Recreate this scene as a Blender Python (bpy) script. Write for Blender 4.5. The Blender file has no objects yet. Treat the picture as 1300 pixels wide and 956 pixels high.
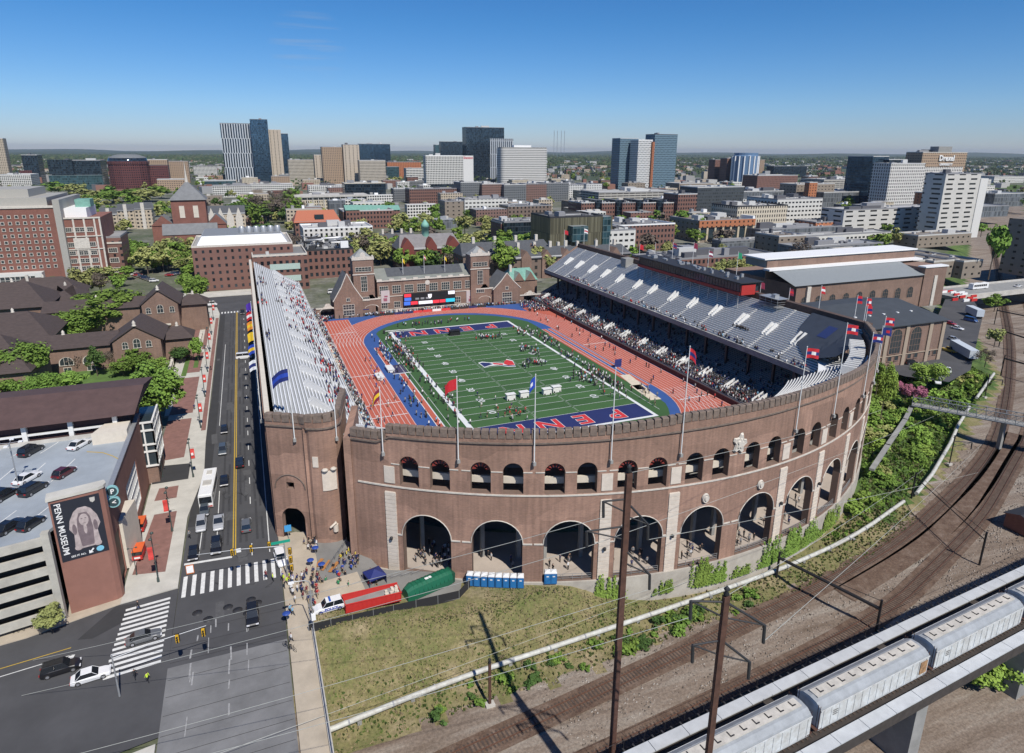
SKY_STR=.064; SUN_STR=5.0; EXPO=0.0; SKY_AIR=1.0; SKY_DUST=0.0; SKY_OZ=3.0
SKC=[(.86,1.0,1.55,1),(.8,1.1,1.62,1),(.54,1.03,1.52,1),(.33,.88,1.34,1)]
HAZE=.00003
import bpy, math, random
from mathutils import Vector, Matrix
R=random.Random(11)
S=bpy.context.scene; COL=S.collection; D=bpy.data
PI=math.pi; sin,cos,rad=math.sin,math.cos,math.radians
# ---------------------------------------------------------------- survey: the camera's real position over the place
FPX,CX,CY=832.0,650.0,433.5
PIT=math.atan((CY-192)/FPX); ROL=rad(.3); TH=rad(21.962030859399)
CAM=(-74.0097,-194.9883,69.2)
def rayd(px,py):
    x=px-CX;y=CY-py
    x,y=x*cos(ROL)-y*sin(ROL),x*sin(ROL)+y*cos(ROL)
    a,b,c=x,FPX*cos(PIT)+y*sin(PIT),-FPX*sin(PIT)+y*cos(PIT)
    return (a*cos(TH)+b*sin(TH),-a*sin(TH)+b*cos(TH),c)
def P(px,py,z=0):
    d=rayd(px,py);t=(z-CAM[2])/d[2]
    return (CAM[0]+d[0]*t,CAM[1]+d[1]*t,z)
def xat(px,y,py=300):
    d=rayd(px,py); return CAM[0]+d[0]/d[1]*(y-CAM[1])
def hat(px,py,x,y):
    d=rayd(px,py); return CAM[2]+d[2]/math.hypot(d[0],d[1])*math.hypot(x-CAM[0],y-CAM[1])
def proj(p):
    dx,dy,dz=p[0]-CAM[0],p[1]-CAM[1],p[2]-CAM[2]
    a=dx*cos(TH)-dy*sin(TH);b=dx*sin(TH)+dy*cos(TH)
    F=b*cos(PIT)-dz*sin(PIT);u=b*sin(PIT)+dz*cos(PIT)
    if F<1: return (9999,9999)
    x=a/F*FPX;y=u/F*FPX
    return (CX+x*cos(ROL)+y*sin(ROL),CY+x*sin(ROL)-y*cos(ROL))
# ---------------------------------------------------------------- materials
MATS={}
def nt(name):
    m=D.materials.new(name);m.use_nodes=True;t=m.node_tree;b=t.nodes['Principled BSDF'];return m,t,b
def N(t,ty,**k):
    n=t.nodes.new(ty)
    for a,v in k.items():
        if a.startswith('i_'):
            s=a[2:]; s=int(s) if s.isdigit() else s.replace('_',' ')
            n.inputs[s].default_value=v
        else: setattr(n,a,v)
    return n
def rgba(c): return (c[0],c[1],c[2],1)
def mat(name,c,rough=.8,var=.25,scale=.6,metal=0,bump=0,c2=None,emit=None,spec=None,stretch=None,rnd=0,alpha=None):
    if name in MATS: return MATS[name]
    m,t,b=nt(name); L=t.links
    b.inputs['Roughness'].default_value=rough; b.inputs['Metallic'].default_value=metal
    if spec is not None: b.inputs['Specular IOR Level'].default_value=spec
    tc=N(t,'ShaderNodeTexCoord'); vec=tc.outputs['Object']
    if stretch:
        mp=N(t,'ShaderNodeMapping'); mp.inputs['Scale'].default_value=stretch; L.new(vec,mp.inputs[0]); vec=mp.outputs[0]
    if var>0:
        n1=N(t,'ShaderNodeTexNoise',i_Scale=scale,i_Detail=6.0,i_Roughness=.65); L.new(vec,n1.inputs['Vector'])
        r=N(t,'ShaderNodeValToRGB'); r.color_ramp.elements[0].position=.3; r.color_ramp.elements[1].position=.72
        d=c2 or tuple(max(0,x*(1-var)) for x in c); e=c if c2 else tuple(min(1,x*(1+var)) for x in c)
        r.color_ramp.elements[0].color=rgba(d); r.color_ramp.elements[1].color=rgba(e)
        L.new(n1.outputs['Fac'],r.inputs[0]); out=r.outputs[0]
        if rnd:
            oi=N(t,'ShaderNodeObjectInfo'); hs=N(t,'ShaderNodeHueSaturation')
            mr=N(t,'ShaderNodeMapRange',i_3=1-rnd,i_4=1+rnd); L.new(oi.outputs['Random'],mr.inputs[0]); L.new(mr.outputs[0],hs.inputs['Value'])
            mr2=N(t,'ShaderNodeMapRange',i_3=.5-rnd*.06,i_4=.5+rnd*.06)
            mm=N(t,'ShaderNodeMath',operation='FRACT'); m7=N(t,'ShaderNodeMath',operation='MULTIPLY',i_1=7.3); L.new(oi.outputs['Random'],m7.inputs[0]); L.new(m7.outputs[0],mm.inputs[0]); L.new(mm.outputs[0],mr2.inputs[0]); L.new(mr2.outputs[0],hs.inputs['Hue'])
            L.new(out,hs.inputs['Color']); out=hs.outputs[0]
        L.new(out,b.inputs['Base Color'])
        if bump:
            bp=N(t,'ShaderNodeBump',i_Strength=bump,i_Distance=.3); L.new(n1.outputs['Fac'],bp.inputs['Height']); L.new(bp.outputs[0],b.inputs['Normal'])
    else: b.inputs['Base Color'].default_value=rgba(c)
    if emit: b.inputs['Emission Color'].default_value=rgba(c); b.inputs['Emission Strength'].default_value=emit
    MATS[name]=m; return m
def facade(name,wall,glass,fl,bay,wf,hf,roof=(.2,.2,.2),gm=.6,gr=.15,wall2=None,stag=0,zoff=0.,vary=.5):
    """wall with rows of windows: floor height fl, bay width bay, window share wf x hf"""
    if name in MATS: return MATS[name]
    m,t,b=nt(name);L=t.links
    tc=N(t,'ShaderNodeTexCoord');sp=N(t,'ShaderNodeSeparateXYZ');L.new(tc.outputs['Object'],sp.inputs[0])
    sn=N(t,'ShaderNodeSeparateXYZ');L.new(tc.outputs['Normal'],sn.inputs[0])
    def M(op,a,bb=None,c=None):
        n=N(t,'ShaderNodeMath',operation=op)
        for i,v in enumerate((a,bb,c)):
            if v is None: continue
            if isinstance(v,(int,float)): n.inputs[i].default_value=v
            else: L.new(v,n.inputs[i])
        return n.outputs[0]
    ay=M('GREATER_THAN',M('ABSOLUTE',sn.outputs[1]),.6)
    u=M('ADD',M('MULTIPLY',sp.outputs[0],ay),M('MULTIPLY',sp.outputs[1],M('SUBTRACT',1.0,ay)))
    fz=M('DIVIDE',M('ADD',sp.outputs[2],zoff),fl); fu=M('DIVIDE',u,bay)
    if stag:
        od=M('MODULO',M('FLOOR',fz),2.0); fu=M('ADD',fu,M('MULTIPLY',od,stag))
    ru=M('FRACT',fu); rz=M('FRACT',fz)
    mu=M('LESS_THAN',M('ABSOLUTE',M('SUBTRACT',ru,.5)),wf/2); mz=M('LESS_THAN',M('ABSOLUTE',M('SUBTRACT',rz,.5)),hf/2)
    mk=M('MULTIPLY',mu,mz); top=M('GREATER_THAN',M('ABSOLUTE',sn.outputs[2]),.6); mk=M('MULTIPLY',mk,M('SUBTRACT',1.0,top))
    wn=N(t,'ShaderNodeTexWhiteNoise'); cb=N(t,'ShaderNodeCombineXYZ'); L.new(M('FLOOR',fu),cb.inputs[0]);L.new(M('FLOOR',fz),cb.inputs[1]);L.new(ay,cb.inputs[2]);L.new(cb.outputs[0],wn.inputs[0])
    gl=N(t,'ShaderNodeMix',data_type='RGBA'); gl.inputs[6].default_value=rgba(tuple(x*(1-vary*.6) for x in glass)); gl.inputs[7].default_value=rgba(tuple(min(1,x*(1+vary*2)+.01*vary) for x in glass)); L.new(wn.outputs['Value'],gl.inputs[0])
    ns=N(t,'ShaderNodeTexNoise',i_Scale=.25,i_Detail=5.0); L.new(tc.outputs['Object'],ns.inputs['Vector'])
    wl=N(t,'ShaderNodeMix',data_type='RGBA'); wl.inputs[6].default_value=rgba(tuple(x*.82 for x in (wall2 or wall))); wl.inputs[7].default_value=rgba(tuple(min(1,x*1.15) for x in wall)); L.new(ns.outputs['Fac'],wl.inputs[0])
    a=N(t,'ShaderNodeMix',data_type='RGBA');L.new(mk,a.inputs[0]);L.new(wl.outputs[2],a.inputs[6]);L.new(gl.outputs[2],a.inputs[7])
    rf=N(t,'ShaderNodeMix',data_type='RGBA'); rf.inputs[6].default_value=rgba(tuple(x*.75 for x in roof)); rf.inputs[7].default_value=rgba(tuple(min(1,x*1.25) for x in roof)); L.new(ns.outputs['Fac'],rf.inputs[0])
    c=N(t,'ShaderNodeMix',data_type='RGBA');L.new(top,c.inputs[0]);L.new(a.outputs[2],c.inputs[6]);L.new(rf.outputs[2],c.inputs[7]);L.new(c.outputs[2],b.inputs['Base Color'])
    L.new(M('MULTIPLY_ADD',mk,gr-.85,.85),b.inputs['Roughness']); L.new(M('MULTIPLY',mk,gm),b.inputs['Metallic'])
    bp=N(t,'ShaderNodeBump',i_Strength=1.0,i_Distance=.35,invert=True);L.new(mk,bp.inputs['Height']);L.new(bp.outputs[0],b.inputs['Normal'])
    MATS[name]=m; return m
# ---------------------------------------------------------------- meshes
class MB:
    def __init__(s): s.v=[];s.f=[];s.m=[];s.sm=[]
    def add(s,vs,fs,m=0,smooth=False):
        o=len(s.v); s.v+=[tuple(v) for v in vs]; s.f+=[tuple(i+o for i in f) for f in fs]
        s.m+=[m]*len(fs); s.sm+=[smooth]*len(fs); return s
    def quad(s,a,b,c,d,m=0): return s.add([a,b,c,d],[(0,1,2,3)],m)
    def poly(s,pts,m=0): return s.add(pts,[tuple(range(len(pts)))],m)
    def box(s,x0,y0,z0,x1,y1,z1,m=0):
        if x0>x1:x0,x1=x1,x0
        if y0>y1:y0,y1=y1,y0
        return s.add([(x0,y0,z0),(x1,y0,z0),(x1,y1,z0),(x0,y1,z0),(x0,y0,z1),(x1,y0,z1),(x1,y1,z1),(x0,y1,z1)],
          [(0,3,2,1),(4,5,6,7),(0,1,5,4),(1,2,6,5),(2,3,7,6),(3,0,4,7)],m)
    def obox(s,c,u,lx,ly,z0,z1,m=0):
        """box centred at c (x,y), long axis unit u, sizes lx ly"""
        ux,uy=u;l=math.hypot(ux,uy);ux/=l;uy/=l; X=[]
        for z in (z0,z1):
            for a,b in ((-1,-1),(1,-1),(1,1),(-1,1)):
                X.append((c[0]+ux*a*lx/2-uy*b*ly/2,c[1]+uy*a*lx/2+ux*b*ly/2,z))
        return s.add(X,[(0,3,2,1),(4,5,6,7),(0,1,5,4),(1,2,6,5),(2,3,7,6),(3,0,4,7)],m)
    def prism(s,poly,z0,z1,m=0,mt=None,top=True,bot=True):
        n=len(poly)
        a=sum(poly[i][0]*poly[(i+1)%n][1]-poly[(i+1)%n][0]*poly[i][1] for i in range(n))
        if a<0: poly=poly[::-1]
        vs=[(p[0],p[1],z0) for p in poly]+[(p[0],p[1],z1) for p in poly]
        s.add(vs,[(i,(i+1)%n,n+(i+1)%n,n+i) for i in range(n)],m)
        if top: s.add([(p[0],p[1],z1) for p in poly],[tuple(range(n))],m if mt is None else mt)
        if bot: s.add([(p[0],p[1],z0) for p in poly],[tuple(range(n))[::-1]],m)
        return s
    def tube(s,pts,r,n=6,m=0,r2=None,cap=True,smooth=True):
        pts=[Vector(p) for p in pts];k=len(pts);base=len(s.v);vs=[];fs=[]
        up=Vector((0,0,1))
        for i,p in enumerate(pts):
            d=(pts[min(i+1,k-1)]-pts[max(i-1,0)]).normalized()
            a=d.cross(up) if abs(d.z)<.95 else d.cross(Vector((1,0,0)))
            a.normalize(); b=d.cross(a); rr=r if r2 is None else r+(r2-r)*i/(k-1)
            for j in range(n):
                t=2*PI*j/n; vs.append(p+a*cos(t)*rr+b*sin(t)*rr)
        for i in range(k-1):
            for j in range(n): fs.append((i*n+j,i*n+(j+1)%n,(i+1)*n+(j+1)%n,(i+1)*n+j))
        s.add(vs,fs,m,smooth)
        if cap: s.add(vs[:n],[tuple(range(n))],m); s.add(vs[-n:],[tuple(range(n))[::-1]],m)
        return s
    def lathe(s,prof,c=(0,0,0),n=12,m=0,smooth=True):
        vs=[];fs=[];k=len(prof)
        for r,z in prof:
            for j in range(n):
                t=2*PI*j/n; vs.append((c[0]+r*cos(t),c[1]+r*sin(t),c[2]+z))
        for i in range(k-1):
            for j in range(n): fs.append((i*n+j,i*n+(j+1)%n,(i+1)*n+(j+1)%n,(i+1)*n+j))
        s.add(vs,fs,m,smooth); s.add(vs[-n:],[tuple(range(n))],m); s.add(vs[:n],[tuple(range(n))[::-1]],m)
        return s
    def gable(s,x0,y0,x1,y1,z0,zr,axis='x',ov=.4,m=0,mw=1,hip=0):
        """gable roof over a box, ridge along axis; gable ends in material mw"""
        a,b,c,d=x0-ov,y0-ov,x1+ov,y1+ov
        if axis=='x':
            ym=(b+d)/2; r0,r1=(a+hip,ym,zr),(c-hip,ym,zr)
            s.quad((a,b,z0),(c,b,z0),r1,r0,m); s.quad((c,d,z0),(a,d,z0),r0,r1,m)
            s.poly([(a,d,z0),(a,b,z0),r0],m if hip else mw); s.poly([(c,b,z0),(c,d,z0),r1],m if hip else mw)
        else:
            xm=(a+c)/2; r0,r1=(xm,b+hip,zr),(xm,d-hip,zr)
            s.quad((a,d,z0),(a,b,z0),r0,r1,m); s.quad((c,b,z0),(c,d,z0),r1,r0,m)
            s.poly([(a,b,z0),(c,b,z0),r0],m if hip else mw); s.poly([(c,d,z0),(a,d,z0),r1],m if hip else mw)
        s.poly([(a,b,z0),(a,d,z0),(c,d,z0),(c,b,z0)],mw)
        return s
    def mesh(s,name,mats):
        me=D.meshes.new(name); me.from_pydata(s.v,[],s.f); me.update()
        for k in (mats if isinstance(mats,(list,tuple)) else [mats]): me.materials.append(k)
        me.polygons.foreach_set('material_index',s.m); me.polygons.foreach_set('use_smooth',s.sm); me.update()
        return me
    def build(s,name,mats,parent=None,loc=None,rz=0):
        o=D.objects.new(name,s.mesh(name,mats)); COL.objects.link(o)
        if parent: o.parent=parent
        if loc: o.location=loc
        if rz: o.rotation_euler.z=rz
        return o
def tag(o,label=None,cat=None,group=None,kind=None):
    if label: o['label']=label
    if cat: o['category']=cat
    if group: o['group']=group
    if kind: o['kind']=kind
    return o
def E(name,loc,label,cat,group=None,rz=0):
    o=D.objects.new(name,None); o.empty_display_size=.5; COL.objects.link(o); o.location=loc; o.rotation_euler.z=rz
    return tag(o,label,cat,group)
KIDS={}
def cp(root,loc,rz=0,label=None,group=None,sc=None,parent=None):
    """copy of a thing, its parts and their sub-parts"""
    r=root.copy(); COL.objects.link(r); r.location=loc; r.rotation_euler=(0,0,rz)
    if sc: r.scale=sc if isinstance(sc,(tuple,list)) else (sc,sc,sc)
    if label: r['label']=label
    if group: r['group']=group
    if root.name not in KIDS:
        KIDS[root.name]=[(c,list(c.children)) for c in root.children]
    for ch,gs in KIDS[root.name]:
        c=ch.copy(); COL.objects.link(c); c.parent=r
        for g in gs:
            d=g.copy(); COL.objects.link(d); d.parent=c
    return r
class Kind:
    """a thing built once at its first place, then copied"""
    def __init__(s,make): s.make=make; s.o=None
    def put(s,loc,rz=0,label=None,group=None,sc=None):
        if s.o is None:
            s.o=s.make(); s.o.location=loc; s.o.rotation_euler=(0,0,rz)
            if sc: s.o.scale=sc if isinstance(sc,(tuple,list)) else (sc,sc,sc)
            if label: s.o['label']=label
            if group: s.o['group']=group
            return s.o
        return cp(s.o,loc,rz,label,group,sc or (1,1,1))
def text_mesh(txt,size=1,ext=.0,bold=.0,align='CENTER'):
    c=D.curves.new('t','FONT'); c.body=txt; c.size=size; c.extrude=ext; c.offset=bold; c.align_x=align; c.align_y='CENTER'; c.resolution_u=2
    o=D.objects.new('t',c); COL.objects.link(o); dg=bpy.context.evaluated_depsgraph_get(); dg.update()
    me=D.meshes.new_from_object(o.evaluated_get(dg)); D.objects.remove(o); D.curves.remove(c); return me
def text_obj(name,txt,size,m,M,parent=None,ext=.02,bold=0,sx=1):
    """lettering as mesh; M = placement matrix"""
    me=text_mesh(txt,size,ext,bold); me.transform(Matrix.Diagonal((sx,1,1,1))); me.transform(M); me.materials.clear(); me.materials.append(m)
    o=D.objects.new(name,me); COL.objects.link(o)
    if parent: o.parent=parent
    return o
def interp(t,xs):
    if t<=xs[0][0]: return xs[0][1]
    for (a,b),(c,d) in zip(xs,xs[1:]):
        if t<=c: return b+(d-b)*(t-a)/(c-a)
    return xs[-1][1]
# ---------------------------------------------------------------- walls with arched openings
def arched_wall(path,zs,openings,th,step=1.0,ztop=None,zbot=0.,m=0,mj=0,name='wall',crenel=None):
    """path(s)->(x,y,nx,ny) outward normal; openings=[(sc,halfw,zb,zspring,arch)] arch=rise; returns MB. zs=(s0,s1)."""
    s0,s1=zs; ss=set(); n=max(1,int((s1-s0)/step))
    for i in range(n+1): ss.add(round(s0+(s1-s0)*i/n,3))
    for (c,w,zb,zp,ar) in openings:
        k=12 if ar else 1
        ss={q for q in ss if not (c-w-.15<q<c+w+.15) or q in (round(s0,3),round(s1,3))}
        for i in range(k+1): ss.add(round(c-w*cos(PI*i/k) if k>1 else (c-w+2*w*i),3))
    ss=sorted(ss); mb=MB()
    def optop(o,s):
        c,w,zb,zp,ar=o
        if not ar: return zp
        q=max(0,1-((s-c)/w)**2); return zp+ar*math.sqrt(q)
    ZT=ztop if callable(ztop) else (lambda s:ztop)
    def pt(s,z,inn=False):
        x,y,nx,ny=path(s); 
        return (x-nx*th,y-ny*th,z) if inn else (x,y,z)
    for a,b in zip(ss,ss[1:]):
        if b-a<1e-4: continue
        mid=(a+b)/2
        ops=sorted([o for o in openings if o[0]-o[1]<mid<o[0]+o[1]],key=lambda o:o[2])
        lo=(zbot,zbot)
        for o in ops+[None]:
            hi=(ZT(a),ZT(b)) if o is None else (o[2],o[2])
            if max(hi[0]-lo[0],hi[1]-lo[1])>.01:
                mb.quad(pt(a,lo[0]),pt(b,lo[1]),pt(b,hi[1]),pt(a,hi[0]),m)
                mb.quad(pt(b,lo[1],1),pt(a,lo[0],1),pt(a,hi[0],1),pt(b,hi[1],1),mj)
            if o is None: mb.quad(pt(a,hi[0]),pt(b,hi[1]),pt(b,hi[1],1),pt(a,hi[0],1),m)
            else:
                mb.quad(pt(a,o[2]),pt(b,o[2]),pt(b,o[2],1),pt(a,o[2],1),mj)
                t=(optop(o,a),optop(o,b)); mb.quad(pt(b,t[1]),pt(a,t[0]),pt(a,t[0],1),pt(b,t[1],1),mj); lo=t
    for o in openings:
        for sg in (-1,1):
            e=o[0]+sg*o[1]; t=optop(o,e)
            if t-o[2]>.05: mb.quad(pt(e,o[2]),pt(e,o[2],1),pt(e,t,1),pt(e,t),mj)
    for e in (s0,s1): mb.quad(pt(e,zbot),pt(e,zbot,1),pt(e,ZT(e),1),pt(e,ZT(e)),m)
    return mb
def polypath(pts):
    seg=[];t=0
    for a,b in zip(pts,pts[1:]):
        l=math.hypot(b[0]-a[0],b[1]-a[1]); seg.append((t,t+l,a,b)); t+=l
    def f(s):
        for i,(a,b,p,q) in enumerate(seg):
            if s<=b+1e-6 or i==len(seg)-1:
                k=(s-a)/(b-a); dx,dy=(q[0]-p[0])/(b-a),(q[1]-p[1])/(b-a)
                return (p[0]+dx*(s-a),p[1]+dy*(s-a),dy,-dx)
    return f,t
# ---------------------------------------------------------------- colours
def brickmat(name,c,rc=True,streak=.35,patch=.16):
    m,t,b=nt(name);L=t.links; b.inputs['Roughness'].default_value=.92
    tc=N(t,'ShaderNodeTexCoord');o=tc.outputs['Object'];sp=N(t,'ShaderNodeSeparateXYZ');L.new(o,sp.inputs[0])
    def M(op,a,bb=None,c_=None):
        n=N(t,'ShaderNodeMath',operation=op)
        for i,v in enumerate((a,bb,c_)):
            if v is None: continue
            if isinstance(v,(int,float)): n.inputs[i].default_value=v
            else: L.new(v,n.inputs[i])
        return n.outputs[0]
    if rc: u=M('MULTIPLY',M('ARCTAN2',M('SUBTRACT',sp.outputs[0],.3),M('MULTIPLY',M('ADD',sp.outputs[1],19.5),-1.0)),93.2)
    else: u=M('ADD',sp.outputs[0],sp.outputs[1])
    cv=N(t,'ShaderNodeCombineXYZ');L.new(u,cv.inputs[0]);L.new(sp.outputs[2],cv.inputs[1])
    br=N(t,'ShaderNodeTexBrick',i_Scale=1.0,i_Mortar_Size=.018); br.inputs['Brick Width'].default_value=.44; br.inputs['Row Height'].default_value=.15; br.inputs['Color1'].default_value=(.86,.86,.86,1); br.inputs['Color2'].default_value=(1.1,1.07,1.05,1); br.inputs['Mortar'].default_value=(.85,.87,.9,1); L.new(cv.outputs[0],br.inputs['Vector'])
    n1=N(t,'ShaderNodeTexNoise',i_Scale=.18,i_Detail=7.0,i_Roughness=.7);L.new(cv.outputs[0],n1.inputs['Vector'])
    mp=N(t,'ShaderNodeMapping');mp.inputs['Scale'].default_value=(1.6,.09,1);L.new(cv.outputs[0],mp.inputs[0]); n2=N(t,'ShaderNodeTexNoise',i_Scale=1.0,i_Detail=5.0);L.new(mp.outputs[0],n2.inputs['Vector'])
    mp3=N(t,'ShaderNodeMapping');mp3.inputs['Scale'].default_value=(.12,.17,1);L.new(cv.outputs[0],mp3.inputs[0]); vo=N(t,'ShaderNodeTexVoronoi',distance='CHEBYCHEV',i_Scale=1.0);L.new(mp3.outputs[0],vo.inputs['Vector'])
    sv=N(t,'ShaderNodeSeparateColor');L.new(vo.outputs['Color'],sv.inputs[0])
    f=M('MULTIPLY',M('MULTIPLY_ADD',n1.outputs['Fac'],.7,.65),M('MULTIPLY',M('MULTIPLY_ADD',n2.outputs['Fac'],streak*2,1-streak),M('MULTIPLY_ADD',sv.outputs[0],patch*2,1-patch)))
    mx=N(t,'ShaderNodeMix',data_type='RGBA',blend_type='MULTIPLY');mx.inputs[0].default_value=1;mx.inputs[6].default_value=rgba(c);L.new(br.outputs['Color'],mx.inputs[7])
    vm=N(t,'ShaderNodeVectorMath',operation='SCALE');L.new(mx.outputs[2],vm.inputs[0]);L.new(f,vm.inputs['Scale']);L.new(vm.outputs[0],b.inputs['Base Color'])
    bp=N(t,'ShaderNodeBump',i_Strength=.4,i_Distance=.05);L.new(br.outputs['Fac'],bp.inputs['Height']);bp.invert=True;L.new(bp.outputs[0],b.inputs['Normal'])
    MATS[name]=m; return m
brick=brickmat('stadium_brick',(.31,.192,.143),True,.42,.18)
brick_red=brickmat('red_brick',(.235,.105,.08),False,.15,.05)
brick_brn=brickmat('brown_brick',(.235,.155,.12),False,.2,.1)
stone=mat('pale_stone',(.56,.52,.46),.85,.18,1.2)
conc=mat('concrete',(.48,.46,.42),.9,.2,.35)
conc_d=mat('grey_concrete',(.26,.26,.25),.9,.2,.4)
white=mat('white_paint',(.78,.78,.77),.55,.04,2)
cream=mat('cream_paint',(.62,.56,.47),.7,.08,1)
alum=mat('aluminium_bench',(.76,.77,.78),.5,.06,1.5)
alum_d=mat('weathered_bench',(.7,.7,.69),.55,.08,1.5)
deckc=mat('deck_tread',(.25,.25,.25),.8,.12,.8)
deckl=mat('pale_deck_tread',(.33,.345,.36),.8,.1,.8)
steel=mat('galvanised_steel',(.42,.43,.44),.45,.1,2,metal=.5)
dark=mat('dark_steel',(.03,.03,.033),.6,.15,2)
black=mat('black_paint',(.015,.015,.017),.5,.1,2)
rust=mat('rusty_steel',(.085,.04,.028),.85,.35,1.5)
asph=mat('asphalt',(.066,.066,.07),.9,.22,.12,bump=.05)
glassd=mat('dark_glass',(.03,.045,.055),.12,0,1,spec=.8)
slate=mat('slate_roof',(.075,.08,.088),.75,.2,.8)
brownroof=mat('brown_tile_roof',(.068,.05,.046),.85,.25,.7,stretch=(1,1,6))
copper=mat('green_copper',(.16,.33,.27),.7,.2,.8)
def flat(name,c,rough=.6,**k): return mat(name,c,rough,k.pop('var',.06),k.pop('scale',1.5),**k)
red=flat('red_paint',(.5,.03,.025)); blue=flat('blue_paint',(.02,.09,.38)); navy=flat('navy_fabric',(.015,.025,.14))
green=flat('green_paint',(.01,.16,.09)); yellow=flat('yellow_paint',(.6,.38,.03)); orange=flat('orange_paint',(.6,.17,.03))
# ================================================================ terrain
PIPE=[(-260,-128),(-120,-121),(-51.4,-116.3),(-26,-115.5),(2.9,-114),(17.1,-113),(37.9,-110.1),(62.1,-103),(98.6,-87.4),(112,-80.2),(169.9,-54.1),(236,0),(330,66),(470,160),(620,262),(1500,860)]
def dpipe(x,y):
    best=1e9;sg=1
    for a,b in zip(PIPE,PIPE[1:]):
        dx,dy=b[0]-a[0],b[1]-a[1]; t=max(0,min(1,((x-a[0])*dx+(y-a[1])*dy)/(dx*dx+dy*dy)))
        qx,qy=x-a[0]-dx*t,y-a[1]-dy*t; d=math.hypot(qx,qy)
        if d<best: best=d; sg=1 if dx*qy-dy*qx>0 else -1
    return best*sg
def hz(x,y):
    d=dpipe(x,y)
    if d<-95 and x>60: return -3 # beyond the railway
    if x<-71.6: return -.35
    if d<=0: return max(-9.6,-8.6+d*.3)
    if x<-14: k=max(0,min(1,(-14-x)/14)); z=-8.6+d*(.3+.55*k); cap=(-5.4+2.65*k) if x>-50 else (-2.75+(-50-x)/16*2.4)
    elif x<48: z=-8.6+d*.3; cap=-5.4
    else: z=-8.6+d*.25; cap=-.35
    k=max(0,min(1,(x-40)/30)) ; 
    if 40<x<70: cap=-5.4+k*5.05
    if y>-60 and x<60: return -.35
    if x<-60 and y>-100.5: return min(z,cap,-1.3)
    if x<-43 and y>-98.5: return min(z,cap,-3.1)
    return min(z,cap)
def roughmat(name,a,b,c,s1,s2,stretch=(1,1,1),rot=0,bump=.5):
    m,t,bs=nt(name);L=t.links; bs.inputs['Roughness'].default_value=1
    tc=N(t,'ShaderNodeTexCoord'); mp=N(t,'ShaderNodeMapping'); mp.inputs['Scale'].default_value=stretch; mp.inputs['Rotation'].default_value=(0,0,rot); L.new(tc.outputs['Object'],mp.inputs[0])
    n1=N(t,'ShaderNodeTexNoise',i_Scale=s1,i_Detail=9.0,i_Roughness=.72);L.new(mp.outputs[0],n1.inputs['Vector']); n2=N(t,'ShaderNodeTexNoise',i_Scale=s2,i_Detail=4.0,i_Roughness=.8);L.new(tc.outputs['Object'],n2.inputs['Vector'])
    r=N(t,'ShaderNodeValToRGB'); e=r.color_ramp.elements; e[0].position=.33;e[0].color=rgba(a);e[1].position=.68;e[1].color=rgba(c); q=e.new(.5);q.color=rgba(b); L.new(n1.outputs['Fac'],r.inputs[0])
    r2=N(t,'ShaderNodeMapRange',i_1=.3,i_2=.7,i_3=.62,i_4=1.35);L.new(n2.outputs['Fac'],r2.inputs[0]); vm=N(t,'ShaderNodeVectorMath',operation='SCALE');L.new(r.outputs[0],vm.inputs[0]);L.new(r2.outputs[0],vm.inputs['Scale']);L.new(vm.outputs[0],bs.inputs['Base Color'])
    bp=N(t,'ShaderNodeBump',i_Strength=bump,i_Distance=.25);L.new(n2.outputs['Fac'],bp.inputs['Height']);L.new(bp.outputs[0],bs.inputs['Normal']); MATS[name]=m; return m
ballast=roughmat('track_ballast',(.135,.098,.072),(.215,.17,.135),(.3,.265,.225),.35,2.2,(.12,1,1),rad(-18))
grass=roughmat('rough_grass',(.1,.125,.035),(.18,.16,.07),(.3,.24,.15),.13,1.6)
weeds=roughmat('green_weeds',(.03,.06,.014),(.07,.12,.025),(.13,.19,.045),.22,1.5,bump=1)
city=roughmat('city_ground',(.05,.075,.025),(.12,.125,.085),(.24,.235,.22),.022,.3,bump=.2)
fargr=mat('far_country',(.085,.1,.06),1,.3,.0012,c2=(.035,.055,.025))
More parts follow.
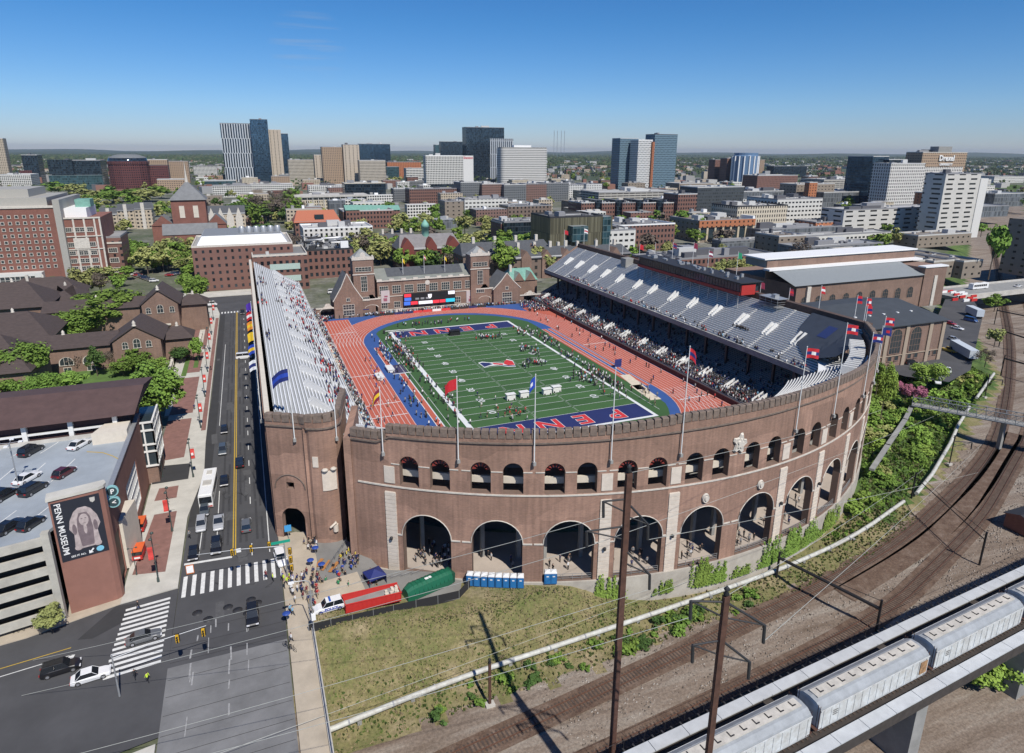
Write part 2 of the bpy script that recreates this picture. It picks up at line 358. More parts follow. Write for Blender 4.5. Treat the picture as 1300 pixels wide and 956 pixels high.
def ground():
    mb=MB(); x0,x1,y0,y1,st=-76.0,212.0,-232.0,40.0,2.0
    nx=int((x1-x0)/st);ny=int((y1-y0)/st); rr=random.Random(3)
    Z=[[hz(x0+i*st,y0+j*st) for i in range(nx+1)] for j in range(ny+1)]
    vs=[];fs=[];ms=[]
    for j in range(ny+1):
        for i in range(nx+1):
            z=Z[j][i]
            if z<-.5 and 0<i<nx and 0<j<ny: z+=rr.uniform(-.14,.14)
            vs.append((x0+i*st,y0+j*st,z))
    for j in range(ny):
        for i in range(nx):
            x,y=x0+(i+.5)*st,y0+(j+.5)*st; d=dpipe(x,y)+rr.uniform(-1,1)
            if d<-60: m=1
            elif d<(-4.5 if x<48 else -2.5): m=2 
            elif d<-.5 : m=0
            elif x>50: m=1
            elif x<-71 or y>-88: m=3
            else: m=0
            if 60<x and d>34: m=3
            fs.append((j*(nx+1)+i,j*(nx+1)+i+1,(j+1)*(nx+1)+i+1,(j+1)*(nx+1)+i)); ms.append(m)
    o=mb.v; mb.v=vs; mb.f=fs; mb.m=ms; mb.sm=[True]*len(fs)
    # coarse continuation: strips around the fine patch, following the same terrain
    def patch(ax,bx,ay,by,kx,ky,m):
        base=len(mb.v)
        for j in range(ky+1):
            for i in range(kx+1):
                x=ax+(bx-ax)*i/kx; y=ay+(by-ay)*j/ky
                mb.v.append((x,y,hz(x,y) if abs(x)<1600 and abs(y)<1600 else -.35))
        for j in range(ky):
            for i in range(kx):
                mb.f.append((base+j*(kx+1)+i,base+j*(kx+1)+i+1,base+(j+1)*(kx+1)+i+1,base+(j+1)*(kx+1)+i)); 
                x=ax+(bx-ax)*(i+.5)/kx; y=ay+(by-ay)*(j+.5)/ky; d=dpipe(x,y)
                mb.m.append(2 if (-75<d<0 and x>-70) else (1 if (x>-60 and -110<d<14) else m)); mb.sm.append(True)
    patch(-76,212,40,400,48,60,3); patch(212,700,-232,400,122,158,3); patch(-600,-76,-232,400,60,60,3)
    patch(-600,700,400,1300,100,60,3); patch(-600,700,-700,-232,20,10,1)
    patch(700,1700,-700,1300,60,80,3); patch(-1700,-600,-700,1300,10,20,3)
    Q=32000
    for (a,b,c,d) in ((-Q,1300,Q,Q),(-Q,-Q,Q,-700),(-Q,-700,-1700,1300),(1700,-700,Q,1300)):
        mb.quad((a,b,-.35),(c,b,-.35),(c,d,-.35),(a,d,-.35),4)
    tag(mb.build('ground',[grass,weeds,ballast,city,fargr]),kind='structure')
ground()
def sheet(name,pts,z,m,kind='structure',zz=None):
    mb=MB(); mb.poly([(p[0],p[1],z) for p in pts],0)
    if mb and sum(pts[i][0]*pts[(i+1)%len(pts)][1]-pts[(i+1)%len(pts)][0]*pts[i][1] for i in range(len(pts)))<0: mb.f=[f[::-1] for f in mb.f]
    return tag(mb.build(name,m),kind=kind)
def pxs(*a): return [P(x,y)[:2] for x,y in a]
def slab(name,pts,z,h,m):
    mb=MB(); mb.prism(pts,z-h,z,0); return tag(mb.build(name,m),kind='structure')
pave=mat('pavement_concrete',(.5,.48,.43),.9,.15,.25); paveb=mat('beige_pavement',(.42,.36,.28),.9,.16,.3); pavebrick=mat('brick_paving',(.23,.12,.1),.9,.2,.6)
lawn=mat('lawn',(.09,.16,.035),1,.25,.4); mark=flat('road_paint',(.66,.66,.64),.7,var=.16); ymark=flat('yellow_road_paint',(.5,.33,.04),.7,var=.15)
worn=mat('worn_concrete_road',(.17,.17,.172),.9,.25,.2)
# the street along the stadium, the cross street and the far junction
sheet('road',[(-90.2,-108),(-74.4,-108),(-74.2,-79),(-74.3,116),(-60,128),(-60,150),(-250,150),(-250,128),(-90,128),(-88.3,110),(-88.3,-30),(-88,-48),(-90,-66)],.02,asph)
sheet('bridge_road',[(-90.2,-230),(-74.4,-230),(-74.4,-108),(-90.2,-108)],.02,worn)
sheet('side_road',[(-90.2,-89.3),(-250,-111),(-250,-146),(-90.2,-120)],.024,asph)
for a,b in (((-60,150),(600,150)),):
    pass
mb=MB()
def strip(x0,y0,x1,y1,w,z=.045,m=0):
    dx,dy=x1-x0,y1-y0;l=math.hypot(dx,dy);nx,ny=-dy/l*w/2,dx/l*w/2
    mb.quad((x0-nx,y0-ny,z),(x1-nx,y1-ny,z),(x1+nx,y1+ny,z),(x0+nx,y0+ny,z),m)
for x in (-81.95,-81.55): strip(x,-82.8,x+.2,113,.2,m=1)
for k in range(22): strip(-78.8,-92+k*9 if k else -84,-78.8,-89+k*9 if k else -80.5,.16)
strip(-75.85,-84,-75.75,110,.16); strip(-87.6,-81,-87.1,-56,.14); strip(-84.75,-81,-84.75,-57,.14); strip(-85.6,-20,-85.4,60,.14)
strip(-89.8,-82.6,-82.1,-83.2,.6)
for i in range(12): strip(-89.3+i*1.38,-86.4,-89.3+i*1.38,-92.2,.62)          # zebra across the street
for i in range(11): strip(-87.6+i*1.27,112,-87.6+i*1.27,115.2,.6)                # far zebra
a=P(207,778);b=P(145,815)
for i in range(14):
    y=-91.3-i*1.12; strip(-97.4-(i*.06),y-1.0,-91.2,y-.28,.55)
rw=random.Random(15)
for k in range(18):
    x=rw.choice((-87,-84.6,-82.2,-79.8,-77.4))+rw.uniform(-.5,.5); y=rw.uniform(-122,-101.5); strip(x,y,x+rw.uniform(-.1,.1),y+rw.uniform(1.2,3.4),rw.uniform(.12,.24),m=2)
p=P(112,868);q=P(135,840); strip(-103,-100.2,-103.6,-103.6,.7)
strip(-103,-100.2,-140,-105.2,.15)
strip(-103.5,-98.5,-160,-106,.15,m=1)
wornp=flat('worn_paint',(.3,.3,.3),.8,var=.3)
tag(mb.build('road_markings',[mark,ymark,wornp]),kind='structure')
mb=MB()
for (px,py) in ((418,0),): pass
for (x,y) in ((-81.2,-98.6),(-82.6,-97.3),(-78.3,-97.9),(-79.7,-99.9),(-85.4,-99.2),(-87,-97),(-79.2,-96.7)):
    mb.lathe([(.75,.0),(.75,.012),(.01,.013)],(x,y,.03),14,0)
tag(mb.build('manhole_covers',dark),kind='structure')
patchm=mat('asphalt_patch',(.038,.038,.04),.95,.15,.3)
mb=MB(); mb.quad((-90.1,-70,.035),(-86.9,-70,.035),(-86.1,-2,.035),(-88.2,-2,.035)); mb.quad((-88.2,-2,.035),(-86.3,-2,.035),(-86.2,110,.035),(-88.2,110,.035)); mb.poly([(-99,-90.6,.036),(-96,-91,.036),(-97,-95,.036),(-101,-97.5,.036),(-103,-97,.036)])
tag(mb.build('road_patches',patchm),kind='structure')
tar=flat('tar_seam',(.018,.018,.019),.9); oil=flat('tyre_darkened_asphalt',(.044,.044,.047),.85,var=.2); lt=flat('sun_bleached_asphalt',(.085,.085,.088),.95,var=.2)
mb=MB(); rw=random.Random(7)
for (x0,x1) in ((-88.2,-85.2),(-84.2,-82.4),(-81,-79.2),(-78.2,-76.2)):
    for o_ in (.35,1.35):
        y=-79.
        while y<105: l=rw.uniform(6,22); strip(x0+o_+rw.uniform(-.08,.08),y,x0+o_+rw.uniform(-.08,.08),y+l,.42,.028+.001*o_,0); y+=l+rw.uniform(0,6)
for k in range(26): x=rw.uniform(-88,-76); y=rw.uniform(-100,90); strip(x,y,x+rw.uniform(-.4,.4),y+rw.uniform(2,7),rw.uniform(.7,1.8),.031+.0003*k,2)
for k in range(34):
    x=rw.uniform(-89,-75.5); y=rw.uniform(-99,95)
    for q in range(4): nx_,ny_=x+rw.uniform(-1.3,1.3),y+rw.uniform(-1,1)*(3 if k%2 else 1.2); strip(x,y,nx_,ny_,.07,.0395+.0001*k,1); x,y=nx_,ny_
for k in range(9): y=-100.8+rw.uniform(-.1,.1)-k*3.2; strip(-90,y,-74.6,y,.06,.041,1)
tag(mb.build('road_wear',[oil,tar,lt]),kind='structure')
# pavements: raised slabs with a kerb step
W1=[(-90.3,-89.1),(-90.3,-66),(-88.1,-48),(-88.5,-30),(-88.5,112),(-90,126),(-101,126),(-101,60),(-99.5,-8),(-98.4,-8),(-98.4,-90.4)]
slab('pavement',W1,.15,.5,pave)
slab('pavement',[(-98.4,-90.4),(-110,-93.9),(-250,-112.2),(-250,-106),(-98.4,-86)],.152,.5,paveb)
slab('pavement',[(-74.2,-230),(-74.2,-79.2),(-70.9,-79.2),(-70.9,-230)],.15,.9,paveb)
slab('pavement',[(-90.4,-121),(-90.4,-230),(-250,-230),(-250,-147)],.15,.5,pave)
slab('pavement',[(-74,128),(-60,127),(-60,118),(-74.3,112)],.15,.5,pave)
slab('pavement',[(-250,150.5),(-60,150.5),(-60,164),(-250,164)],.15,.5,pave)
def brickp(pts,z=.165): sheet('brick_paving',pts,z,pavebrick)
brickp([(-97.7,-82.8),(-92.6,-83.8),(-92.4,-62.8),(-96.4,-62.8)]); brickp([(-97,-57),(-92.9,-57),(-92.9,-51.5),(-96.6,-51.5)])
sheet('driveway',[(-98.3,-49),(-91.2,-49),(-91.2,-41),(-98.3,-40)],.17,patchm)
brickp([(-98.6,-37.5),(-92.8,-37),(-92.6,-12),(-98.4,-12)]); brickp([(-98.4,-8),(-92.6,-8),(-92.4,24),(-97.2,24)]); brickp([(-96.5,29),(-92.6,29),(-92.4,52),(-96.2,52)]); brickp([(-97,55),(-95.2,55),(-95,104),(-97,104)],.166)
brickp([(-89.9,-22),(-88.8,-22),(-88.7,104),(-89.9,104)],.166); brickp([(-93.2,56),(-91.8,56),(-91.8,104),(-93.2,104)],.167)
sheet('lawn',[(-94.8,34),(-93.4,34),(-93.4,48),(-94.8,48)],.18,lawn); sheet('lawn',[(-97.9,26),(-96.4,26),(-96.2,58),(-97.6,58)],.18,lawn)
slab('lawn',[(-140,-8),(-101.2,-8),(-100.8,126),(-330,126),(-330,-8)],.1,.4,lawn)
sheet('path',[(-105.5,56),(-101.3,56),(-101.3,66),(-105.5,66)],.115,paveb); sheet('path',[(-116,40),(-101.3,42),(-101.3,45),(-116,43)],.116,pave)
sheet('path',[(-112,62),(-101.3,62),(-101.3,64),(-112,64)],.12,pave); sheet('path',[(-117,74),(-112,74),(-112,64),(-117,64)],.118,paveb)
# plaza beside the wing and the ramp down along the curved wall
mb=MB()
plz=[(-70.9,-79.4,.1),(-66,-80,.08),(-60.3,-88,-.5),(-57,-97.2,-1.9),(-44.5,-99.2,-2.5),tuple(P(583,760,-2.6)[:2])+(-2.6,),tuple(P(540,769,-2.3)[:2])+(-2.3,),tuple(P(500,779,-1.9)[:2])+(-1.9,),(-66,-103.2,-.8),(-70.9,-102.2,.1)]
c=(-64.5,-93,-.3)
for a,b in zip(plz,plz[1:]+plz[:1]): mb.add([a,b,c],[(0,1,2)],0)
tag(mb.build('plaza',mat('plaza_asphalt',(.2,.195,.185),.95,.15,.25)),kind='structure')
mb=MB(); z=.14
mb.poly([(-70.9,-98,z),(-70.9,-79.3,z),(-68.2,-80.8,z),(-68.3,-90,z-.03),(-69.5,-98,z)]); mb.poly([(-69.8,-102.6,.12),(-69.8,-96.5,.14),(-62.2,-95.2,-.22),(-61.6,-101,-.55)])
tag(mb.build('plaza_path',paveb),kind='structure')
# ================================================================ the playing field and running track
turf=mat('artificial_turf',(.036,.098,.028),.95,.12,.08); turf2=mat('turf_band',(.045,.115,.034),.95,.12,.08)
trackm=mat('red_track',(.45,.11,.07),.9,.08,.1); fblue=mat('blue_runoff',(.03,.085,.27),.9,.1,.2); ezblue=mat('endzone_blue',(.012,.022,.11),.9,.1,.2)
fwhite=flat('field_paint',(.66,.68,.68),.8); fred=flat('field_red',(.55,.03,.035),.8); sand=mat('sand',(.62,.54,.42),1,.1,1)
CYA,CYB=-37.,40.          # centres of the two bends
def stadpts(r,n=28):
    p=[]
    for i in range(n+1): a=PI*i/n; p.append((r*cos(a),CYB+r*sin(a)*1.0))
    for i in range(n+1): a=PI+PI*i/n; p.append((r*cos(a),CYA+r*sin(a)))
    return p
def field():
    root=E('sports_field',(0,0,0),'green gridiron field ringed by a red running track inside the brick stadium','sports field')
    mb=MB(); mb.prism([(-49.9,-58),(-34,-80),(34,-80),(49.7,-62),(49.7,84),(40,92),(-40,92),(-49.9,86)],-1.2,0); mb.build('apron',fblue,root)
    def ring(name,ro,ri,z,m):
        mb=MB(); a=stadpts(ro);b=stadpts(ri);n=len(a)
        for i in range(n):
            j=(i+1)%n; mb.quad((a[i][0],a[i][1],z),(a[j][0],a[j][1],z),(b[j][0],b[j][1],z),(b[i][0],b[i][1],z))
        return mb.build(name,m,root)
    ring('track',49.2,37.6,.03,trackm)
    mb=MB(); mb.quad((-49.2,38,.034),(-37.6,38,.034),(-37.6,82,.034),(-49.2,82,.034)); mb.quad((37.6,-70,.034),(49.4,-70,.034),(49.4,-40,.034),(37.6,-40,.034)); mb.quad((40,38,.034),(49.4,38,.034),(49.4,76,.034),(40,76,.034)); mb.build('sprint_chute',trackm,root)
    mb=MB()
    for k in range(10):
        r=37.75+k*1.25; a=stadpts(r+.05);b=stadpts(r-.05);n=len(a)
        for i in range(n):
            j=(i+1)%n; mb.quad((a[i][0],a[i][1],.05),(a[j][0],a[j][1],.05),(b[j][0],b[j][1],.05),(b[i][0],b[i][1],.05))
        if k<10:
            mb.quad((-r-.05,38,.052),(-r+.05,38,.052),(-r+.05,81,.052),(-r-.05,81,.052)); mb.quad((r-.05,-69,.052),(r+.05,-69,.052),(r+.05,-38,.052),(r-.05,-38,.052))
    for (x0,x1,y) in ((-49,-38,-30),(-49,-38,-20.5),(-49,-38,6),(38,49,12),(38,49,-60),(38,49,-48),(-49,-38,60)):
        mb.quad((x0,y,.055),(x1,y+.4,.055),(x1,y+.75,.055),(x0,y+.35,.055))
    mb.build('lane_lines',fwhite,root)
    a=[p for p in stadpts(34.6)]; mb=MB(); mb.poly([(max(-30.8,min(33,p[0])),p[1],.03) for p in a]); mb.build('turf',turf,root)
    mb=MB()
    for k in range(0,20,2): mb.quad((-24.4,-45.7+k*4.57,.05),(24.4,-45.7+k*4.57,.05),(24.4,-45.7+(k+1)*4.57,.05),(-24.4,-45.7+(k+1)*4.57,.05))
    mb.build('mown_bands',turf2,root)
    mb=MB()
    for s in (-1,1):
        for q in ((-24.4,s*45.7,24.4,s*54.9),): mb.quad((q[0],min(q[1],q[3]),.07),(q[2],min(q[1],q[3]),.07),(q[2],max(q[1],q[3]),.07),(q[0],max(q[1],q[3]),.07))
    mb.build('end_zones',ezblue,root)
    mb=MB(); z=.09
    for s in (-1,1):
        mb.quad((s*24.4,-55.9,z),(s*25.4,-55.9,z),(s*25.4,55.9,z),(s*24.4,55.9,z)) if s>0 else mb.quad((-25.9,-55.9,z),(-24.4,-55.9,z),(-24.4,55.9,z),(-25.9,55.9,z))
        mb.quad((-24.4,s*54.9 if s>0 else -55.9,z),(24.4,s*54.9 if s>0 else -55.9,z),(24.4,55.9 if s>0 else -54.9,z),(-24.4,55.9 if s>0 else -54.9,z))
    for k in range(21): y=-45.7+k*4.57; mb.quad((-24.4,y-.07,z),(24.4,y-.07,z),(24.4,y+.07,z),(-24.4,y+.07,z))
    for x in (-6.4,6.4,-15,15):
        for k in range(100):
            y=-45.7+k*.914; w=.35; mb.quad((x-w,y-.05,z),(x+w,y-.05,z),(x+w,y+.05,z),(x-w,y+.05,z)) if abs(x)<7 else None
    for x in (-29.6,-31,28.2): mb.quad((x,-52,z-.01),(x+.12,-52,z-.01),(x+.12,44,z-.01),(x,44,z-.01))
    mb.build('yard_lines',fwhite,root)
    for k in range(1,10):
        n=('10','20','30','40','50','40','30','20','10')[k-1]; y=-45.7+k*9.14
        for s in (-1,1):
            text_obj('yard_number',n,3.0,fwhite,Matrix.Translation((s*16.2,y,.1))@Matrix.Rotation(s*PI/2,4,'Z'),root,0,.03,1.1)
    # end zone lettering, read from the far end, white edged red
    for s,y in ((-1,-50.3),(1,50.3)):
        for j,ch in enumerate('PENN'):
            x=(15.2-j*10.1)
            text_obj('letter_edge',ch,8.0,fwhite,Matrix.Translation((x,y,.085))@Matrix.Rotation(PI,4,'Z'),root,0,.34,1.15)
            text_obj('letter',ch,8.0,fred,Matrix.Translation((x,y,.1))@Matrix.Rotation(PI,4,'Z'),root,0,.2,1.15)
    def lg(name,pts,z,m):
        mb=MB(); q=[(p[0],p[1],z) for p in pts]
        if sum(q[i][0]*q[(i+1)%len(q)][1]-q[(i+1)%len(q)][0]*q[i][1] for i in range(len(q)))<0:q=q[::-1]
        mb.poly(q); mb.build(name,m,root)
    lw=[P(x,y)[:2] for x,y in ((607,461),(615,467),(622,465),(632,464),(645,466),(655,466),(651,458),(643,456),(640,461),(622,460.5),(612,459.5))]
    lg('emblem_edge',lw,.1,fwhite)
    lg('emblem_blue',[P(x,y)[:2] for x,y in ((609,461.5),(615,466.2),(626,462.6),(621,461),(612,460.6))],.115,ezblue)
    lg('emblem_red',[P(x,y)[:2] for x,y in ((625,461),(640,462),(638,463.6),(627,463))],.117,fred)
    lg('emblem_red',[P(x,y)[:2] for x,y in ((640,459.5),(643,457),(650.5,458.8),(653.5,463.6),(645,464),(640,462.6))],.116,fred)
    lg('emblem_blue',[P(x,y)[:2] for x,y in ((634,463.6),(654,464.4),(654.5,465.5),(645,465.2),(633,463.9))],.115,ezblue)
    # jump runways and pits
    mb=MB()
    for (x0,y0,x1,y1) in ((-35,14,-33.6,36),(-32.7,-48,-31.2,4)): mb.quad((x0,y0,.06),(x1,y0,.06),(x1,y1,.06),(x0,y1,.06))
    for x in (33.6,36.2,28.6): mb.quad((x-.65,-34,.06),(x+.65,-34,.06),(x+.65,38,.06),(x-.65,38,.06)) if x>29 else mb.quad((x+3.4,-36,.061),(x+4.4,-36,.061),(x+4.4,30,.061),(x+3.4,30,.061))
    mb.build('runway',trackm,root)
    mb=MB()
    for (x0,y0,x1,y1) in ((-35.2,14,-35,36),(-33.6,14,-33.4,36),(-32.9,-48,-32.7,4),(-31.2,-48,-31,4),(32.8,-34,32.95,38),(34.3,-34,34.45,38),(35.4,-34,35.55,38),(36.9,-34,37.05,38)): mb.quad((x0,y0,.065),(x1,y0,.065),(x1,y1,.065),(x0,y1,.065))
    mb.quad((-34.8,4.2,.06),(-28.8,4.2,.06),(-28.8,4.8,.06),(-34.8,4.8,.06)); mb.build('runway_edge',fwhite,root)
    mb=MB(); mb.quad((-35,5,.058),(-30,5,.058),(-30,13.6,.058),(-35,13.6,.058)); mb.build('vault_box',flat('dark_violet',(.06,.05,.1)),root)
    for (a,b) in ((P(792,476),P(815,495)),(P(805,489),P(832,508))):
        mb=MB(); mb.prism([(a[0]-1.6,a[1]),(a[0]+1.8,a[1]-.4),(b[0]+2,b[1]),(b[0]-1.4,b[1]+.4)],.03,.12); mb.build('sand_pit',sand,root)
    mb=MB(); mb.quad((27.6,-34,.05),(29.6,-34,.05),(29.6,34,.05),(27.6,34,.05)); mb.quad((-35.2,-56,.028),(-29,-56,.028),(-29,3.6,.028),(-35.2,3.6,.028)); 
    return root
field()
# ================================================================ stadium
SR=93.2; SC=(.3,-19.5)
def arcp(s,off=0):
    t=s/SR; return (SC[0]+(SR+off)*sin(t),SC[1]-(SR+off)*cos(t),sin(t),-cos(t))
def apos(deg,off=0,z=0):
    t=rad(deg); return (SC[0]+(SR+off)*sin(t),SC[1]-(SR+off)*cos(t),z)
A0,A1=rad(-41.2)*SR,rad(53.7)*SR
def zled(s): return interp(math.degrees(s/SR),[(-41,22.3),(-38,22.4),(-37,23.6),(-21,23.9),(-6,24.7),(10,25.2),(30,24.9),(60,24.8)])
def ztp(s): return interp(math.degrees(s/SR),[(-41,24.2),(-38,24.3),(-37,25.7),(-21,26.2),(-14,26.6),(-6,27.7),(17,27.8),(27,27),(60,26.5)])
STD=E('brick_stadium',(0,-112,-2.3),'horseshoe brick stadium with arched outer wall, crenellated parapet and two decks of seats','stadium')
STD.location=(0,0,0)
bays=[-33+7.55*k for k in range(11)]
ops=[]
for c in bays:
    ops.append((rad(c)*SR,4.3,-2.3,5.1,4.3))
    for d in (-1.66,1.66): ops.append((rad(c+d)*SR,1.7,14.6,18.5,1.7))
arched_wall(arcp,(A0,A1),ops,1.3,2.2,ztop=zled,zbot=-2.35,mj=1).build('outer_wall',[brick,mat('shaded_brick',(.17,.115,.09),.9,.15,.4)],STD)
# parapet with narrow tapered slots
def parapet(path,s0,s1,zb,zt,pitch=1.35,th=.9,out=.15,name='parapet'):
    mb=MB(); n=int((s1-s0)/pitch); pitch=(s1-s0)/n
    for i in range(n):
        a=s0+i*pitch; b=a+pitch
        x0,y0,nx0,ny0=path(a); x1,y1,nx1,ny1=path(b); zb0=zb(a)if callable(zb) else zb; zb1=zb(b) if callable(zb) else zb
        zt0=zt(a) if callable(zt) else zt
        f=lambda k,o:(x0+(x1-x0)*k+nx0*o,y0+(y1-y0)*k+ny0*o)
        h=zt0-.95
        lo=[f(0,out),f(1,out),f(1,out-th),f(0,out-th)]
        mb.add([(p[0],p[1],zb0) for p in lo]+[(p[0],p[1],h) for p in lo],[(0,1,5,4),(1,2,6,5),(2,3,7,6),(3,0,4,7),(4,5,6,7)],0)
        k0,k1=.07,.93; t0,t1=.15,.85
        b_=[f(k0,out+.12),f(k1,out+.12),f(k1,out-th),f(k0,out-th)]; t_=[f(k0+.02,out+.05),f(k1-.02,out+.05),f(t1,out-th+.1),f(t0,out-th+.1)]
        mb.add([(p[0],p[1],h-.5) for p in b_]+[(p[0],p[1],zt0-.12) for p in b_]+[(p[0],p[1],zt0) for p in t_],
          [(0,1,5,4),(1,2,6,5),(2,3,7,6),(3,0,4,7),(4,5,9,8),(5,6,10,9),(6,7,11,10),(7,4,8,11),(8,9,10,11),(0,3,2,1)],1)
    return mb
pstone=mat('parapet_stone',(.24,.18,.145),.95,.35,1.3,bump=.3,c2=(.12,.095,.08))
parapet(arcp,A0,A1,zled,ztp).build('parapet',[brick,pstone],STD)
def ringbox(path,s0,s1,z0,z1,o0,o1,step=2.5,mb=None,m=0):
    mb=mb or MB(); n=max(1,int((s1-s0)/step)); pr=[]
    for i in range(n+1):
        s=s0+(s1-s0)*i/n; x,y,nx,ny=path(s); za=z0(s) if callable(z0) else z0; zb=z1(s) if callable(z1) else z1
        pr.append([(x+nx*o1,y+ny*o1,za),(x+nx*o1,y+ny*o1,zb),(x+nx*o0,y+ny*o0,zb),(x+nx*o0,y+ny*o0,za)])
    for a,b in zip(pr,pr[1:]):
        for k in range(4): mb.quad(a[k],b[k],b[(k+1)%4],a[(k+1)%4],m)
    mb.poly(pr[0][::-1],m); mb.poly(pr[-1],m); return mb
ringbox(arcp,A0,A1,lambda s:zled(s)-.22,lambda s:zled(s)+.05,-.1,.3).build('cornice',pstone,STD)
ringbox(arcp,A0+1,A1,14.15,14.42,-.05,.16).build('sill_course',stone,STD)
for c in bays:
    for d in (-3.15,0,3.15):
        mb=MB()
        if d==0: ringbox(arcp,rad(c)*SR-.95,rad(c)*SR+.95,18.45,18.62,-.05,.1,mb=mb)
        else: ringbox(arcp,rad(c+d)*SR-.75,rad(c+d)*SR+.75,18.45,18.62,-.05,.1,mb=mb)
        mb.build('impost_course',stone,STD)
mb=MB()
for c in bays:      # slim stone edge round every large arch
    pts=[]
    for i in range(17):
        a=PI*i/16; s=rad(c)*SR-4.42*cos(a); x,y,_,_=arcp(s,.1); pts.append((x,y,5.1+4.42*sin(a)))
    mb.tube(pts,.1,5)
    for sg in (-1,1):
        s=rad(c)*SR+sg*5.2; ringbox(arcp,s-.8,s+.8,4.95,5.2,-.05,.14,mb=mb,m=0)
mb.build('arch_edging',stone,STD)
pilm=mat('pilaster_stone',(.62,.55,.47),.9,.12,1)
for c in (-36.85,-14.15,-6.6,8.45,16,23.6,31.1,38.7):
    mb=MB(); s=rad(c)*SR; z=-2.3
    while z<13: ringbox(arcp,s-1.0,s+1.0,z,z+.62,-.05,.2,mb=mb); ringbox(arcp,s-.93,s+.93,z+.62,z+.74,-.05,.12,mb=mb); z+=.74
    mb.build('pilaster',pilm,STD)
    mb=MB(); ringbox(arcp,s-.95,s+.95,14.9,18,-.05,.14,mb=mb); mb.build('stone_tablet',pilm,STD)
cbase=mat('board_marked_concrete',(.5,.47,.41),.9,.22,.4,c2=(.34,.31,.27))
ringbox(arcp,A0,A1,-9.5,-2.32,-1.6,.35).build('concrete_base',cbase,STD)
for c in (-17.9,-10.35,-2.8,4.75,12.3,19.85,27.4): # railings across the openings
    s=rad(c)*SR; mb=MB()
    for z in (-1.2,-1.6,-2.0): ringbox(arcp,s-4.2,s+4.2,z,z+.06,-.4,-.34,mb=mb)
    for k in range(6): ringbox(arcp,s-4.2+k*1.67,s-4.15+k*1.67,-2.3,-1.15,-.42,-.32,mb=mb)
    mb.build('railing',steel,STD)
for c,z in ((-2.8,11.2),(4.75,11.3),(1.0,20.6)):
    x,y,_=apos(c,.15); mb=MB(); rr=random.Random(int(z*10))
    big=z>15; r=1.35 if big else .75
    pts=[]
    for i in range(20):
        a=2*PI*i/20; q=r*(1+(.28*sin(5*a+1) if big else 0)); pts.append((q*cos(a),q*sin(a)*1.25))
    t=rad(c); M=Matrix.Translation((x,y,z))@Matrix.Rotation(t,4,'Z')@Matrix.Rotation(PI/2,4,'X')
    v0=[M@Vector((p[0],p[1],0)) for p in pts]; v1=[M@Vector((p[0]*.85,p[1]*.85,.3)) for p in pts]; v2=[M@Vector((p[0]*.5,p[1]*.55,.2)) for p in pts]; v3=[M@Vector((p[0]*.4,p[1]*.45,.42)) for p in pts]
    for A_,B_ in ((v0,v1),(v1,v2),(v2,v3)):
        for i in range(20): mb.quad(A_[i],A_[(i+1)%20],B_[(i+1)%20],B_[i])
    mb.poly(v3); mb.build('carved_crest' if big else 'carved_shield',stone,STD)
# lanterns on the pilasters
for c,z in ((-36.85,4.4),(-14.15,4),(-6.6,5),(8.45,6),(16,6.4)):
    x,y,_=apos(c,.55); mb=MB(); mb.tube([(x,y,z),apos(c,0,z)],.05,4); mb.lathe([(.1,.35),(.28,.2),(.24,-.25),(.05,-.35)],(x,y,z),8); mb.build('wall_lantern',dark,STD)
# ---- decks swept along the plan
def prof(d0,z0,d1,z1,n):
    """stepped rows with benches from (d0,z0) at the back down to (d1,z1)"""
    p=[(d0,z0,0)]; dd=(d1-d0)/n; dz=(z1-z0)/n
    for i in range(n):
        a=d0+dd*i; z=z0+dz*i
        p+= [(a+dd*.34,z,1),(a+dd*.34,z+.36,2),(a+dd*.62,z+.36,2),(a+dd*.62,z,2),(a+dd,z,1),(a+dd,z+dz,0)]
    return p
def sweep(pr,path,mats,name,close=True,under=.5):
    mb=MB(); k=len(pr); rows=[]
    for (x,y,nx,ny) in path: rows.append([(x-nx*d,y-ny*d,z) for d,z,_ in pr])
    for A_,B_ in zip(rows,rows[1:]):
        for i in range(k-1): mb.quad(A_[i],A_[i+1],B_[i+1],B_[i],pr[i+1][2])
        a,b=A_[0],A_[-1]; c,d=B_[0],B_[-1]; t=lambda p:(p[0],p[1],p[2]-under)
        mb.quad(t(a),t(c),t(d),t(b),3); mb.quad(b,t(b),t(d),d,4)
    for r in (rows[0],rows[-1]):
        for i in range(k-1): mb.quad(r[i],r[i+1],(r[i+1][0],r[i+1][1],r[i+1][2]-under-.6),(r[i][0],r[i][1],r[i][2]-under-.6),3)
    return mb.build(name,mats,STD)
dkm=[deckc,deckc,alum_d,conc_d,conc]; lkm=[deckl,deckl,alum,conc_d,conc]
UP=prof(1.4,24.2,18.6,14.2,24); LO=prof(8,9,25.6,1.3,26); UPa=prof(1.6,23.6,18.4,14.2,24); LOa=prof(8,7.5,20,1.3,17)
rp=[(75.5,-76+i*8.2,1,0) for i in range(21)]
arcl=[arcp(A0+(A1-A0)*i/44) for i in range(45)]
ldk=[deckc,mat('shaded_tread',(.12,.12,.125),.9,.12,.8),mat('shaded_bench',(.2,.21,.22),.6,.1,1.5),conc_d,conc]  # lower deck rows coloured darker to paint in the upper deck's shade
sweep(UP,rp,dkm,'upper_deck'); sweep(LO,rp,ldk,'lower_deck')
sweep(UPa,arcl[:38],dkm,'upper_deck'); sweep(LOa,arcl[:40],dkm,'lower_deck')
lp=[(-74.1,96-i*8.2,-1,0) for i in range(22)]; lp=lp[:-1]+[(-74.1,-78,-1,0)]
sweep(UP,lp,lkm,'upper_deck'); sweep(LO,[(-74.1,98-i*8,-1,0) for i in range(22)],dkm,'lower_deck')
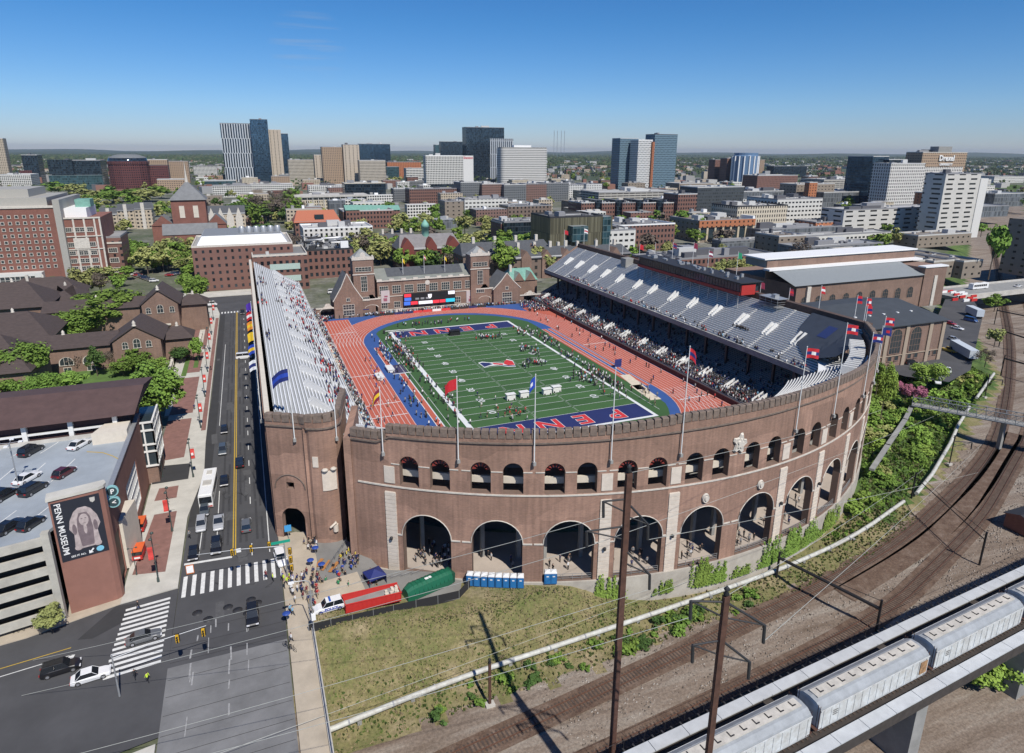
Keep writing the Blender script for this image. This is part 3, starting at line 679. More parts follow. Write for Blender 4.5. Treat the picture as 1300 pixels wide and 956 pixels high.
# cream beam and floors behind the upper windows, concourse floor
ringbox(arcp,A0+2,A1-1,15.4,16.6,-2.6,-2.1).build('cream_beam',cream,STD)
def floorring(z,o0,o1,m,name,s0=A0+1,s1=A1):
    mb=MB(); n=40
    for i in range(n):
        a=s0+(s1-s0)*i/n;b=s0+(s1-s0)*(i+1)/n
        pa,pb=arcp(a,-o0),arcp(b,-o0);qa,qb=arcp(a,-o1),arcp(b,-o1)
        mb.quad((pa[0],pa[1],z),(pb[0],pb[1],z),(qb[0],qb[1],z),(qa[0],qa[1],z),0)
    return mb.build(name,m,STD)
floorring(-2.28,1.2,15,mat('concourse_floor',(.42,.36,.31),.9,.12,.3),'concourse_floor'); floorring(12.7,1.2,16,conc_d,'gallery_floor'); floorring(17.6,3.5,12,alum,'gallery_benches')
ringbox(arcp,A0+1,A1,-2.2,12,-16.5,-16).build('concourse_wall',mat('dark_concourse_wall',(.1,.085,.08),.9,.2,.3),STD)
mb=MB(); 
for c in bays:
    for d in (-2.2,2.2):
        a=apos(c+d,-7); mb.box(a[0]-.35,a[1]-.35,-2.3,a[0]+.35,a[1]+.35,12.6)
    a=apos(c,-4.5); b=apos(c,-14); mb.obox(((a[0]+b[0])/2,(a[1]+b[1])/2),(b[0]-a[0],b[1]-a[1]),10,.5,7.2,7.8)
mb.build('concourse_frame',conc_d,STD)
# bunting in the upper windows
mb=MB(); rr=random.Random(5)
for c in bays[:4]:
    for d in (-1.66,1.66):
        if rr.random()<.8:
            s=rad(c+d)*SR
            for k in range(6):
                a=PI*(k+.5)/6; q=[]
                for aa in (a-.2,a+.2): x,y,_,_=arcp(s-1.5*cos(aa),-.5); q.append((x,y,18.5+1.5*sin(aa)))
                x,y,_,_=arcp(s-.7*cos(a),-.5); mb.poly([q[0],q[1],(x,y,18.6+.6*sin(a))])
mb.build('red_bunting',flat('dull_red_cloth',(.25,.04,.03)),STD)
# inner faces: low wall at the track, end walls, straight right outer wall
for q in ((49.5,-80,50,88),(-50.3,-78,-49.9,90)): mb=MB(); mb.box(q[0],q[1],-.5,q[2],q[3],1.5); mb.build('trackside_wall',mat('maroon_boards',(.07,.03,.03),.8,.2,1),STD)
arched_wall(lambda s:(75.8,-77+s,1,0),(0,165),[(8+s*13,3.6,0,5,3.6) for s in range(12)]+[(6+s*6.5,1.5,15,18.5,1.5) for s in range(24)],1.2,4,ztop=25.3,zbot=-2).build('outer_wall',[brick,brick_brn],STD)
mb=MB(); mb.box(74.3,-76,24.4,75.9,88.2,26.4); mb.build('back_parapet',mat('dark_back_parapet',(.09,.06,.05),.9,.2,.6),STD)
mb=MB(); mb.poly([(75.5,88.3,0),(75.5,88.3,26.3),(57,88.3,14.6),(57,88.3,12.4),(66,88.3,9),(50,88.3,1.5),(50,88.3,0)][::-1]); mb.build('end_wall',brick,STD)
mb=MB(); mb.poly([(-74,98.2,0),(-74,98.2,24.9),(-55.6,98.2,14.4),(-55.6,98.2,0)]); mb.build('end_wall',brick,STD)
mb=MB(); mb.box(-74.5,-78.5,-.3,-74.15,98,24.6); mb.box(-74.3,-79.2,24.6,-73.4,98,25.3,1); mb.build('outer_wall',[brick,cream],STD)
for y in range(-70,88,10):   # columns under the decks
    for q in ((60,60.7,0,15.3),(-60,-59.3,0,15),(66.5,67.2,5,19)): mb=MB(); mb.box(q[0],y,q[2],q[1],y+.7,q[3]); mb.build('deck_column',dark,STD)
# deck fronts and aisles
mb=MB(); mb.box(56.6,-76,13.5,56.9,88,15.1); mb.build('deck_front_rail',conc_d,STD)
mb=MB(); mb.box(-55.6,-78,13.5,-55.3,98,14.9); mb.build('deck_front_rail',conc,STD)
vomr=[(717.7,335.4),(733,340),(748.5,345.8),(765.4,351.5),(783.8,358),(803,366),(825.4,372.3),(848.5,381.5),(874,390),(902.4,399.8),(933,411.6),(968,424),(1005,436.7)]
def zdeck(d): return 24.2+(d-1.4)*(14.2-24.2)/17.2
def portal(xb,y,sg,m,w=1.0):
    """stair well wall pair and aisle on a deck; sg=+1 right stand, -1 left stand"""
    mb=MB(); X=lambda d: xb-sg*d
    for o in (-w,w):
        for (d0,d1,h) in ((8.2,12.6,1.35),):
            za,zb=zdeck(d0),zdeck(d1); a=y+o
            mb.add([(X(d0),a-.15,za-.4),(X(d1),a-.15,zb-.4),(X(d1),a-.15,zb+h*.7),(X(d0+1),a-.15,za+h),(X(d0),a-.15,za+h*.6),
                    (X(d0),a+.15,za-.4),(X(d1),a+.15,zb-.4),(X(d1),a+.15,zb+h*.7),(X(d0+1),a+.15,za+h),(X(d0),a+.15,za+h*.6)],
                    [(0,1,2,3,4),(9,8,7,6,5),(1,6,7,2),(2,7,8,3),(3,8,9,4),(4,9,5,0)])
    mb.add([(X(8.2),y-w,zdeck(8.2)+.5),(X(12.6),y-w,zdeck(12.6)+.45),(X(12.6),y+w,zdeck(12.6)+.45),(X(8.2),y+w,zdeck(8.2)+.5)],[(0,1,2,3)])
    return mb.build('stair_portal',m,STD)
pw=flat('portal_white',(.7,.7,.68))
ys=sorted(P(a,b,18.4)[1] for a,b in vomr)
for y in ys:
    portal(75.5,y,1,pw,.8); mb=MB()
    for i in range(24):
        d=1.4+i*17.2/24; z=24.2-i*10/24; mb.box(75.5-d-.72,y-.45,z-.1,75.5-d,y+.45,z+.41)
    mb.build('aisle_steps',flat('aisle_grey',(.5,.5,.49)),STD)

lpw=flat('portal_pale',(.5,.51,.52))
for k in range(15):
    y=-66+k*11.2; mb=MB(); portal(-74.1,y,-1,lpw,1.0)
    for i in range(24):
        d=1.4+i*17.2/24; z=24.2-i*10/24
        if i>13: mb.box(-74.1+d,y-.5,z-.1,-74.1+d+.72,y+.5,z+.41)
    mb.build('aisle_steps',flat('aisle_pale',(.55,.56,.56)),STD)
for k in range(13):
    mb=MB(); y=ys[0]+k*(ys[-1]-ys[0])/12
    for o in (-.8,.8):
        mb.add([(56.4,y+o-.12,3.6),(51.6,y+o-.12,1.8),(51.6,y+o-.12,3.4),(55.4,y+o-.12,5.2),(56.4,y+o+.12,3.6),(51.6,y+o+.12,1.8),(51.6,y+o+.12,3.4),(55.4,y+o+.12,5.2)],[(0,1,2,3),(7,6,5,4),(3,2,6,7),(1,5,6,2)])
    mb.quad((56.4,y-.8,4.6),(51.6,y-.8,2.9),(51.6,y+.8,2.9),(56.4,y+.8,4.6)); mb.build('lower_stair_portal',pw,STD)

# dark sheet over the corner seats with an emblem
tarp=mat('dark_tarpaulin',(.035,.045,.065),.7,.15,.4)
mb=MB()
def zc_(x,y):
    d=SR-math.hypot(x-SC[0],y-SC[1]) if y<SC[1] else 99
    return max(zdeck(max(1.4,75.5-x)),(23.6-(max(1.6,d)-1.6)*.56) if d<18.4 else -9)+1.05
for i in range(16):
    y0=-57.5-i*1.5; y1=y0-1.5
    def dm(y): return 1.0+16.4*math.sqrt(max(0,1-min(1,(y+82)/24.5)**2))
    for j in range(8):
        def q(y,k): 
            dmn=75.5-SC[0]-math.sqrt(max(0,(SR-2.4)**2-(y-SC[1])**2)) if y<-40 else 1.2
            dmn=max(1.2,dmn); x=75.5-(dmn+(max(dm(y),dmn)-dmn)*k/8); return (x,y,zc_(x,y))
        mb.quad(q(y0,j),q(y1,j),q(y1,j+1),q(y0,j+1))
tp=mb.build('corner_tarpaulin',tarp,STD)
mb=MB(); mb.quad((71.4,-66.5,zdeck(4.1)+1.15),(71.4,-69.6,zdeck(4.1)+1.15),(67.2,-69.6,zdeck(8.3)+1.15),(67.2,-66.5,zdeck(8.3)+1.15)); mb.build('emblem',flat('emblem_blue_cloth',(.02,.035,.12)),tp)
# white ramp ends of the curved rows
mb=MB()
for i in range(16):
    t=46.2-i*1.05; a=apos(t,-2.5,24.1); b=apos(t,-5.6,23.2); mb.obox(((a[0]+b[0])/2,(a[1]+b[1])/2),(b[0]-a[0]+.001,b[1]-a[1]),3.2,.4,22.6,24.4)
mb.build('row_end_panels',pw,STD)
# ---- press box
pb=MB(); pb.box(68.2,-34,29.3,76.5,26,29.7,0); pb.box(67.6,-34.6,29.7,76.7,26.6,29.95,0); PBX=pb.build('press_box',dark,STD)
mb=MB(); mb.box(68.4,-33.6,25.7,76,25.6,26.7); mb.build('red_fascia',flat('red_fascia_paint',(.27,.02,.018)),PBX)
mb=MB(); mb.box(68.8,-33.4,26.7,75.8,25.4,29.3)
for k in range(40): mb.box(68.72,-33+k*1.48,26.9,68.8,-32.9+k*1.48,29.3,1)
mb.build('window_band',[glassd,black],PBX)
mb=MB(); mb.box(68.6,-34.2,25.9,74,-33.61,29.0); mb.build('red_end_wall',flat('red_end_paint',(.4,.03,.025)),PBX)
mb=MB()
for k in range(13): y=-33+k*4.85; mb.box(68.5,y,19.6,68.75,y+.25,25.5)
mb.build('supports',steel,PBX)
rr=random.Random(8)
for k in range(26): y=rr.uniform(-30,24); x=rr.uniform(70,75); mb=MB(); mb.box(x,y,29.9,x+rr.uniform(.4,1.6),y+rr.uniform(.4,1.8),30+rr.uniform(.2,1.1)); mb.build('roof_equipment',steel,PBX)
mb=MB(); 
for y in (-47,-44.5,-42,-39.6):
    for x in (71.2,75): mb.tube([(x,y,21.8),(x,y,27)],.07,4)
for z in (24.4,26.9):
    mb.box(70.9,-47.3,z,75.3,-39.3,z+.12)
for z in (25.3,26): mb.tube([(71.2,-47,z),(71.2,-39.6,z)],.05,4); mb.tube([(71.2,-47,z),(75,-47,z)],.05,4)
mb.box(72,-45,27,73.6,-43.4,28); mb.build('camera_platform',steel,STD)
mb=MB(); mb.box(70.6,38,23,74.5,42,26.6); mb.build('service_cabin',conc_d,STD)
# ---- the wing: front wall with doorway, turning in a curve
WP=[(-74.2,-79.7),(-68.2,-83.3),(-67.9,-84.1)]
for i in range(9):
    a=rad(250+i*14); WP.append((-66.2+.0+4.0*cos(a)*1.0,-81.2+3.6*sin(a)))
WP+=[(-61.6,-77),(-59.8,-72)]
# gentle curve from buttress to corner
WP=[(-74.3,-79.5),(-68.0,-83.2),(-67.9,-83.9),(-66.3,-84.7),(-64.8,-85.0),(-63.3,-84.7),(-62.3,-83.7),(-61.8,-82.2),(-61.2,-79),(-59.6,-73)]
wf,WL=polypath(WP)
arched_wall(wf,(0,WL),[(3.55,2.25,-.2,4.2,2.25),(3.55,.75,10.2,11.6,0)],1.2,1.2,ztop=22.7,zbot=-.6,mj=1).build('wing_wall',[brick,brick_brn],STD)
parapet(wf,0,WL,22.7,lambda s:24.9 if s<7.2 else 25.3,pitch=1.5).build('wing_parapet',[brick,pstone],STD)
ringbox(wf,0,WL,22.5,22.8,-.1,.28,step=.9).build('wing_cornice',pstone,STD)
mb=MB(); ringbox(wf,7.05,7.6,-.4,22.5,-.1,.45,mb=mb,step=.3); mb.build('buttress',brick,STD)
mb=MB(); pts=[]
for i in range(13):
    a=PI*i/12; s=3.55-2.9*cos(a); x,y,nx,ny=wf(s); pts.append((x+nx*.08,y+ny*.08,10.4+2.9*sin(a)*.95))
mb.tube(pts,.12,5); mb.build('blind_arch',pstone,STD)
for (s,z0,z1,w) in ((9.3,15.3,17.3,.5),(11.5,10.6,14.4,1.25)):
    mb=MB(); ringbox(wf,s-w,s+w,z0,z1,-.05,.16,mb=mb,step=.6); o=mb.build('stone_tablet',pilm,STD)
    if w>1:
        mb=MB(); x,y,nx,ny=wf(s)
        for k in (-1,1):
            X,Y,_,_=wf(s+k*.75); mb.lathe([(.1,0),(.5,.05),(.62,.3),(.3,.5)],(X+nx*.2,Y+ny*.2,14.5),10)
        mb.build('scroll',stone,o)
mb=MB(); x,y,nx,ny=wf(11.9); mb.tube([(x+nx*.1,y+ny*.1,2.2),(x+nx*.1,y+ny*.1,3.6)],.5,8); mb.tube([(x+nx*.1,y+ny*.1,4.0),(x+nx*.6,y+ny*.6,4.2),(x+nx*.3-1,y+ny*.5,3.3)],.22,6); mb.build('carved_figure',pilm,STD)
# inner end wall of the recess
mb=MB(); a=apos(-41.2,.1); mb.obox((a[0]+1.2,a[1]+7.2),(.25,1),15,1.2,-2,22.3); mb.build('recess_wall',brick,STD)
mb=MB(); mb.box(-74.1,-79,-.2,-62.5,-76.5,24.2); 
# ================================================================ people
skin=flat('skin',(.42,.26,.19),.7); hair=flat('dark_hair',(.03,.022,.018),.8)
SH={'navy':(.015,.025,.11),'black':(.02,.02,.022),'white':(.7,.7,.7),'red':(.45,.03,.03),'grey':(.25,.26,.27),'yellow':(.62,.5,.05),'royal blue':(.02,.08,.42),'green':(.03,.25,.1),'light blue':(.2,.42,.6),'pink':(.6,.2,.28),'maroon':(.16,.02,.03),'neon yellow':(.6,.8,.05)}
TR={'dark':(.02,.02,.025),'denim':(.04,.07,.14),'khaki':(.35,.28,.18),'white':(.6,.6,.6)}
def shm(c): return flat('shirt_'+c.replace(' ','_'),SH[c],.85)
def trm(c): return flat('trousers_'+c,TR[c],.85)
def body_mesh(pose,sc,tc):
    # joints: x right, y forward
    st=.16 if pose=='walking' else .0
    V=[(0,0,.95,.15,.11),(0,0,1.18,.145,.105),(0,0,1.38,.17,.11),(0,0,1.5,.07,.07),(0,.01,1.58,.075,.08),(0,.01,1.68,.085,.1),(0,0,1.76,.05,.06)]
    ed=[(0,1),(1,2),(2,3),(3,4),(4,5),(5,6)]
    def ch(a,pts):
        p=a
        for q in pts: V.append(q); ed.append((p,len(V)-1)); p=len(V)-1
    for s in (-1,1):
        f=s*st
        ch(0,[(s*.1,f*.2,.88,.095,.1),(s*.11,f*1.0+.02,.48,.065,.07),(s*.11,f*1.7,.09,.045,.05),(s*.12,f*1.7+.14,.04,.045,.035)])
        if pose=='arms up': arm=[(s*.2,0,1.42,.06,.06),(s*.36,.05,1.6,.045,.045),(s*.32,.1,1.86,.035,.035)]
        elif pose=='bent arms': arm=[(s*.2,0,1.42,.06,.06),(s*.25,-.02,1.14,.045,.045),(s*.14,.24,1.16,.035,.035)]
        else: arm=[(s*.2,0,1.42,.06,.06),(s*.25,-f*.5,1.14,.045,.045),(s*.27,-f*1.3+.06,.88,.035,.035)]
        ch(2,arm)
    me=D.meshes.new('person'); me.from_pydata([v[:3] for v in V],ed,[]); o=D.objects.new('tmp',me); COL.objects.link(o)
    o.modifiers.new('s','SKIN'); sk=me.skin_vertices[0].data
    for i,v in enumerate(V): sk[i].radius=(v[3],v[4])
    sk[0].use_root=True
    u=o.modifiers.new('u','SUBSURF'); u.levels=1; u.render_levels=1
    dg=bpy.context.evaluated_depsgraph_get(); dg.update(); m2=D.meshes.new_from_object(o.evaluated_get(dg)); D.objects.remove(o)
    m2.materials.clear()
    for m in (shm(sc),trm(tc),skin,hair,black): m2.materials.append(m)
    for p in m2.polygons:
        z=p.center.z; x=abs(p.center.x); k=0
        if z>1.69 or (z>1.58 and p.center.y<-.02): k=3
        elif z>1.46 and x<.14: k=2
        elif z<.1: k=4
        elif z<.93 and x<.22: k=1
        elif x>.3 and pose=='arms up' and z>1.6: k=2
        elif z<1.0 and x>.22: k=2
        p.material_index=k; p.use_smooth=True
    return m2
PM={}
def person(x,y,z,sc,tc,pose,label,group,rz=None):
    k=(sc,tc,pose)
    if k not in PM: PM[k]=body_mesh(pose,sc,tc)
    o=D.objects.new('person',PM[k]); COL.objects.link(o); o.location=(x,y,z); o.rotation_euler.z=R.uniform(0,6.28) if rz is None else rz
    s=R.uniform(.95,1.06); o.scale=(s,s,s)
    return tag(o,label,'person',group)
def scatter_people(n,poly,zf,place,group,shirts,tr=('dark','denim','khaki'),poses=('standing','walking','bent arms'),px=True,md=.55):
    pts=[]; tries=0
    xs=[p[0] for p in poly]; ys=[p[1] for p in poly]
    def inside(x,y):
        c=False;j=len(poly)-1
        for i in range(len(poly)):
            if (poly[i][1]>y)!=(poly[j][1]>y) and x<(poly[j][0]-poly[i][0])*(y-poly[i][1])/(poly[j][1]-poly[i][1])+poly[i][0]: c=not c
            j=i
        return c
    while len(pts)<n and tries<6000:
        tries+=1; x=R.uniform(min(xs),max(xs)); y=R.uniform(min(ys),max(ys))
        if not inside(x,y): continue
        w=P(x,y,zf(0,0)) if px else (x,y,0)
        if any(math.hypot(w[0]-q[0],w[1]-q[1])<md for q in pts): continue
        pts.append(w); s=R.choice(shirts); t=R.choice(tr); p=R.choice(poses)
        person(w[0],w[1],zf(w[0],w[1]) if px else zf(x,y),s,t,p,f"{p if p!='bent arms' else 'standing'} person in {s} {place}",group)
def plz_z(x,y):
    return .12 if x<-70 else max(-2.4,.1-(x+70)*.13)
zc=lambda z:(lambda x,y:z)
G='people gathered on the stadium plaza'
hi=('navy','black','navy','royal blue','black','grey','red','black')
scatter_people(16,[(432,712),(446,702),(458,712),(452,724),(436,722)],zc(-.9),'by the plaza benches',G,('yellow','navy','royal blue','black','navy','black'))
scatter_people(12,[(416,728),(432,716),(448,726),(440,738),(420,738)],zc(-.9),'in the middle of the plaza',G,hi)
scatter_people(8,[(385,728),(410,728),(410,742),(388,742)],zc(-.1),'in front of the police car',G,('black','grey','maroon','navy'))
scatter_people(12,[(366,738),(386,734),(388,765),(374,768)],zc(.12),'on the pavement by the signal pole',G,('black','navy','red','maroon','white'))
scatter_people(8,[(356,735),(372,732),(372,752),(358,752)],zc(.12),'on the pavement corner by the crossing',G,('white','royal blue','black','neon yellow'))
scatter_people(10,[(384,752),(402,742),(410,778),(396,786)],zc(.1),'at the front of the police car by the fence',G,('maroon','black','red','navy'))
scatter_people(10,[(385,692),(402,688),(404,702),(390,704)],zc(-.1),'on the plaza near the wing corner',G,('black','white','navy'))
scatter_people(6,[(462,735),(478,728),(485,745),(470,748)],zc(-1.6),'beside the blue tent',G,('maroon','red','navy','black'))
scatter_people(8,[(446,700),(456,698),(458,712),(450,712)],zc(-1.2),'at the foot of the curved wall',G,('royal blue','yellow','black'))
scatter_people(5,[(400,745),(440,735),(445,748),(410,752)],zc(-.8),'behind the police car',G,('red','black','green'))
person(*P(347,738,.05)[:2],.05,'neon yellow','dark','standing','crossing guard in neon yellow vest on the zebra crossing','people on the streets')
person(*P(338,735,.05)[:2],.05,'maroon','dark','walking','person in maroon top walking over the zebra crossing','people on the streets')
for (x,y,s,l) in ((325+47-0,781,'light blue','person in light blue top on the pavement below the crossing'),(370,815,'white','person in white top on the pavement beside the parked bicycles'),(369,778,'light blue','person in light blue coat walking along the pavement')): person(*P(x,y,.15)[:2],.15,s,'dark','walking',l,'people on the streets')
for (x,y,s,l) in ((331-118,640,'black','person in black jacket walking on the pale pavement by the garage'),(241,683,'grey','person in grey top on the brick paving by the carts'),(176,774,'black','person in black top beside a bicycle at the street corner'),(172,862,'black','person in black coat on the left zebra crossing'),(188,866,'neon yellow','cyclist in neon yellow vest on the left zebra crossing'),(262,445,'white','person in white top on the brick path near the lawn'),(268,470,'black','person in black top near the brick path'),(247,520,'navy','person in navy top under the street tree')): person(*P(x,y,.17)[:2],.17,s,'dark','walking',l,'people on the streets')
G2='people in the arches of the stadium'
for c,n,pl in ((-33,40,'first'),(-25.45,5,'second'),(-17.9,10,'third'),(-10.35,8,'fourth'),(-2.8,14,'fifth'),(4.75,10,'sixth'),(12.3,12,'seventh'),(19.85,8,'eighth')):
    for i in range(n):
        a=c+R.uniform(-2.2,2.0); off=-R.uniform(1.8,7 if c>-30 else 9); p=apos(a,off); s=R.choice(('black','white','black','grey','navy','black')); ps=R.choice(('standing','bent arms'))
        person(p[0],p[1],-2.27,s,'dark',ps,f'{ps if ps=="standing" else "waiting"} person in {s} top inside the {pl} large arch from the left',G2)
G3='athletes and officials on the infield'
zf=zc(.08)
cl=('black','navy','white','grey','red','black','maroon')
scatter_people(26,[(498,432),(520,430),(540,465),(526,475)],zf,'along the left touchline of the field',G3,cl,md=.8)
scatter_people(16,[(455,460),(470,450),(510,520),(500,535)],zf,'on the blue strip inside the left straight',G3,('royal blue','navy','white','grey'),md=1)
scatter_people(9,[(440,500),(465,505),(500,538),(470,538)],zf,'on the red track of the left straight',G3,('navy','white','grey','black'),md=1.4)
scatter_people(10,[(515,500),(560,490),(580,530),(530,538)],zf,'on the grass beside the runway',G3,('black','grey','green'),md=2)
scatter_people(14,[(600,500),(650,498),(660,530),(610,535)],zf,'near the near end of the football field',G3,cl,md=1)
scatter_people(12,[(640,520),(668,518),(670,537),(645,537)],zf,'crowding the near end zone line',G3,('red','red','black','white'),md=.6)
scatter_people(20,[(735,465),(760,478),(800,508),(778,508),(742,488)],zf,'along the right touchline of the field',G3,cl,md=.8)
scatter_people(12,[(790,470),(830,500),(850,520),(835,525),(800,495)],zf,'by the sand pits',G3,('navy','black','grey'),md=1)
# ---- the crowd in the stands: too many to count
def crowd():
    mb=MB(); keys=list(SH); mats=[shm(k) for k in keys]+[skin,hair,trm('dark')]
    sk_,hr_,tr_=len(keys),len(keys)+1,len(keys)+2
    rr=random.Random(77)
    def one(x,y,z,sit,cs):
        m=keys.index(rr.choice(cs)); h=.0 if sit else .42; a=rr.uniform(-.4,.4)
        w=.2
        if not sit: mb.box(x-.12,y-.12,z,x+.12,y+.12,z+.85,tr_)
        else: mb.box(x-.2,y-.2,z+.38,x+.2,y+.2,z+.55,tr_)
        b=z+(.85 if not sit else .5)
        mb.add([(x-w,y-.13,b),(x+w,y-.13,b),(x+w,y+.13,b),(x-w,y+.13,b),(x-w*.8,y-.1,b+.55),(x+w*.8,y-.1,b+.55),(x+w*.8,y+.1,b+.55),(x-w*.8,y+.1,b+.55)],[(0,1,5,4),(1,2,6,5),(2,3,7,6),(3,0,4,7),(4,5,6,7)],m)
        mb.lathe([(.05,0),(.1,.1),(.09,.2)],(x,y,b+.55),5,sk_,False); mb.lathe([(.11,0),(.08,.1)],(x,y,b+.7),5,hr_,False)
    mix=['black']*5+['navy']*3+['white']*3+['grey']*4+['red','maroon','light blue']
    zl=lambda d:9+(d-8)*(1.3-9)/17.6
    for i in range(2500):   # right lower deck
        y=rr.uniform(-74,84); d=25.2-abs(rr.gauss(0,2.7)); 
        if d<9: continue
        one(75.5-d,y,zl(d),True,mix)
    for i in range(620):
        y=rr.uniform(-74,84); d=rr.uniform(9.5,22); one(75.5-d,y,zl(d),True,['black','navy','black','grey'])
    for i in range(1100):   # left lower deck
        y=rr.uniform(-66,96); d=25-abs(rr.gauss(0,2.6)); one(-74.1+d,y,zl(max(9,d)),rr.random()<.6,mix)
    for i in range(300):    # trackside, left and far left
        one(rr.uniform(-50.5,-48.6),rr.uniform(-70,88),0,False,mix)
    for (cx_,cy_,n,sx,sy) in ((-60,20,40,2.5,14),(-58.5,-40,46,1.6,14),(-61,55,30,3,12),(-62,70,16,2,5),(-60,40,14,2,6),(-58,8,20,2,4),(-60,-12,14,2,3),(-58,-32,30,1.6,3),(-57.6,-50,40,1.3,5),(-71.5,18,14,.8,5),(-71.5,-24,6,.6,2),(-66,30,5,1,2),(-57.5,60,24,1.2,16),(-58,-60,20,1.5,4),(-71,55,16,.7,6),(-64,-2,6,1,1)):
        for i in range(n):
            x=rr.gauss(cx_,sx); y=rr.gauss(cy_,sy)
            if -73<x<-56.4 and -76<y<94: one(x,y,zdeck(x+74.1)+.1,rr.random()<.7,['black','navy','maroon','grey','red'])
    for i in range(170):    # right upper deck, mostly the front rows
        y=rr.uniform(-74,70); d=18.1-abs(rr.gauss(0,.7)); one(75.5-d,y,zdeck(d)+.1,True,mix)
    for i in range(14): one(75.5-rr.gauss(13,.5),rr.gauss(-42,2),zdeck(13),True,['black'])
    for i in range(420):    # far end behind the bend
        x=rr.uniform(-46,46); y=rr.uniform(84.5,87); one(x,y,.02,False,mix)
    for i in range(260): one(rr.uniform(-56,-46),rr.uniform(80,98),.02,False,mix)
    for i in range(130): one(rr.uniform(40,52),rr.uniform(66,84),.02,False,mix)
    for i in range(520):    # infield, farther groups
        q=rr.choice(((-29,30,2,10),(-27,44,3,5),(-28.5,14,1.5,10),(-33,26,1,10),(27,0,1.4,9),(27,-14,1.2,6),(28,22,1.4,8),(26.5,-28,1.2,5),(8,34,3,2),(12,-2,2,2),(-10,62,9,1.2),(24,36,2,4),(16,12,1.5,3),(21,-22,2,4),(-27,34,1.6,9),(-27,20,1.3,7),(-26,-20,2,14),(-34,-20,1.5,16)))
        one(rr.gauss(q[0],q[2]),rr.gauss(q[1],q[3]),.1,False,mix)
    for i in range(45): one(rr.uniform(38,49),rr.uniform(-60,60),.05,False,mix)
    tag(mb.build('crowd',mats),'dense crowd of spectators filling the stands around the track','crowd',None,'stuff')
crowd()
# ================================================================ vehicles
tyre=flat('tyre_rubber',(.02,.02,.02),.9); rim=flat('alloy_rim',(.4,.4,.42),.4,metal=.6); lampw=flat('headlamp',(.7,.7,.72),.2); lampr=flat('tail_lamp',(.35,.01,.01),.3); carglass=mat('car_glass',(.015,.018,.022),.08,0,1,spec=.9)
CC={'black':(.012,.012,.014),'white':(.75,.75,.75),'silver':(.38,.39,.41),'grey':(.12,.125,.13),'red':(.35,.02,.02),'dark red':(.08,.012,.014),'navy':(.015,.025,.07),'blue':(.03,.09,.25),'green':(.02,.09,.06),'yellow':(.6,.4,.04),'slate':(.07,.085,.1)}
def paint(c):
    m=mat('car_paint_'+c.replace(' ','_'),CC[c],.28,.05,2,spec=.6)
    m.node_tree.nodes['Principled BSDF'].inputs['Coat Weight'].default_value=.5
    return m
def wheel(root,x,y,r=.33,w=.22,name='wheel'):
    mb=MB(); mb.tube([(x-w/2,y,r),(x+w/2,y,r)],r,14,0,smooth=False); o=mb.build(name,tyre,root)
    mb=MB(); sx=1 if x>0 else -1; mb.tube([(x+sx*w*.4,y,r),(x+sx*(w/2+.012),y,r)],r*.62,10,0,smooth=False); mb.build('rim',rim,o)
def hull(st,mb,m=0):
    """st: stations (y, halfwidth, zlow, zshoulder, ztop, topw)"""
    rings=[]
    for (y,w,zl,zs,zt,tw) in st: rings.append([(-w*.94,y,zl),(-w,y,(zl+zs)/2),(-w*.97,y,zs),(-tw,y,zt),(tw,y,zt),(w*.97,y,zs),(w,y,(zl+zs)/2),(w*.94,y,zl)])
    for a,b in zip(rings,rings[1:]):
        for i in range(8): mb.quad(a[i],b[i],b[(i+1)%8],a[(i+1)%8],m)
    mb.poly(rings[0],m); mb.poly(rings[-1][::-1],m)
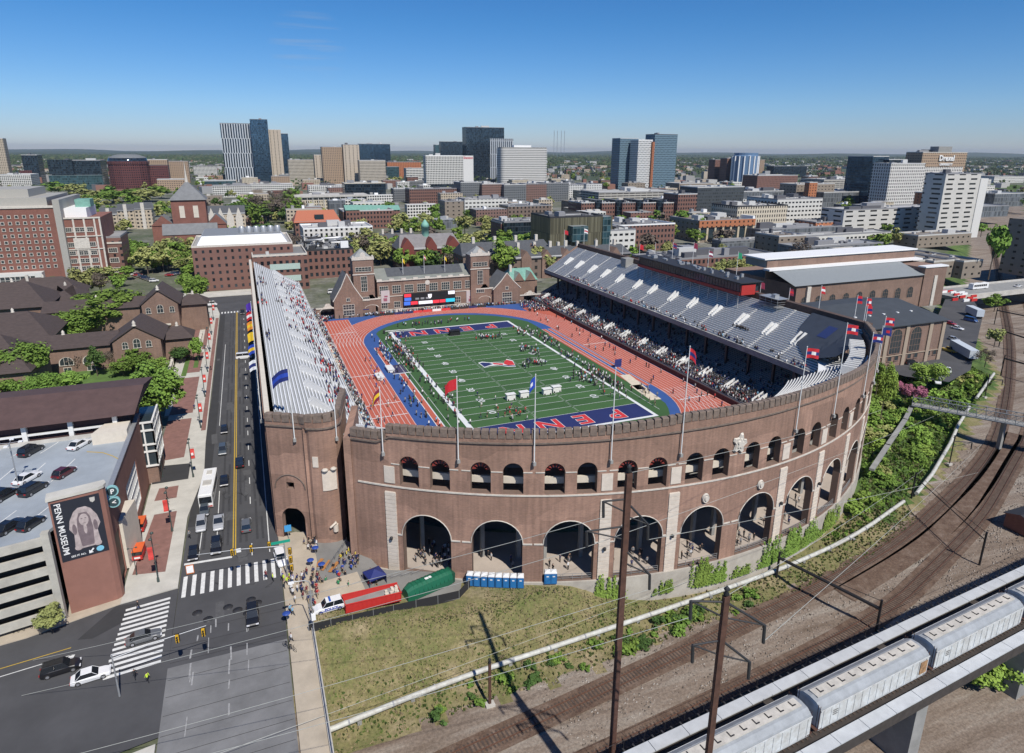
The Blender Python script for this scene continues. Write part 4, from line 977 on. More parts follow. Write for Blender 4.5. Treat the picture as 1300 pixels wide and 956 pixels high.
def make_car(kind,c):
    """front of the car points to -y"""
    def mk():
        L,W,H={'sedan':(4.7,1.84,1.45),'suv':(4.75,1.92,1.75),'hatchback':(4.1,1.78,1.5),'van':(5.3,2.0,2.1),'pickup':(5.6,1.98,1.85)}[kind]
        r=E(f'{kind}',(0,0,0),f'{c} {kind}','car'); w=W/2; h=L/2; b=.92 if kind in('suv','pickup') else .78
        if kind=='van': b=1.15
        mb=MB(); hull([(-h,w*.72,.35,.5,.55,w*.55),(-h+.12,w*.88,.24,.6,.7,w*.7),(-h*.72,w*.97,.2,b-.1,b,w*.82),(-h*.35,w,.2,b,b+.06,w*.86),(0,w,.2,b,b+.08,w*.86),(h*.55,w,.2,b,b+.08,w*.86),(h*.85,w*.97,.22,b-.02,b+.03,w*.82),(h-.06,w*.88,.3,b-.12,b-.06,w*.74),(h,w*.8,.4,b-.25,b-.2,w*.6)],mb)
        f0,f1,r1,r0={'sedan':(-.95,-.25,1.05,1.75),'suv':(-1.1,-.45,1.9,2.2),'hatchback':(-.95,-.3,1.35,1.85),'van':(-1.9,-1.35,2.35,2.5),'pickup':(-1.2,-.6,.55,.75)}[kind]
        z0=b+.05; z1=H-.03; tw=w*.74 if kind!='van' else w*.86
        bt=[(-w*.88,f0,z0),(w*.88,f0,z0),(w*.88,r0,z0),(-w*.88,r0,z0)]; tp=[(-tw,f1,z1),(tw,f1,z1),(tw,r1,z1),(-tw,r1,z1)]
        tq=[(-tw+.04,f1+.1,H),(tw-.04,f1+.1,H),(tw-.04,r1-.1,H),(-tw+.04,r1-.1,H)]
        mb.add(tp+tq,[(4,5,6,7),(0,1,5,4),(1,2,6,5),(2,3,7,6),(3,0,4,7)],0)
        for a,bb in zip(bt,tp): mb.tube([a,bb],.035,4,0)
        if kind in('suv','van'): mb.tube([(-w*.88,(f0+r0)/2,z0),(-tw,(f1+r1)/2,z1)],.05,4); mb.tube([(w*.88,(f0+r0)/2,z0),(tw,(f1+r1)/2,z1)],.05,4)
        if kind=='pickup': mb.box(-w*.85,.95,b+.0,w*.85,h-.1,b+.04,1)
        mb.build('body',[paint(c),dark],r)
        mb=MB(); mb.add(bt+tp,[(0,1,5,4),(1,2,6,5),(2,3,7,6),(3,0,4,7)],0); mb.build('windows',carglass,r)
        for x in (-w*.68,w*.68):
            mb=MB(); mb.box(x-.2,-h-.02,.52,x+.2,-h+.16,.68); mb.build('headlight',lampw,r)
            mb=MB(); mb.box(x-.16,h-.14,b-.3,x+.16,h+.03,b-.12); mb.build('tail_light',lampr,r)
        for x in (-w+.1,w-.1):
            for y in (-h*.62,h*.62): wheel(r,x,y,.34)
        return r
    return mk
CK={}
CARS=0
def car(kind,c,x,y,z,rz,label,group=None):
    k=(kind,c)
    if k not in CK: CK[k]=Kind(make_car(kind,c))
    o=CK[k].put((x,y,z),rz,label,group); o['category']='car' if kind not in('van','pickup') else kind; return o
def carpx(kind,c,px,py,rz,label,z=.03,group=None): p=P(px,py,z); return car(kind,c,p[0],p[1],z,rz,label,group)
RG='cars on the street beside the stadium'
for k,c,x,y,a,l in (('hatchback','black',246,706,0,'black hatchback first at the stop line of the kerb lane'),('suv','black',275,697,0,'black car first at the stop line of the inner lane'),('suv','silver',256,669,0,'silver car with sunroof second in the kerb lane queue'),('pickup','silver',278,666,0,'silver pickup behind the black car in the inner lane'),('sedan','slate',260,650,0,'dark sedan directly in front of the white bus'),
    ('sedan','black',285,613,0,'black sedan passing the white bus'),('suv','slate',283,574,0,'dark car a length behind the black sedan by the bus'),('hatchback','black',285,548,0,'black hatchback farthest up the left lanes'),('suv','grey',313,670,PI,'grey boxy car driving away beside the stadium wing'),('suv','black',305,590,PI,'black car driving away past the bus'),('suv','black',321,785,0,'black car alone in the middle of the junction'),
    ('suv','black',308,398,0,'black car waiting at the far zebra crossing')): carpx(k,c,x,y,a,l,group=RG)
carpx('sedan','grey',183,812,rad(97),'dark grey sedan turning over the left zebra crossing')
carpx('suv','black',78,852,rad(97),'long black car waiting at the lower left junction',group='cars waiting at the lower left')
carpx('sedan','white',116,861,rad(97),'white sedan with black roof in front of the long black car',group='cars waiting at the lower left')
wc=carpx('suv','white',357,712,rad(8),'white car parked under the green street sign')
pc=carpx('suv','white',418,773,rad(-86),'white police car with blue lettering parked beside the red skip',z=.02); pc['category']='police car'; pc.name='police_car'
_w=.965
for s in (-1,1): text_obj('lettering','POLICE',.62,flat('police_blue',(.02,.05,.35)),Matrix.Translation((s*.99,.2,.66))@Matrix.Rotation(PI/2*s,4,'Z')@Matrix.Rotation(PI/2,4,'X'),pc,.005,.02)
mb=MB(); mb.box(-.6,.0,1.76,.6,.3,1.88); mb.build('light_bar',blue,pc)
mb=MB(); 
for s in (-1,1): mb.box(s*.975,-1.6,.45,s*.99,1.9,.55)
mb.build('side_stripe',flat('police_blue',(.02,.05,.35)),pc)
# roof car park
GZ=14.53
PG='cars parked on the roof of the garage'
for k,c,x,y,a,l in (('suv','black',40,575,rad(152),'black car at the left rear of the rooftop car park'),('sedan','white',101,567,rad(150),'white sedan at the rear of the rooftop car park'),('hatchback','dark red',82,603,rad(150),'dark red car on the rooftop car park'),('sedan','white',35,610,rad(150),'white sedan parked behind a large black car on the roof'),('suv','black',43,624,rad(150),'large black car facing the camera on the garage roof'),('suv','black',5,632,rad(150),'black car cut by the left edge on the garage roof'),('hatchback','black',40,668,rad(150),'black car nearest the museum banner on the roof'),('sedan','black',12,672,rad(150),'black sedan second from the banner on the roof')):
    carpx(k,c,x,y,a,l,z=GZ,group=PG)
# bus
def make_bus():
    r=E('bus',(0,0,0),'white city bus in the kerb lane beside a lamp post','bus'); L,W,H=12.2,2.55,3.1
    mb=MB(); mb.box(-W/2,-L/2,.35,W/2,L/2,H); 
    mb.box(-W/2+.15,-L/2+.2,H,W/2-.15,L/2-.2,H+.14); mb.box(-.8,-2,H+.14,.8,0,H+.32,1); mb.box(-.5,3,H+.14,.5,4.6,H+.3,1); mb.build('body',[flat('bus_white',(.75,.75,.74),.45),conc],r)
    for s in (-1,1):
        for k in range(7):
            mb=MB(); y=-L/2+1.5+k*1.45; mb.box(s*(W/2-.01),y,1.5,s*(W/2+.015),y+1.25,2.6); mb.build('window',carglass,r)
    mb=MB(); mb.box(-W/2+.12,-L/2-.02,1.3,W/2-.12,-L/2+.01,2.7); mb.build('windscreen',carglass,r)
    mb=MB(); mb.box(-W/2+.1,-L/2-.05,.45,W/2-.1,-L/2,.75); mb.build('bumper',flat('bus_red',(.4,.05,.04)),r)
    for x in (-1.12,1.12):
        for y in (-3.6,3.4): wheel(r,x,y,.48,.3)
    return r
b=make_bus(); p=P(266,628,.03); b.location=(p[0],p[1],.03); b.rotation_euler.z=rad(-3)
# small red service carts on the pavement
def make_cart():
    r=E('food_cart',(0,0,0),'','cart'); mb=MB(); mb.box(-.85,-1.5,.35,.85,1.5,1.1); mb.box(-.85,.2,1.1,.85,1.5,1.9); mb.build('body',red,r)
    mb=MB(); mb.box(-.8,-1.4,1.1,.8,.2,1.75); mb.build('windows',carglass,r)
    mb=MB(); mb.box(-.9,-1.55,1.9,.9,1.55,2.02); mb.build('roof',flat('cart_orange',(.65,.12,.03)),r)
    mb=MB(); mb.box(-.5,-1.53,.6,.5,-1.5,.9); mb.build('sign_panel',white,r)
    for x in (-.75,.75):
        for y in (-1,1): wheel(r,x,y,.28,.16)
    return r
ck=Kind(make_cart)
for x,y,l in ((179,672,'red and orange service cart on the brick paving by the garage wall'),(177,707,'red service cart with lit front nearest the street corner')): p=P(x,y,.17); ck.put((p[0],p[1],.17),rad(-4),l,'red service carts')
# skip, compactor, toilets, tents
def skip():
    r=E('skip',(0,0,0),'long open red waste skip beside the police car','skip'); mb=MB(); L,W,H=9.0,2.7,1.8
    for (a,b_) in (((-L/2,-W/2),(L/2,-W/2+.12)),((-L/2,W/2-.12),(L/2,W/2)),((-L/2,-W/2),(-L/2+.12,W/2)),((L/2-.12,-W/2),(L/2,W/2))): mb.box(a[0],a[1],.25,b_[0],b_[1],H)
    mb.box(-L/2,-W/2,.25,L/2,W/2,.4)
    for k in range(12): x=-L/2+.4+k*.76; mb.box(x,-W/2-.06,.3,x+.1,-W/2,H); mb.box(x,W/2,.3,x+.1,W/2+.06,H)
    mb.box(-L/2-.05,-W/2-.08,H,L/2+.05,-W/2+.14,H+.1); mb.box(-L/2-.05,W/2-.14,H,L/2+.05,W/2+.08,H+.1); mb.build('container',red,r)
    mb=MB(); mb.poly([(-L/2+.15,-W/2+.15,.9),(L/2-.15,-W/2+.15,1.3),(L/2-.15,W/2-.15,1.4),(-L/2+.15,W/2-.15,.8)]); 
    rr=random.Random(4)
    for i in range(14): x=rr.uniform(1.6,4.2); y=rr.uniform(-.9,.9); mb.box(x,y,1.1,x+.4,y+.4,1.6+rr.random()*.2,1)
    mb.build('rubble',[conc_d,cream],r); return r
s=skip(); p=P(472,766,-.9); s.location=(p[0],p[1],-.95); s.rotation_euler=(0,rad(3.5),rad(4))
def compactor():
    r=E('waste_compactor',(0,0,0),'long dark green waste compactor below the first arch','compactor'); L=8.6
    mb=MB(); prof_=[(-1.25,.35),(1.25,.35),(1.3,1.3),(1.05,2.3),(.5,2.6),(-.5,2.6),(-1.05,2.3),(-1.3,1.3)]
    st=[(-L/2,.75),(-L/2+1,1),(L/2-.8,1),(L/2,.92)]; R_=[[(x,q[0]*k,.35+(q[1]-.35)*k) for q in prof_] for x,k in st]
    for a,b_ in zip(R_,R_[1:]):
        for i in range(8): mb.quad(a[i],a[(i+1)%8],b_[(i+1)%8],b_[i])
    mb.poly(R_[0][::-1]); mb.poly(R_[-1]); 
    for k in range(9): x=-L/2+1.2+k*.8; mb.tube([(x,q[0]*1.01,.35+(q[1]-.35)*1.01) for q in prof_[1:]],.06,4)
    mb.build('container',flat('compactor_green',(.012,.12,.065),.5),r)
    mb=MB(); mb.box(L/2,-1.1,.4,L/2+.5,1.1,2.2); mb.tube([(L/2+.5,-.8,2),(L/2+.8,-.4,1.2),(L/2+.7,.6,1.4),(L/2+.5,.9,2.2)],.07,5); mb.build('ram_unit',flat('compactor_green_dark',(.01,.07,.04)),r)
    mb=MB(); mb.box(-.6,-.3,2.6,.6,.2,2.64); mb.build('label_plate',white,r); return r
s=compactor(); p=P(543,748,-2.0); s.location=(p[0],p[1],-2.35); s.rotation_euler=(0,rad(2),rad(17))
def toilet():
    r=E('portable_toilet',(0,0,0),'','portable toilet'); mb=MB(); mb.box(-.56,-.56,0,.56,.56,2.0); mb.build('cabin',flat('toilet_blue',(.015,.12,.32)),r)
    mb=MB(); mb.lathe([(.8,0),(.8,.1),(.66,.3),(.2,.42),(.01,.43)],(0,0,2.0),4); mb.v=[(x*cos(PI/4)-y*sin(PI/4),x*sin(PI/4)+y*cos(PI/4),z) for x,y,z in mb.v]; mb.sm=[False]*len(mb.f); mb.build('roof',flat('toilet_roof',(.7,.7,.7)),r)
    mb=MB(); mb.box(-.4,-.6,.1,.4,-.56,1.85); mb.build('door',flat('toilet_door',(.02,.16,.4)),r)
    mb=MB(); mb.box(-.2,-.62,1.4,.2,-.6,1.6); mb.build('label_plate',white,r); return r
tk=Kind(toilet)
for k in range(8): a=apos(-28.25+k*.76,.9); tk.put((a[0],a[1],-2.6),rad(-28.25+k*.76),'blue portable toilet with white roof in the row across the second arch','portable toilets')
for a_,z in ((-20.1,-2.35),(-19.45,-2.35)): a=apos(a_,.1); tk.put((a[0],a[1],z),rad(a_),'blue portable toilet with white roof at the left foot of the third arch','portable toilets')
def tent(name,x,y,z,w,d,h,cm,label,rz=0,solid=True,roof_only=False):
    r=E(name,(x,y,z),label,'tent',None,rz); mb=MB()
    for a in (-w/2,w/2):
        for b_ in (-d/2,d/2): mb.tube([(a,b_,0),(a,b_,h)],.04,4)
    mb.build('frame',steel,r); mb=MB(); mb.add([(-w/2,-d/2,h),(w/2,-d/2,h),(w/2,d/2,h),(-w/2,d/2,h),(0,0,h+.8),(-w/2,-d/2,h-.3),(w/2,-d/2,h-.3),(w/2,d/2,h-.3),(-w/2,d/2,h-.3)],[(0,1,4),(1,2,4),(2,3,4),(3,0,4),(5,6,1,0),(6,7,2,1),(7,8,3,2),(8,5,0,3)]); mb.build('canopy',cm,r)
    if solid:
        mb=MB(); mb.quad((-w/2,d/2,0),(w/2,d/2,0),(w/2,d/2,h-.3),(-w/2,d/2,h-.3)); mb.quad((w/2,-d/2,0),(w/2,d/2,0),(w/2,d/2,h-.3),(w/2,-d/2,h-.3)); mb.build('side_wall',cm,r)
    return r
p=P(477,744,-1.6); tent('tent',p[0],p[1]+.6,-1.75,3,3,2.3,navy,'navy blue tent at the foot of the curved wall by the first stone strip',rad(15))
p=P(455,400,0); tent('tent',p[0],p[1],.05,9,4,2.8,navy,'long navy tent at the left foot of the hall by the arch')
p=P(613,385,0); tent('tent',p[0],p[1],.05,4,4,2.6,blue,'small bright blue tent at the right foot of the hall')
p=P(880,525,.1); tent('tent',47,-66,.1,7,4,2.8,flat('teal_canvas',(.03,.12,.2)),'teal blue tent at the near end of the right straight')
def table_umbrella(x,y,z,l):
    r=E('parasol',(x,y,z),l,'parasol','blue parasols and bins on the plaza'); mb=MB(); mb.tube([(0,0,0),(0,0,2.1)],.03,5); mb.build('pole',steel,r); mb=MB(); mb.lathe([(.62,1.9),(.4,2.05),(.02,2.15)],(0,0,0),10,0,False); mb.build('canopy',flat('parasol_blue',(.02,.06,.28)),r)
for x,y in ((401,706),(395,722),(409,727)): p=P(x,y,-.3); table_umbrella(p[0],p[1],-.45,'small blue parasol beside the orange benches on the plaza')
p=P(365,792,.15); table_umbrella(p[0],p[1],.15,'small blue parasol on the pavement below the junction'); p=P(418,675,-.2); table_umbrella(p[0],p[1],-.3,'blue parasol against the curved corner of the wing')
def bench(x,y,z,rz,l,g,m=None,L=3):
    r=E('bench',(x,y,z),l,'bench',g,rz); mb=MB(); mb.box(-L/2,-.3,.4,L/2,.3,.48); mb.build('seat',m or flat('bench_wood',(.4,.18,.06)),r)
    for s in (-1,1): mb=MB(); mb.box(s*L*.42-.05,-.25,0,s*L*.42+.05,.25,.4); mb.build('leg',dark,r)
for x,y in ((404,718),(414,720),(424,722)): p=P(x,y,-.4); bench(p[0],p[1],-.45,rad(55),'orange brown bench among the people on the plaza','benches on the plaza')
def barrier(x,y,z,rz,l,g,L=2.3):
    r=E('crowd_barrier',(x,y,z),l,'barrier',g,rz); mb=MB(); mb.tube([(-L/2,0,.0),(-L/2,0,1.1),(L/2,0,1.1),(L/2,0,0)],.03,5); mb.tube([(-L/2,0,.25),(L/2,0,.25)],.03,5); mb.build('frame',steel,r)
    mb=MB(); 
    for k in range(10): mb.tube([(-L/2+.2+k*L/11,0,.25),(-L/2+.2+k*L/11,0,1.1)],.012,3)
    mb.build('bars',steel,r)
for i in range(7):
    p=P(452+i*13,749-i*3.4,-1.7); barrier(p[0],p[1],-1.35-i*.14,rad(12),'grey crowd barrier in the row behind the red skip','crowd barriers behind the skip')
for i in range(5): p=P(418+i*5,722-i*7,-.6); barrier(p[0],p[1],-.5,rad(62),'grey crowd barrier across the plaza','crowd barriers on the plaza')
# fence with dark screen along the grass
f0=P(392,800,0);f1=P(604,742,-3)
q1=P(500,781,-2.3);q2=P(583,762,-3);FZ=[(f0[0],f0[1]-.4,-.6),(q1[0],q1[1],-2.3),(q2[0],q2[1],-3),(-42.6,-101.4,-2.9)]
fr=E('screened_fence',FZ[0],'black screened fence between the plaza ramp and the grass slope','fence')
def local(pt): return (pt[0]-FZ[0][0],pt[1]-FZ[0][1],pt[2]-FZ[0][2])
mb=MB()
for a,b_ in zip(FZ,FZ[1:]): a,b_=local(a),local(b_); mb.quad((a[0],a[1],a[2]-.9),(b_[0],b_[1],b_[2]-.9),(b_[0],b_[1],b_[2]+1.9),(a[0],a[1],a[2]+1.9))
mb.build('screen',flat('black_screen_cloth',(.02,.02,.022),.9),fr)
for a,b_ in zip(FZ,FZ[1:]):
    n=max(2,int(math.hypot(b_[0]-a[0],b_[1]-a[1])/3))
    for k in range(n):
        t=k/n; q=local(tuple(a[i]+(b_[i]-a[i])*t for i in range(3))); mb=MB(); mb.tube([(q[0],q[1],q[2]-.9),(q[0],q[1],q[2]+2)],.05,5); mb.build('post',steel,fr)
# retaining wall with railing along the street bridge
rw_=E('street_parapet',(-70.7,-103,0),'low concrete parapet with a steel railing along the pavement above the grass','parapet')
mb=MB(); mb.box(-.2,-127,-10,.2,0,.55); mb.build('wall',conc,rw_); mb=MB()
for z in (.9,1.3): mb.tube([(0,-127,z),(0,0,z)],.04,4)
for k in range(60): mb.tube([(0,-k*2.1,.55),(0,-k*2.1,1.3)],.03,4)
mb.build('railing',steel,rw_)
# ================================================================ lamps, signals, banners
lampg=flat('lamp_post_green',(.05,.07,.065),.5)
def lamp():
    r=E('street_lamp',(0,0,0),'','street lamp'); mb=MB(); mb.tube([(0,0,0),(0,0,8.6)],.11,8,r2=.07); mb.lathe([(.22,0),(.2,.7),(.12,.9)],(0,0,0),8); mb.build('post',lampg,r)
    for s in (-1,1):
        mb=MB(); mb.tube([(0,0,8.4),(0,s*.9,8.7)],.05,5); mb.build('arm',lampg,r); mb=MB(); mb.lathe([(.05,.25),(.26,.1),(.3,-.1),(.1,-.2)],(0,s*1.0,8.6),8); mb.build('lamp_head',lampg,r)
    mb=MB(); mb.tube([(0,0,6.9),(.95,0,6.9)],.03,4); mb.tube([(0,0,4.4),(.95,0,4.4)],.03,4); mb.build('banner_arm',lampg,r); return r
lk=Kind(lamp)
def banner():
    r=E('street_banner',(0,0,0),'','banner'); mb=MB(); n=8
    for i in range(n):
        z0,z1=i*2.4/n,(i+1)*2.4/n; mb.quad((0,.06*sin(i),z0),(.85,.1*sin(i+1),z0),(.85,.1*sin(i+2),z1),(0,.06*sin(i+1),z1))
    mb.build('cloth',flat('banner_red',(.62,.06,.05),.7),r); mb=MB(); mb.box(.2,-.16,.9,.65,-.12,1.5); mb.build('emblem',white,r); return r
bk=Kind(banner)
LP=[(197,790,.15),(243,640,.15),(257,555,.15),(264,498,.15),(270,462,.15),(273,432,.15),(277,405,.15),(195,755,.15)]
names=['with tall post at the lower left street corner','beside the white bus','on the pale pavement behind the bus','beside the tree with red banner','where the path crosses to the lawn','next to the brick path','nearest the far zebra crossing','beside the garage entrance']
lpp=[(-93.4,-86.4),(-90.2,-48.5),(-90.0,-20),(-90.0,4),(-90.2,28),(-90.4,52),(-90.6,76),(-90.6,100),(-92.6,-70.5)]
nm=['black street lamp at the lower left street corner','black street lamp beside the white bus','black street lamp second behind the bus','black street lamp third behind the bus','black street lamp where the path leads to the lawn','black street lamp level with the museum lawn','black street lamp level with the museum gate','black street lamp nearest the far zebra crossing','black street lamp among the red carts']
for (x,y),l in zip(lpp,nm):
    lk.put((x,y,.15),0,l,'street lamps along the kerb'); bk.put((x,y,4.45),PI if x<-92 else 0,'red banner on the '+l[6:],'red banners on the lamps')
for x,y in ((-96.4,-46),(-97,-83)): lk.put((x,y,.16),PI/2,'black street lamp close to the garage wall','street lamps along the kerb',(.6,.6,.6))
sigy=flat('signal_yellow',(.62,.36,.02),.5)
def signal_head(px,py,z,x,y,label,g='traffic light heads over the junction'):
    r=E('traffic_light',(x,y,z),label,'traffic light',g); mb=MB(); mb.box(-.2,-.18,-.55,.2,.18,.55); mb.build('housing',sigy,r)
    for k,c in enumerate(((.05,.2,.08),(.3,.2,.03),(.5,.02,.02))):
        mb=MB(); mb.tube([(0,-.2,-.36+k*.36),(0,-.3,-.36+k*.36)],.13,8); mb.build('lens_hood',black,r)
    mb=MB(); mb.box(-.3,.18,-.62,.3,.2,.62); mb.build('backplate',black,r); return r
def mast(base,h,tip,label,m=steel):
    r=E('signal_mast',(base[0],base[1],base[2]),label,'signal mast','signal masts at the junction'); mb=MB(); mb.tube([(0,0,0),(0,0,h)],.13,8,r2=.09); mb.build('post',m,r)
    mb=MB(); mb.tube([(0,0,h-.5),((tip[0]-base[0])*.5,(tip[1]-base[1])*.5,h+.05),(tip[0]-base[0],tip[1]-base[1],h+.2)],.09,6,r2=.05); mb.build('arm',m,r); return r
MH=6.3
b0=(-73.4,-92.6,.15); mast(b0,MH,(-86.6,-91.2),'grey signal mast reaching over the street from the stadium side')
for x,l in ((-81.4,'left'),(-78.5,'middle'),(-75.7,'right')): signal_head(0,0,MH-.1,x,-91.9,f'{l} yellow traffic light on the arm over the near zebra crossing')
sg=MB(); sg.box(-1.5,-.03,-.25,1.5,.03,.25); o=tag(sg.build('street_sign',flat('sign_green',(.01,.3,.2)),None,(-73.9,-92.4,MH+.35)),'long green street name sign above the white parked car','street sign')
sg=MB(); sg.box(-.35,-.03,-.35,.35,.03,.35); tag(sg.build('lane_sign',white,None,(-80.4,-91.8,MH)),'small white lane sign between two yellow traffic lights','road sign')
b1=P(190,866,.15); b1=P(152,884,.15); q=P(262,797,6.5); mast(b1,6.5,(q[0],q[1]),'grey signal mast with a long arm over the lower left junction')
for px,py in ((225,811),(258,803)):
    z=6.3; q=P(px,py,z); signal_head(0,0,z,q[0],q[1],('left' if px<240 else 'right')+' yellow traffic light on the long arm in the junction')
for k,(px,py) in enumerate(((378,718),(379,732),(380,745))): q=P(px,py,3.2+(2-k)*.1); signal_head(0,0,4.9-k*1.5,-72.6+.0*k,-92.9-.2*k,('top','middle','lowest')[k]+' yellow signal on the post at the plaza corner')
def curved_sign(): pass
mb=MB(); mb.tube([(0,0,0),(0,0,3)],.05,6); r=E('blue_sign',(-72.4,-81.2,.15),'blue information sign on a post by the wing doorway','sign'); mb.build('post',steel,r); mb=MB(); mb.box(-.6,-.06,1.6,.6,-.02,2.9); mb.build('panel',flat('sign_blue',(.05,.3,.6)),r)
# white pole lamp with street light on the parapet
r=E('street_light',(-70.6,-108.5,.5),'tall thin grey street light leaning over the pavement by the grass','street light'); mb=MB(); mb.tube([(0,0,0),(0,0,8.5),(-.6,0,9),(-2.2,.1,9.1)],.08,6); mb.build('post',steel,r); mb=MB(); mb.box(-2.9,-.15,8.95,-2.1,.25,9.15); mb.build('lamp_head',white,r); mb=MB(); mb.box(-.2,-.4,2.2,.4,.2,3.1); mb.build('cabinet',white,r)
# bicycles
def bike():
    r=E('bicycle',(0,0,0),'','bicycle')
    for y in (-.5,.5): mb=MB(); mb.tube([(0,y+.33*cos(a*PI/6),.34+.33*sin(a*PI/6)) for a in range(13)],.025,4,cap=False); mb.build('wheel',tyre,r)
    mb=MB(); mb.tube([(0,.5,.34),(0,.15,.75),(0,-.35,.8),(0,0,.3),(0,.15,.75)],.025,4); mb.tube([(0,-.5,.34),(0,-.35,.95)],.025,4); mb.build('frame',black,r)
    mb=MB(); mb.tube([(-.25,-.33,.98),(.25,-.33,.98)],.02,4); mb.build('handlebar',black,r); mb=MB(); mb.box(-.08,.05,.82,.08,.3,.88); mb.build('saddle',black,r); return r
bkk=Kind(bike)
for i,(px,py) in enumerate(((14,802),(20,801),(27,799),(37,796),(42,795),(365,822),(371,826))):
    p=P(px,py,.16); bkk.put((p[0],p[1],.16),rad(40),'bicycle in the dock at the foot of the car park' if i<5 else 'bicycle parked on the pavement beside the grass','bicycles',(1.1,1.1,1.1))
mb=MB(); mb.box(-.6,-.1,0,.6,.1,1.6); p=P(242,728,.15); r=E('notice_board',(p[0],p[1],.15),'orange framed notice board at the crossing corner','notice board'); mb.build('frame',orange,r); mb=MB(); mb.box(-.52,-.14,.2,.52,-.1,1.55); mb.build('panel',white,r)
# field furniture
def fbox(name,x,y,sx,sy,h,m,label,cat,z=.08,roof=None):
    r=E(name,(x,y,z),label,cat); mb=MB(); mb.box(-sx/2,-sy/2,0,sx/2,sy/2,h*.75); mb.box(-sx/2+.15,-sy/2+.15,h*.75,sx/2-.15,sy/2-.15,h); mb.build('body',m,r)
    mb=MB(); mb.box(-sx/2-.15,-sy/2-.15,h,sx/2+.15,sy/2+.15,h+.12); mb.build('roof',roof or m,r)
    for a in (-1,1): mb=MB(); mb.box(a*sx*.35-.2,-sy/2-.05,0,a*sx*.35+.2,sy/2+.05,.45); mb.build('wheels',tyre,r)
    return r
for px,py,l in ((648,507,'white equipment cart left of the blue flag on the field'),(665,504,'small grey cart beside the white equipment cart'),(694,500,'white canopied cart in the middle of the near field'),(706,497,'grey utility cart beside the white canopied cart')):
    p=P(px,py,.1); fbox('field_cart',p[0],p[1],2.6,1.5,1.7,pw if 'white' in l else steel,l,'cart')
for px,py,l in ((577,425,'black camera crane near the far end zone'),): 
    p=P(px,py,.1); fbox('camera_crane',p[0],p[1],4,2.5,1.8,black,l,'camera crane')
for px,py in ((495,470),(482,480)):
    p=P(px,py,.1); fbox('landing_mat',p[0],p[1],2,5,.9,pw,'white padded landing mat beside the violet runway box','landing mat')
for px,py,w,l in ((498,421,7,'left white bench row behind the far end zone'),(518,419.5,6,'right white bench row behind the far end zone')):
    p=P(px,py,.1); bench(p[0],p[1],.1,0,l,'white benches behind the end zone',pw,w)
# blue leaning canopy over the track and cream board by the left track
p=P(413,440,3); mb=MB(); a=P(399,415,2.5); b_=P(424,463,2.5)
mb.add([(-53.2,38,4.6),(-50.6,38,3.4),(-50.6,0,3.4),(-53.2,0,4.6)],[(0,1,2,3)]); mb.add([(-53.2,38,4.4),(-50.6,38,3.2),(-50.6,0,3.2),(-53.2,0,4.4)],[(3,2,1,0)]); mb.quad((-50.6,38,3.2),(-50.6,38,3.4),(-50.6,0,3.4),(-50.6,0,3.2))
r=E('shelter',(0,0,0),'long cream shelter roof at the front of the left stand','shelter'); mb.build('roof',flat('shelter_cream',(.66,.56,.44)),r); mb=MB()
for k in range(8): mb.tube([(-50.9,1+k*5.2,0),(-50.9,1+k*5.2,3.3)],.06,5)
mb.build('posts',steel,r)
mb=MB(); 
for k in range(3): mb.quad((-1.5,0,k*.9),(1.2,.2,k*.9),(1.5,.4,k*.9+.9),(-1.2,.2,k*.9+.9))
p=P(785,466,.1); r=E('wind_sail',(p[0],p[1],.1),'dark navy sail flag leaning over the right hand runways','sail flag'); mb.build('cloth',navy,r); mb=MB(); mb.tube([(-1.5,0,0),(-1.2,.2,3.2)],.05,4); mb.build('pole',dark,r)
# hurdles of boards along the bend
mb=MB()
bm=[flat('board_red',(.6,.05,.05)),flat('board_navy',(.02,.03,.12)),flat('board_black',(.03,.03,.03)),white]
for k in range(12):
    x=-24+k*4.3; b_=MB(); b_.box(-2,-.1,0,2,.1,1.0); tag(b_.build('advertising_board',bm[[2,2,1,1,0,0,3,0,2,2,1,2][k]],None,(x,83.6+.0*k,.05),0),['dark','dark','navy','navy','red','red','white','red','dark','black','navy','black'][k]+' advertising board behind the far bend','advertising board','advertising boards behind the far bend')
# ================================================================ flags
fw_=flat('flag_white',(.75,.75,.75)); 
FM={'red':flat('flag_red',(.5,.02,.03)),'blue':flat('flag_blue',(.02,.06,.4)),'navy':flat('flag_navy',(.015,.025,.15)),'yellow':flat('flag_yellow',(.75,.5,.03)),'orange':flat('flag_orange',(.7,.25,.03)),'green':flat('flag_green',(.02,.25,.12)),'maroon':flat('flag_maroon',(.2,.02,.05)),'purple':flat('flag_purple',(.08,.03,.35)),'white':fw_}
def flag(parent,z,w,h,cols,dirx=1,diry=.3,limp=0,em=True):
    mb=MB(); n=8; L=math.hypot(dirx,diry); dx,dy=dirx/L,diry/L
    def q(u,v): 
        s=sin(u*7+v)*.12*w*u; return (dx*u*w*(1-limp*.5)-dy*s,dy*u*w*(1-limp*.5)+dx*s,z-h+v*h-u*u*w*(.18+limp*.6))
    for i in range(n):
        for j in range(3):
            m=0 if (len(cols)<2 or j!=1) else (1 if len(cols)>1 else 0)
            if em and len(cols)>2 and j==1 and i in (3,4): m=2
            mb.quad(q(i/n,j/3),q((i+1)/n,j/3),q((i+1)/n,(j+1)/3),q(i/n,(j+1)/3),m)
    return mb.build('flag',[FM[c] for c in cols],parent)
polew=flat('pole_white',(.7,.7,.69),.4)
